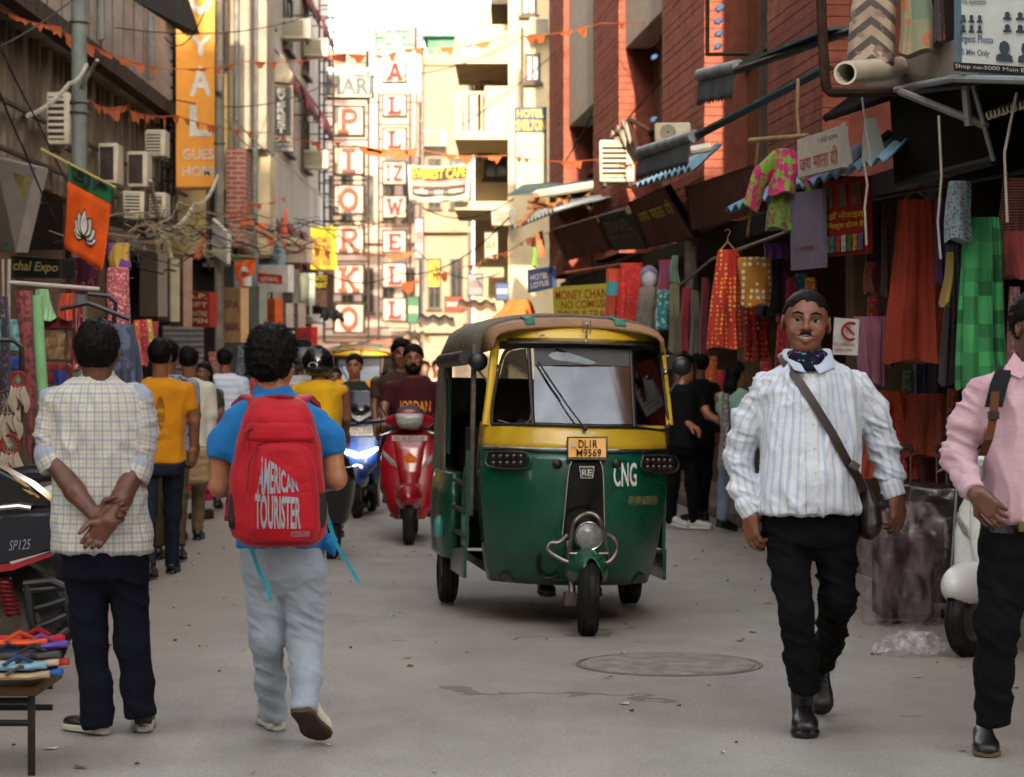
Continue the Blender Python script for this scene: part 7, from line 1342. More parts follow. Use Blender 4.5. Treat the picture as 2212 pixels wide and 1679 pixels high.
    if nm == 'tattoo_sign': m = MB(); m.prism([quadmap(qq, u_, v_, .008) - ti.location for u_, v_ in ((.08, .4), (.92, .4), (.92, .82), (.08, .82))], (0, 1, 0), .003); m.build('picture', mt('poster picture', (120, 90, 84), .6, scale=18, var=.7), ti)
    if nm == 'poster': m = MB(); m.prism([quadmap(qq, u_, v_, .008) - ti.location for u_, v_ in ((.4, .1), (.95, .14), (.85, .45), (.4, .5))], (0, 1, 0), .003); m.build('yellow_panel', mt('poster yellow', (170, 160, 90), .6, scale=12, var=.4), ti); m = MB(); m.prism([quadmap(qq, u_, v_, .008) - ti.location for u_, v_ in ((.4, .56), (.84, .5), (.7, .95), (.4, .95))], (0, 1, 0), .003); m.build('teal_panel', mt('poster teal', (90, 150, 140), .6, scale=12, var=.5), ti)
m = MB(); qq = [at(458, 472, 33.5), at(492, 506, 33), at(490, 570, 33), at(458, 548, 33.5)]; ti, qq = board2('shop_board', 'white blue lettered board tilted in front of the concrete pole', qq, .05, BSOIL('white tilted board', (190, 190, 186))); put_text('Travels', qq, (.1, .35, .9, .6), T_BLU, ti, .02)
# rolled shutter
t = thing('rolling_shutter', 'grey closed rolling shutter behind the heads on the left', 'shutter', at(398, 900, 37)); SH = mt('shutter steel', (112, 108, 108), .5, .3, var=.2)
for i in range(20): a, b = at(352, 704 + i * 12, 37), at(440, 704 + i * 12, 37); m = MB(); m.prism([a - t.location, b - t.location, b - t.location + Vector((0, -.03, -.05)), a - t.location + Vector((0, -.03, -.05))], (0, .3, -1), .032); m.build('slat', SH, t)
# poles
def pole(label, px, d, r, mat, z1=14, wraps=()):
    p0 = at(px, 792, d); t = thing('utility_pole', label, 'pole', (p0.x, d, 0)); m = MB(); m.lathe([(r * 1.15, 0), (r * 1.1, 2.5), (r, z1)], n=14); m.build('shaft', mat, t)
    for z in wraps: m = MB(); m.torus((0, 0, z), (0, 0, 1), r * 1.1, .02, 18, 6); m.build('clamp', mt('clamp steel', (110, 108, 100), .5, .6), t)
    return t
pole('grey steel pole at the upper left with cables tied to it', 171, 24, .072, mt('grey green pole', (116, 124, 120), .6, var=.2, dirt=(96, 96, 90)), wraps=(4.1, 4.9, 4.0)); pole('grey concrete pole in front of the orange guest house sign', 474, 33.8, .062, mt('pole concrete', (118, 112, 102), .8, var=.3, scale=3, dirt=(84, 76, 66)), wraps=(3.4, 3.6, 4.6))
t = thing('flexible_conduit', 'ribbed grey conduit running up beside the concrete pole', 'conduit', at(488, 420, 33.9)); m = MB(); P_ = [at(474 + 1.2 * math.sin(i * 1.3), -60 + i * 2, 33.6) - t.location for i in range(130)]; m.tube(P_, [.042 + .008 * (i % 2) for i in range(130)], 8); m.build('conduit', mt('pale conduit', (150, 140, 126), .6), t)
# air conditioners on the left verandah
for px, py, d, w_, h_, yw, kd, lab in ((133, 260, 26, .24, .56, 0, 'window', 'louvred outdoor unit left of the grey steel pole'), (240, 356, 30, .24, .5, 0, 'window', 'outdoor unit with dark grille, left of a matching pair above the wires'), (302, 368, 31.5, .26, .46, 0, 'window', 'outdoor unit with dark grille, right of a matching pair above the wires'), (340, 312, 33, .28, .36, 0, 'window', 'small boxed air conditioner against the black lattice'), (284, 445, 30, .26, .34, .3, 'window', 'tilted outdoor unit low above the wire tangle'), (345, 446, 32, .22, .34, 0, 'window', 'pale outdoor unit on a white bracket above the wire tangle')):
    ac_unit(at(px, py, d), lab, w_, h_, .42, yw, kd)
# ------------------------------------------------------------------ flags and bunting
def flag(label, q, d, fr_orange=.24, name='party_flag', emblem=True, txt=True):
    P_ = [at(x, y, d) for x, y in q]; o = P_[3]; t = thing(name, label, 'flag', o, 0, 'party flags'); ORN = mt('saffron cloth', (214, 84, 22), .8, var=.2, scale=4); GRF = mt('flag green', (36, 104, 62), .8, var=.2)
    S_ = lambda u_, v_, off=0.: quadmap(P_, u_, v_, off) + Vector((0, .05 * math.sin(u_ * 7 + v_ * 3), .02 * math.sin(v_ * 6))) - o
    for nm, v0, v1, mm in (('green_band', 0, fr_orange, GRF), ('saffron_field', fr_orange, 1, ORN)):
        m = MB(); m.loft([[S_(i / 16, v0 + (v1 - v0) * j / 8) for i in range(17)] for j in range(9)], cap=False, closed=False); ob = m.build(nm, mm, t, 60); md = ob.modifiers.new('s', 'SOLIDIFY'); md.thickness = .004
    if emblem:
        for k, (rs, mm, of) in enumerate(((1.0, T_DK, .02), (.72, T_WHT, .0205))):
            for j, ang in enumerate((-1.45, 1.45, -1.0, 1.0, -.5, .5, 0)):
                vs = []; L = .30 - .05 * abs(ang)
                for tt, sg in [(x / 8, 1) for x in range(9)] + [(x / 8, -1) for x in range(7, 0, -1)]:
                    x = sg * .085 * math.sin(math.pi * tt ** .8) * rs; y = (tt if rs == 1 else .08 + .84 * tt) * L
                    vs.append(S_(.5 + (x * math.cos(ang) + y * math.sin(ang)) * 1.2, .72 - (y * math.cos(ang) - x * math.sin(ang)), of + (j * 2 + k) * .003))
                obj_from('emblem_petal', me_from(vs, [tuple(range(16))]), mm, t)
    if txt: put_text('BJP', None, (.1, .03, .92, .2), T_DK, t, .03, func=lambda u_, v_, of: S_(u_, v_, of + .03))
    return t
ft = flag('large saffron and green party flag with lotus emblem hanging from a pole at the left', [(147, 352), (243, 402), (222, 586), (136, 532)], 20); rod('flag_pole', 'thin yellow pole carrying the large party flag', ((88, 322, 20.1), (250, 406, 19.9)), .012, mt('yellow pole', (170, 156, 90), .6), 'pole'); flag('small saffron party flag hanging beyond the concrete pole', [(504, 552), (552, 556), (546, 592), (512, 606)], 36, txt=False); rod('flag_pole', 'thin pole carrying the small party flag', ((440, 545, 35.5), (552, 556, 36)), .012, WOODP, 'pole')
for i, (x, y, dd) in enumerate(((440, 520, 33), (612, 470, 42), (518, 606, 36))): hang('orange_pennant', ('small orange pennant left of the concrete pole', 'orange pennant under the slate cafe sign', 'orange rag under the small party flag')[i], (x, x + 6, y - 18, x - 22 if i == 0 else x - 4, x - 6 if i == 0 else x + 12, y + 40), dd, prt('saffron rag', (206, 84, 26)), 3, .2)
PEN = mt('faded saffron pennant', (198, 104, 62), .85, var=.25, scale=6)
def bunting(label, pts, n, size=.1, seed=1):
    rr = random.Random(seed); P_ = [at(*p) for p in pts]; o = P_[0]; t = thing('bunting', label, 'bunting', o, 0, 'strings of saffron pennants'); S_ = []
    for i in range(len(P_) - 1):
        for k in range(8): f = k / 8; S_.append(P_[i].lerp(P_[i + 1], f) - Vector((0, 0, .05 * math.sin(f * math.pi))) - o)
    S_.append(P_[-1] - o); m = MB(); m.tube(S_, .006, 5); m.build('cord', PEN, t)
    for i in range(n):
        if rr.random() < .35: continue
        f = (i + rr.random() * .8) / n * (len(S_) - 1); k = int(f); a = S_[k].lerp(S_[min(k + 1, len(S_) - 1)], f - k); b = (S_[min(k + 1, len(S_) - 1)] - S_[k]).normalized(); w_ = size * rr.uniform(.7, 2.6); h_ = size * rr.uniform(.2, .9)
        pl = [a, a + b * w_, a + b * w_ * rr.uniform(.6, 1) + Vector((0, 0, -h_)), a + b * w_ * .5 + Vector((0, .0, -h_ * rr.uniform(.5, 1.3))), a + b * w_ * rr.uniform(0, .3) + Vector((0, 0, -h_ * rr.uniform(.3, 1)))]; m = MB(); m.prism(pl, (0, 1, 0), .003); m.build('pennant', PEN, t, smooth=0)
bunting('highest pennant string sagging from the upper left towards the brick building', ((-20, 5, 24), (113, 55, 25), (333, 146, 27), (530, 133, 29), (737, 117, 31), (905, 104, 32), (1100, 78, 32), (1300, 50, 30), (1482, 26, 27)), 46, .14, 2); bunting('middle pennant string running across the orange guest house sign', ((187, 213, 25), (260, 230, 26), (380, 250, 28), (584, 287, 31), (737, 307, 33), (900, 322, 33), (1100, 336, 32), (1290, 345, 30), (1375, 352, 28)), 60, .15, 3)
bunting('lower pennant string drooping under the slate cafe sign', ((484, 446, 38), (545, 478, 38), (600, 516, 39), (665, 528, 41), (760, 548, 44), (880, 545, 44)), 22, .2, 4); bunting('far pennant string below the cafe banner', ((860, 612, 45), (930, 590, 44), (990, 578, 42), (1060, 552, 40), (1140, 516, 37), (1240, 470, 34)), 26, .2, 5); bunting('short pennant string above the tangled wires', ((484, 460, 37), (540, 440, 38), (620, 424, 40)), 9, .16, 6)
# ------------------------------------------------------------------ cables
def cable(pts, sag=.15, r=.008, lab='thin black overhead cable', mat=None):
    P_ = [at(*p) for p in pts]; o = P_[0]; t = thing('overhead_cable', lab, 'cable', o, 0, 'overhead cables'); S_ = []
    for i in range(len(P_) - 1):
        for k in range(10): f = k / 10; S_.append(P_[i].lerp(P_[i + 1], f) - Vector((0, 0, sag * 4 * f * (1 - f))) - o)
    S_.append(P_[-1] - o); m = MB(); m.tube(S_, r, 5); m.build('wire', mat or WIREB, t)
rc = random.Random(11)
for pts, sag, r, lab in ((((-20, 110, 18), (190, -30, 24)), .05, .008, 'black cable in the top left corner'), (((-20, 150, 17), (55, 330, 19), (120, 480, 22)), .02, .008, 'black cable dropping steeply at the left edge'), (((0, 100, 18), (80, 260, 20), (170, 440, 24)), .02, .008, 'second black cable dropping beside the left edge'), (((355, 80, 30), (455, -10, 28)), .3, .008, 'black cable looping past the orange sign'), (((250, 60, 26), (700, 20, 40), (1100, -40, 50)), .2, .008, 'black cable high over the middle of the street'), (((380, 216, 34), (740, 160, 45), (1130, 80, 44)), .3, .01, 'black cable crossing in front of the crimson letters'), (((1130, 80, 44), (1300, 45, 36), (1500, -20, 30)), .1, .01, 'black cable crossing the top of the brick building'), (((1215, 360, 36), (1345, 130, 32), (1480, -20, 30)), .02, .01, 'black cable slanting up the brick building'), (((1290, 330, 31), (1370, 240, 29), (1540, 40, 26)), .02, .01, 'second black cable slanting up the brick building'), (((1000, 270, 40), (1215, 100, 38), (1330, -10, 36)), .05, .008, 'thin cable before the cream house'), (((500, 250, 35), (640, 370, 42), (740, 440, 50)), .1, .012, 'grey cable falling past the white house'), (((480, 250, 34.5), (600, 330, 38), (780, 470, 50)), .2, .01, 'second grey cable falling past the white house'), (((640, 480, 44), (900, 440, 46), (1110, 430, 40)), .3, .012, 'sagging cable below the cafe banner'), (((660, 560, 44), (860, 590, 46), (1100, 470, 38)), .3, .012, 'lower sagging cable in the middle distance'), (((720, 500, 50), (900, 540, 50), (1080, 590, 42)), .3, .012, 'cable crossing the lower letters'), (((170, 200, 24), (210, 130, 23.5)), .0, .02, 'white bent pipe arm on the grey steel pole'), (((60, 250, 21), (150, 180, 23), (187, 140, 24)), .05, .022, 'pale hose reaching up to the grey steel pole'), (((345, 490, 32), (420, 440, 33), (474, 370, 33.8)), .15, .025, 'thick pale hose sagging to the concrete pole'), (((325, 390, 31), (350, 500, 32), (372, 560, 32)), .0, .03, 'white bracket pole leaning above the wires'), (((2028, 250, 12.8), (2034, 380, 12.8), (2026, 480, 12.8), (2032, 560, 12.8)), .0, .008, 'pale cord hanging in front of the orange dress'), (((1866, 350, 13.6), (1874, 400, 13.6), (1868, 450, 13.6), (1872, 530, 13.6)), .0, .008, 'white cord hanging beside the red poster board'), (((2196, 200, 12), (2170, 330, 12), (2176, 480, 12)), .0, .008, 'white cord hanging at the right edge'), (((1862, 210, 13.5), (1882, 360, 13.5)), .0, .006, 'white cord in front of the grey panel'), (((20, 560, 16), (18, 700, 16)), .0, .012, 'pale cord hanging at the left edge'), (((6, 560, 16), (8, 720, 16)), .0, .008, 'second pale cord hanging at the left edge')):
    cable(pts, sag, r, lab, mt('pale cord', (176, 168, 152), .7) if ('pale' in lab or 'white' in lab) else (mt('grey cord', (120, 112, 100), .7) if 'grey' in lab else None))
ts = thing('wire_tangle', 'tangle of old cables under the air conditioners at the left', 'wires', at(300, 500, 30)); ts['kind'] = 'stuff'; m = MB(); m2 = MB(); o = ts.location
for i in range(60):
    x, y = rc.uniform(80, 640), rc.gauss(505, 26); dd = 21 + (x - 80) / 560 * 21; P_ = [at(x, y, dd)]
    for k in range(7): P_.append(P_[-1] + Vector((rc.uniform(-.05, .28), rc.uniform(-.1, .25), rc.uniform(-.13, .13))))
    (m if i % 2 else m2).tube([p - o for p in P_], rc.choice((.005, .007, .011)), 4)
for i in range(10):
    c_ = at(rc.uniform(320, 400), rc.uniform(500, 545), 31); (m2).torus(c_ - o, (rc.random(), 1, rc.random() * .4), rc.uniform(.05, .1), .012, 16, 5)
ob = m.build('black_wires', WIREB, ts); ob['kind'] = 'stuff'; ob = m2.build('pale_wires', mt('dusty wire', (140, 126, 104), .8), ts); ob['kind'] = 'stuff'
BLU_ = mt('blue decoration', (52, 80, 118), .6)
for i, (x, y, dd) in enumerate(((1552, 20, 22), (1549, 48, 22), (1550, 75, 22), (1548, 102, 22), (1412, 125, 27), (1307, 188, 34), (1366, 170, 31), (1410, 260, 27), (1218, 160, 38), (1214, 250, 38), (1216, 280, 38))):
    c_ = at(x, y, dd); t = thing('light_string_tuft', 'blue tinsel tuft hung on the brick building', 'decoration', c_, 0, 'blue tinsel tufts'); solid('tuft', p_ell(c_, (.03, .03, .03)) + p_ell(c_ + Vector((.03, 0, .02)), (.025, .025, .02)), BLU_, t, c_, .015, .012, (30, 30, 30))
# ------------------------------------------------------------------ goods at the left
PKP = prt('pink print', (170, 74, 84), (206, 140, 140), 40, 'noise', .52); hang('hanging_cloth', 'long pink patterned cloth hanging at the left behind the green roll', (32, 72, 628, 62, 86, 985), 15, prt('pink pattern', (150, 72, 70), (90, 40, 44), 26, 'noise', .5), 4, .1); hang('hanging_cloth', 'pink printed cloth hanging right of the party flag', (232, 281, 578, 230, 280, 742), 19, PKP, 3, .08); hang('hanging_cloth', 'magenta embroidered cloth under the party flag', (150, 216, 556, 156, 212, 632), 20.5, prt('magenta gold', (110, 16, 60), (170, 120, 50), 22, 'noise', .6), 4)
hang('hanging_cloth', 'slate blue cloth hanging right of the checked shirt man head', (230, 290, 700, 250, 296, 905), 15.5, prt('slate blue', (62, 70, 92), (84, 92, 116), 10, 'noise', .5), 5); hang('hanging_cloth', 'denim blue scarf at the edge of the left shop', (282, 300, 735, 284, 310, 870), 17, prt('denim scarf', (60, 70, 110)), 4); hang('hanging_cloth', 'yellow and purple garment on a hanger right of the party flag', (232, 280, 525, 236, 284, 580), 20, prt('yellow purple', (190, 150, 30), (90, 40, 110), 9, 'noise', .5), 4)
hang('hanging_bag', 'pale green knitted bag pair hanging at the left rack', (76, 102, 625, 74, 124, 690), 16, prt('mint knit', (150, 196, 140), (110, 150, 110), 40, 'vstripe', .3), 4); hang('woollen_cap', 'orange knitted cap hanging at the left rack', (130, 160, 634, 124, 168, 690), 16, prt('orange knit', (196, 66, 22), (160, 50, 16), 40, 'vstripe', .3), 6); hang('bangle_roll', 'red bangles in shiny wrapping hanging left of the checked shirt man head', (160, 182, 655, 152, 184, 800), 15.2, prt('red bangles', (140, 20, 24), (190, 170, 160), 34, 'noise', .6, rough=.3), 3); hang('hanging_cloth', 'dark red cloth at the bottom of the left stall', (72, 110, 925, 66, 118, 1010), 14, prt('wine cloth', (86, 20, 24), (120, 60, 40), 18, 'noise', .6), 4); hang('hanging_cloth', 'royal blue folded cloth on the left shelf', (118, 146, 800, 118, 148, 860), 16, prt('royal blue', (26, 34, 120)), 3)
a = at(78, 640, 14.6); t = thing('fabric_roll', 'tall pale green fabric roll leaning at the left stall', 'fabric roll', at(98, 960, 14.6)); m = MB(); o = t.location; m.tube([at(80, 640, 14.6) - o, at(86, 760, 14.55) - o, at(96, 900, 14.5) - o, at(100, 960, 14.5) - o], .034, 12); m.build('roll', mt('mint fabric', (126, 176, 124), .8, var=.12), t)
for i, (x0, y0, x1, y1, c, lab) in enumerate(((88, 690, 148, 712, (150, 70, 62), 'red painted shelf board at the left stall'), (90, 715, 140, 780, (150, 120, 84), 'gold and red boxed goods on the left shelf'), (92, 785, 140, 830, (140, 60, 50), 'red white printed box goods lower on the left shelf'), (-10, 690, 46, 760, (120, 170, 170), 'pale turquoise packets at the left edge'), (-10, 770, 44, 800, (60, 80, 150), 'blue packets at the left edge'))):
    o = at((x0 + x1) / 2, y1, 16); t = thing('boxed_goods', lab, 'goods', o); m = MB(); m.prism([at(x0, y0, 16) - o, at(x1, y0, 16) - o, at(x1, y1, 16) - o, at(x0, y1, 16) - o], (0, 1, 0), .25); m.build('pack', mt('goods %d' % i, c, .5, scale=16, var=.6, dirt=tuple(min(255, int(v * 1.4)) for v in c)), t, bevel=.01)
for pts, lab in ((((-10, 735, 13), (30, 735, 13), (46, 750, 13), (48, 820, 13), (42, 960, 13)), 'black bent tube of the clothes rack at the left edge'), (((130, 668, 15), (190, 655, 15), (280, 690, 15)), 'black hanger bar over the checked shirt man'), (((190, 635, 15.5), (236, 640, 15.5), (250, 655, 15.5), (246, 700, 15.5)), 'black rack hook above the checked shirt man'), (((20, 610, 16), (215, 625, 16)), 'thin white rail above the left rack')): rod('rack_tube', lab, pts, .014, BLKP if 'white' not in lab else EYEW, 'rack')
FEA = mt('feather cream', (176, 160, 138), .8, var=.3)
for i, (x, y, rr_) in enumerate(((16, 870, 26), (40, 820, 16), (22, 960, 20))):
    c_ = at(x, y, 12.4); t = thing('dream_catcher', ('large dream catcher with pale feathers at the left edge', 'small dream catcher with a red rose at the left edge', 'low dream catcher hanging over the motorcycle')[i], 'dream catcher', c_); R_ = rr_ * 12.4 / FPX; m = MB(); m.torus((0, 0, 0), (0, 1, 0), R_, .008, 24, 6); m.build('hoop', mt('hoop red', (150, 44, 44) if i else (90, 60, 50), .7), t)
    for k in range(6): a = k * math.pi / 6; m = MB(); m.cyl((R_ * math.cos(a), 0, R_ * math.sin(a)), (-R_ * math.cos(a), 0, -R_ * math.sin(a)), .0015, n=4); m.build('web_thread', FEA, t)
    for k in range(5): x_ = (k - 2) * R_ * .45; L = .1 + .04 * (k % 3); m = MB(); m.loft([m.ring((x_ + .01 * math.sin(s * 5 + k), 0, -R_ * .8 - s * L), (0, .1, -1), .004 + .022 * math.sin(min(1, s + .05) * math.pi * .95), 8, .004) for s in (0, .25, .5, .75, 1)]); m.build('feather', FEA, t)
# sandal table at the lower left
td = 8.75; o = at(20, 1480, td); TB = thing('sandal_table', 'low black iron table stacked with sandals in the lower left corner', 'table', (o.x, td, 0)); L_ = lambda x, y, dy=0.: at(x, y, td + dy) - TB.location; IRO = mt('black iron', (36, 33, 31), .6, var=.3, dirt=(64, 54, 46)); zt = at(0, 1478, td).z
m = MB(); m.box((L_(-40, 0).x, .2, zt - .02), (.42, .5, .035)); m.build('table_top', mt('plank brown', (92, 66, 44), .8, var=.3), TB, bevel=.004)
for x in (68, -140):
    for dy in (0., .4): b = L_(x, 1470, dy); m = MB(); m.cyl((b.x, dy, 0), (b.x, dy, zt - .02), .014, n=10); m.build('leg', IRO, TB)
for dy in (0., .4):
    m = MB(); m.cyl((L_(-140, 0).x, dy, .19), (L_(68, 0).x, dy, .19), .012, n=8); m.build('crossbar', IRO, TB); m = MB(); m.cyl((L_(-140, 0).x, dy, zt - .06), (L_(68, 0).x, dy, zt - .06), .012, n=8); m.build('crossbar', IRO, TB)
def sandal(label, px, py, dy, c, yaw, strap, L=.26):
    p0 = at(px, py, td + dy); t = thing('sandal', label, 'sandal', p0, yaw, 'sandals on the table'); m = MB(); sec = [(0, .55), (.08, .8), (.3, .78), (.5, .82), (.75, 1.), (.92, .8), (1, .45)]; r = []
    for s, w_ in sec: r.append([Vector((L * (s - .5), w_ * .046 * math.cos(a), .012 * math.copysign(abs(math.sin(a)) ** .4, math.sin(a)) + .012 + (.006 if s > .9 else 0))) for a in np.arange(12) * math.pi / 6])
    m.loft(r); m.build('sole', mt('sandal %s' % label[:9], c, .6, var=.2), t, 50); m = MB(); m.tube([(-.02, -.042, .022), (.03, -.025, .05), (.075, 0, .03), (.03, .025, .05), (-.02, .042, .022)], .007, 6); m.build('strap', mt('strap %s' % label[:9], strap, .6), t)
for a in (('purple sandal near the top of the pile', 70, 1402, .1, (92, 70, 150), .05, (120, 60, 120)), ('bright red sandal at the back of the pile', 64, 1388, .22, (190, 30, 36), -.1, (150, 20, 30)), ('orange sandal in the middle of the pile', 24, 1396, .08, (214, 84, 34), .15, (190, 70, 30)), ('grey ribbed sandal under the purple one', 54, 1424, .02, (70, 68, 68), -.08, (50, 44, 42)), ('light blue sandal with blue strap in front', 22, 1448, -.06, (120, 160, 176), .05, (40, 70, 110)), ('cream soled brown sandal in front', 48, 1442, -.02, (186, 166, 136), .1, (70, 54, 44)), ('coral red ribbed sandal at the right end', 72, 1440, .08, (190, 44, 44), .0, (150, 30, 34)), ('bright blue sandal at the bottom of the pile', 58, 1462, -.02, (44, 90, 160), -.05, (40, 60, 110)), ('tan sandal at the bottom of the pile', 28, 1468, -.08, (170, 146, 112), .05, (80, 74, 74)), ('navy sandal at the left of the pile', 0, 1420, .05, (44, 58, 80), .1, (34, 44, 60))): sandal(*a)

for i, (x, y0, y1, dd, c, nm) in enumerate(((296, 692, 790, 25, (190, 90, 20), 'orange'), (310, 690, 790, 25.4, (170, 30, 50), 'crimson'), (322, 690, 780, 25.8, (200, 160, 70), 'straw yellow'), (334, 695, 780, 26, (150, 40, 40), 'brick'), (460, 760, 830, 31, (120, 60, 50), 'rust'), (520, 745, 820, 33, (70, 80, 90), 'slate'), (560, 720, 800, 36, (60, 40, 50), 'plum'), (600, 715, 790, 38, (170, 60, 40), 'tomato'), (628, 715, 790, 39, (180, 150, 60), 'ochre'), (10, 640, 900, 15.4, (60, 50, 60), 'charcoal'), (112, 840, 930, 15.2, (90, 110, 80), 'sage'))):
    hang('hanging_cloth', '%s cloth hanging in the left hand shops' % nm, (x - 8, x + 8, y0, x - 10, x + 10, y1), dd, prt('left cloth ' + nm, c, tuple(min(255, v + 60) for v in c), 30, 'noise', .56), 4, .2)

# clutter in the middle distance
for i, (x0, y0, x1, y1, dd, c, nm) in enumerate(((896, 470, 914, 560, 52, (150, 150, 150), 'grey vertical'), (925, 560, 950, 622, 48, (200, 186, 70), 'small yellow'), (1010, 590, 1044, 640, 44, (120, 126, 130), 'plain grey'), (960, 640, 1000, 676, 46, (150, 60, 50), 'dull red'), (1046, 500, 1076, 560, 42, (170, 160, 140), 'cream'), (880, 640, 905, 700, 50, (60, 110, 80), 'green'), (1070, 610, 1100, 650, 40, (70, 90, 130), 'blue grey'), (1000, 700, 1060, 730, 44, (110, 100, 92), 'brown grey'), (735, 740, 775, 772, 56, (190, 150, 60), 'amber'), (800, 735, 850, 765, 58, (150, 90, 70), 'terracotta'))):
    t_, q = board2('shop_board', '%s shop board in the far middle of the street' % nm, pq(x0, y0, x1, y1, dd), .12, BSOIL('far board ' + nm, c), frame=DKF, fw=.02); put_text(('OPEN', 'TEA', 'LODGE', 'SHOES', 'SILK', 'CHAI', 'BOOKS', 'BAGS', 'CURRY', 'JUICE')[i], q, (.12, .35, .88, .62), T_WHT if sum(c) < 330 else T_BRN, t_, .02)
for i, (x, y, dd, lab) in enumerate(((938, 300, 69.4, 'upper window air conditioner on the grey beige house'), (985, 380, 69.4, 'lower window air conditioner on the grey beige house'), (1170, 60, 45.6, 'window air conditioner high on the sunlit cream wall'), (1088, 470, 45.6, 'window air conditioner low beside the hotel sign board'))): ac_unit(at(x, y, dd), lab, .7 if dd > 60 else .45, .45 if dd > 60 else .32, .5, 0, 'window')
for i, (x0, x1, y, dd, c, nm) in enumerate(((900, 985, 700, 48, (96, 88, 80), 'grey'), (985, 1075, 668, 43, (120, 92, 70), 'brown'), (690, 745, 690, 46, (24, 22, 22), 'black'), (870, 930, 735, 52, (150, 130, 100), 'buff'))): sheet('street_canopy', '%s stall canopy low in the far middle of the street' % nm, ((x0, y, dd), (x1, y + 4, dd), (x1 - 6, y - 16, dd + 1.6), (x0 + 6, y - 18, dd + 1.6)), mt('stall canopy ' + nm, c, .8), 3, .03, 30)
# ------------------------------------------------------------------ people further off
def walker(label, px, d, top, foot, yaw, skin, shirt, pants, hair='short', arms=((-.02, .0), (.02, .0)), stride=.12, face=None, shoe=None, skirt=None, sleeve='short', shoes=None, seated=None, lean=0., neck=None, fat=1., group='people in the street', res=.012, hy=None):
    """figure from its top and foot rows; arms = (bend forward, out) per side; seated = row of the seat"""
    u = FPX / d; H = (foot - top) / u; p = Person(label, px, d, skin, group); f = Vector((math.sin(yaw), -math.cos(yaw), 0)); Y = lambda k: top + k * H * u
    fx, fy = f.x * u, f.y                                                    # forward in px and in metres
    face = (abs(yaw) < 1.2) if face is None else face
    p.head(px + lean * u + fx * .02, Y(.066), yaw + (hy or 0), neck=(px, Y(.17), 0), hair=hair, face=face, sc=H / 1.75, res=.006, hoff=.014)
    sw = .108 * H * u * fat; ct = abs(math.cos(yaw)) * .4 + .6; sw *= ct; bd = .07 * H / ct * fat; hipY = Y(.5) if not seated else seated
    rows = [(Y(.155), px - sw * .45, px + sw * .45, bd * .6), (Y(.178), px - sw * .8, px + sw * .8, bd * .85), (Y(.2), px - sw, px + sw, bd), (Y(.3), px - sw * .97, px + sw * .97, bd * 1.1), (Y(.4), px - sw * .88, px + sw * .88, bd * 1.05), (hipY + .02 * H * u, px - sw * .92, px + sw * .92, bd * 1.15)]
    ch = []
    for s, (fw, out) in zip((-1, 1), arms):
        sh = (px + s * sw * .98, Y(.21), 0., .046 * H / 1.75 * 1.3); el = (px + s * (sw * 1.12 + out * u) + fx * fw * .12, Y(.345 - .02 * fw), fy * fw * .12, .038); wr = (el[0] + fx * fw * .24 - s * sw * .1 * fw, Y(.345 + .135 * (1 - fw)), fy * fw * .36, .027)
        cut = el if sleeve == 'short' else wr; mid = (sh[0] * .35 + el[0] * .65, sh[1] * .35 + el[1] * .65, sh[2] * .35 + el[2] * .65, .05)
        ch.append([sh, mid] if sleeve == 'short' else ([sh, el[:3] + (.045,), wr[:3] + (.036,)] if sleeve == 'long' else [sh, (sh[0], sh[1] + 4, sh[2], .05)]))
        dr = Vector(((wr[0] - el[0]) / u, wr[2] - el[2], -(wr[1] - el[1]) / u)).normalized(); p.limb([sh, el, wr], (dr, Vector((-s * .8, fy * .4, 0)) if fw < .5 else Vector((0, 0, -1)), s, dict(curl=(.4, .5, .4))))
    p.core = [[(px, Y(.17), 0, .05), (px, Y(.24), 0, .07), (px - sw * .9, Y(.215), 0, .045)], [(px, Y(.24), 0, .07), (px + sw * .9, Y(.215), 0, .045)]]
    p.body(); o = p.garment('shirt', shirt, rows, ch, wr=.006, wf=(8, 8, 7), res=res)
    lg = []
    for s in (-1, 1):
        st = stride * s
        if seated: lg.append([(px + s * sw * .5, seated, 0, .08), (px + s * sw * .75 + fx * .42, seated + .03 * u, fy * .42, .062), (px + s * sw * .75 + fx * .38, seated + .44 * u, fy * .36, .05)]); an = lg[-1][-1]
        else: an = (px + s * sw * .42 + fx * st, Y(.955), fy * st, .048); lg.append([(px + s * sw * .46, Y(.52), 0, .078 * fat), (px + s * sw * .46 + fx * st * .4, Y(.72), fy * (st * .4 + .03), .06), an])
        a = p.P(*an[:3]); gz = .004 if not seated else max(.0, a.z - .08); a.z = gz; hl_ = a - f * .06 + Vector((0, 0, .05 if st < -.05 and not seated else 0)); p.shoe(hl_, a + f * .18, mat=shoe or DARKL, sole=shoes or DARKL, H=.07)
    if skirt: p.garment('skirt', skirt, [(Y(.42), px - sw * .9, px + sw * .9, bd * 1.1), (Y(.7), px - sw * 1.2, px + sw * 1.2, bd * 1.5), (Y(.88), px - sw * 1.25, px + sw * 1.25, bd * 1.6)], wr=.01, wf=(14, 14, 3), res=res)
    p.garment('trousers', pants, [(hipY - .04 * H * u, px - sw * .8, px + sw * .8, bd), (hipY + .03 * H * u, px - sw * .86, px + sw * .86, bd * 1.1), (hipY + .07 * H * u, px - sw * .8, px + sw * .8, bd)], lg, wr=.006, wf=(7, 7, 10), res=res)
    p.shirt = o; return p
C_ = lambda n, c, **k: cloth(n, c, **k)
DJ = C_('dark blue jeans', (30, 36, 52)); hstripe = lambda g, u, v, col: g.mix(g.line(v, .07, .03), col, (150, 168, 200)); pstr = lambda g, u, v, col: g.mix(g.ramp(g.noise(g.coord(), 22, 3), .56, .6), col, (40, 42, 48))
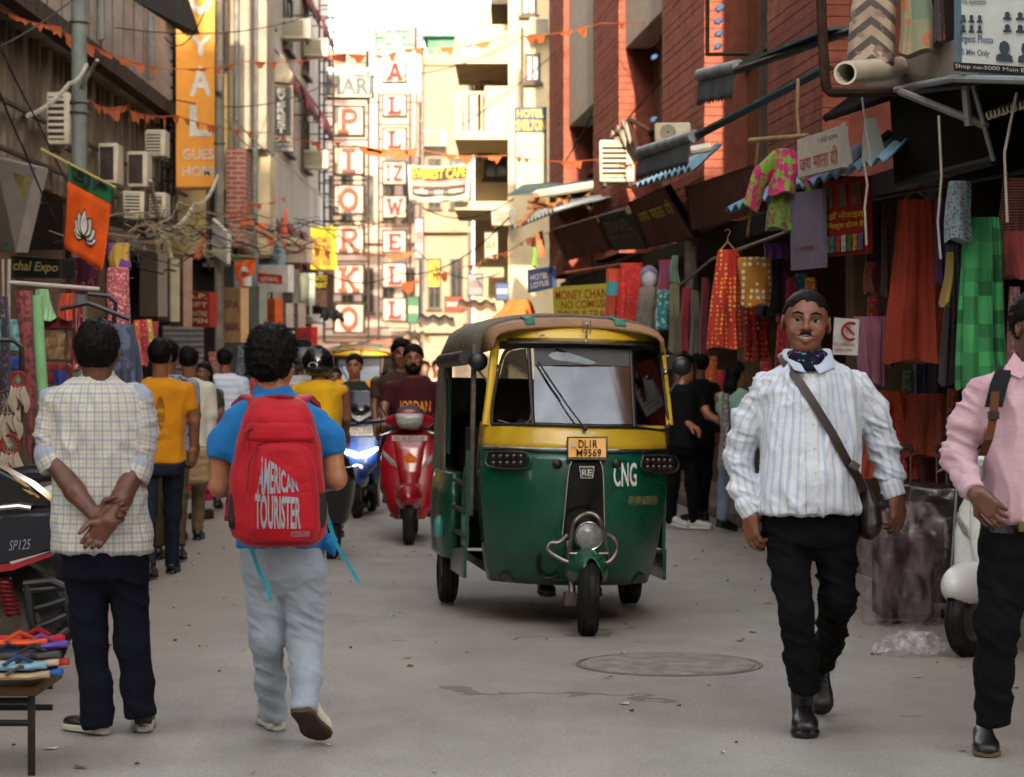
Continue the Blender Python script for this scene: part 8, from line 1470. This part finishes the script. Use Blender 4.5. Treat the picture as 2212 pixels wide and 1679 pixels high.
y_ = walker('man in a plain mustard yellow t-shirt walking away on the left', 346, 17, 736, 1246, math.pi, (112, 72, 50), C_('mustard tee', (206, 134, 18)), DJ, arms=((.05, 0), (.15, .02)), stride=.3, fat=1.08)
MUT = mt('tee print', (150, 96, 20), .8); decal('', (330, 852, 356, 935), [y_.shirt], MUT, y_.t, d=16.8, name='print', shape=(np.array([[.5 + .4 * math.cos(a), .5 + .45 * math.sin(a)] for a in np.arange(16) * math.pi / 8]), [tuple(range(16))])); decal('delhi', (326, 938, 366, 952), [y_.shirt], MUT, y_.t, d=16.8)
walker('man in a grey leaf print shirt walking just beyond the yellow t-shirt', 364, 18.4, 738, 1200, math.pi, (100, 64, 46), C_('leaf print', (128, 134, 148), pattern=pstr), C_('olive trousers', (84, 74, 42)), stride=-.15, fat=1.05)
w3 = walker('man in a cream white shirt with a dark rucksack strap walking away', 408, 20.5, 752, 1170, math.pi, (108, 70, 50), C_('cream shirt', (196, 192, 176)), C_('khaki', (120, 98, 70)), sleeve='long', stride=.15)
ko = at(420, 1050, 20.2); t = thing('shoulder_bag', 'khaki shoulder bag carried by the man in the cream shirt', 'bag', ko); solid('bag_body', p_box(ko + Vector((0, 0, .17)), (.13, .07, .16), .05), C_('khaki canvas', (150, 122, 90)), t, ko, .012, .006)
walker('woman with a bright pink scarf walking towards us in the left crowd', 442, 23.5, 786, 1095, -.5, (84, 54, 40), C_('dark kurta', (44, 52, 44), pattern=pstr), C_('pink pants', (170, 30, 70)), hair='long', skirt=C_('pink kurta', (190, 30, 96)), stride=.05)
walker('man in a white t-shirt with pale blue stripes walking away in the distance', 486, 25, 755, 1092, math.pi, (104, 66, 48), C_('blue striped tee', (204, 204, 204), pattern=hstripe), DJ, stride=.1, fat=1.12)
BLK_ = C_('black top', (16, 16, 18)); WS = mt('white trainers', (206, 204, 200), .6)
walker('woman in black clothes and white trainers standing beside the rickshaw', 1474, 22, 772, 1148, 1.0, (150, 98, 72), BLK_, BLACKC, hair='short', arms=((.7, 0), (.75, 0)), stride=.06, shoe=WS, shoes=WS, face=False, group='people by the shops'); walker('man in a black shirt and cap standing behind the woman in black', 1512, 23.2, 764, 1122, -2.2, (96, 62, 46), BLK_, BLACKC, sleeve='long', stride=.04, face=False, group='people by the shops')
walker('woman in a mint green top with long black hair by the hanging saree', 1588, 21.6, 784, 1142, 2.3, (124, 82, 60), C_('mint top', (150, 186, 168)), C_('pale blue jeans', (120, 136, 156)), hair='long', arms=((.5, 0), (.3, 0)), face=False, stride=.08, group='people by the shops'); hang('hanging_scarf', 'grey patterned scarf over the shoulder of the woman in mint', (1560, 1576, 850, 1552, 1578, 1010), 21.3, prt('grey check scarf', (110, 106, 106), (150, 146, 140), 40, 'noise', .5), 3)
for i, (px, d, top, c, yw) in enumerate(((556, 33, 778, (150, 60, 66), math.pi), (918, 37, 782, (196, 190, 180), 0), (944, 34, 780, (190, 150, 150), .3), (960, 30, 778, (206, 204, 196), math.pi), (706, 34, 782, (60, 62, 80), .2))):
    walker(('distant person in a rose shirt beyond the blue polo man', 'distant person in a white shirt beside the rickshaw roof', 'distant person in a pale pink shirt beside the rickshaw', 'distant person in white seen past the rickshaw mirror', 'distant person in a dark shirt behind the helmets')[i], px, d, top, HY + HC * FPX / d, yw, (100, 66, 48), C_('far shirt %d' % i, c), DJ, res=.018, face=False, group='distant people')
# ---- riders
MARN = C_('maroon sweater', (58, 18, 26)); BRN = C_('brown shirt', (58, 42, 32))
j = walker('bearded man in a maroon shirt with yellow lettering riding the red scooter', 893, 20.95, 748, 748 + 1.75 * FPX / 20.95, .02, (104, 66, 48), MARN, BLACKC, arms=((.85, .03), (.85, .03)), seated=985, sleeve='short', hy=.0, fat=1.12, stride=0, group='scooter riders')
dM = j.hM; 
decal('JORDAN', (862, 866, 930, 898), [j.shirt], mt('yellow print', (220, 140, 40), .6), j.t, d=20.8, bold=.01); p_ = j
L = lambda x, y, z: j.hc + j.hM @ Vector((x, y, z)) * j.hs
b_ = p_ell(L(0, -.045, -.085), [.058, .056, .052], j.hM, .02) + p_ell(L(.04, -.03, -.06), [.03, .045, .05], j.hM, .02) + p_ell(L(-.04, -.03, -.06), [.03, .045, .05], j.hM, .02); solid('beard', b_, HAIR, j.t, j.o, .005, .002, (60, 60, 60), post=lambda p: (p[:, 2] - (j.hc.z - .045)))
solid('moustache', p_chain([(L(-.03, -.088, -.056), .006), (L(0, -.108, -.046), .007), (L(.03, -.088, -.056), .006)]), HAIR, j.t, j.o, .004); solid('collar', p_tab(j.rows([(842, 862, 922, .085), (848, 860, 924, .088)]), .005), C_('white rib', (200, 198, 194)), j.t, j.o, .008)
walker('pillion rider with tousled hair in a brown shirt behind the maroon shirt', 866, 21.7, 738, 738 + 1.75 * FPX / 21.7, .1, (92, 58, 42), BRN, BLACKC, hair='thick', arms=((.3, 0), (.3, 0)), seated=960, stride=0, fat=1.15, group='scooter riders')
YG = C_('dark green tee', (34, 42, 34)); g_ = walker('young man in a dark green and yellow t-shirt riding the blue scooter', 766, 24.5, 768, 768 + 1.7 * FPX / 24.5, -.1, (120, 78, 54), YG, BLACKC, arms=((.8, .02), (.8, .02)), seated=985, stride=0, fat=1.1, group='scooter riders')
for s, x in ((-1, 730), (1, 804)): g_.garment('yellow_sleeve', C_('yellow sleeve', (214, 146, 26)), (), [[(x - s * 4, 836, 0, .075), (x + s * 4, 872, -.04, .07)]], res=.01)
walker('boy looking over the shoulder behind the yellow vest', 722, 26, 796, 796 + 1.55 * FPX / 26, .2, (96, 62, 44), C_('boy shirt', (150, 146, 140)), BLACKC, seated=980, stride=0, group='scooter riders')
YT = C_('yellow sleeveless top', (206, 158, 20)); wv = walker('woman in a mustard sleeveless top riding pillion, seen from behind', 688, 18.9, 752, 752 + 1.62 * FPX / 18.9, math.pi, (110, 72, 52), YT, C_('grey print trousers', (120, 120, 130), pattern=pstr), hair='short', arms=((.5, 0), (.5, 0)), sleeve='none', seated=1020, stride=0, fat=1.12, group='scooter riders')
dv = walker('scooter driver in a white checked shirt and grey helmet ahead of the mustard top', 655, 19.45, 738, 738 + 1.75 * FPX / 19.45, math.pi, (100, 66, 48), C_('white checked shirt', (196, 198, 198), pattern=checks), BLACKC, arms=((.8, 0), (.8, 0)), sleeve='long', seated=1000, stride=0, group='scooter riders')
def helmet(label, px, py, d, mat, yaw):
    c = at(px, py, d); t = thing('helmet', label, 'helmet', c - Vector((0, 0, .13)), 0, 'motorcycle helmets'); o = t.location; f = Vector((math.sin(yaw), -math.cos(yaw), 0))
    solid('shell', p_ell(c, (.126, .146, .135), Matrix.Rotation(yaw, 3, 'Z'), .02) + p_box(c + f * .12 + Vector((0, 0, -.02)), (.08, .06, .045), .02)[:0] + p_ell(c + Vector((0, 0, -.16)), (.1, .12, .075), None, .02, True), mat, t, o, .008)
    m = MB(); m.loft([m.ring(c + Vector((0, 0, z)) - o, (0, 0, 1), .126 + e, 28, .146 + e, up=(1, 0, 0)) for z, e in ((-.05, -.006), (-.046, .001), (-.036, .001), (-.032, -.006))]); m.build('trim_band', BLKP, t); return t, c
HB = mt('gloss black helmet', (14, 14, 16), .12, coat=.6, var=.1); hb, c = helmet('glossy black helmet worn by the woman in mustard', 687, 784, 18.9, HB, math.pi); hs_ = [o for o in hb.children if o.name.startswith('shell')]; decal('', (664, 782, 686, 796), hs_, T_WHT, hb, d=18.7, off=.003, name='badge', shape=(np.array([[.5 + .5 * math.cos(a), .5 + .5 * math.sin(a)] for a in np.arange(16) * math.pi / 8]), [tuple(range(16))])); decal('KYG', (667, 785, 683, 793), hs_, T_DK, hb, d=18.7, off=.006, bold=.02)
helmet('matt grey helmet worn by the scooter driver', 655, 772, 19.45, mt('grey helmet', (66, 70, 78), .4), math.pi)
# ---- more auto rickshaws in the distance
a2 = dup(RK, None, (at(792, 0, 33).x, 34, 0), None, 'distant yellow fronted auto rickshaw behind the green t-shirt rider'); a2['group'] = RK['group'] = 'auto rickshaws'
for a in (a2,):
    a.rotation_euler = (0, 0, R(-4))
    for ch in a.children:
        if ch.name.startswith('front_body'): ch.data = ch.data.copy(); ch.data.materials[0] = YELC
bpy.context.view_layer.update()
walker('rickshaw driver in a dusty khaki shirt behind the windscreen', 1206, 14.36, 775, 775 + 1.68 * FPX / 14.36, .14, (104, 68, 48), C_('driver khaki', (120, 104, 80)), C_('driver trousers', (60, 56, 50)), arms=((.8, .05), (.8, .05)), sleeve='long', seated=1094, stride=0, group='drivers')
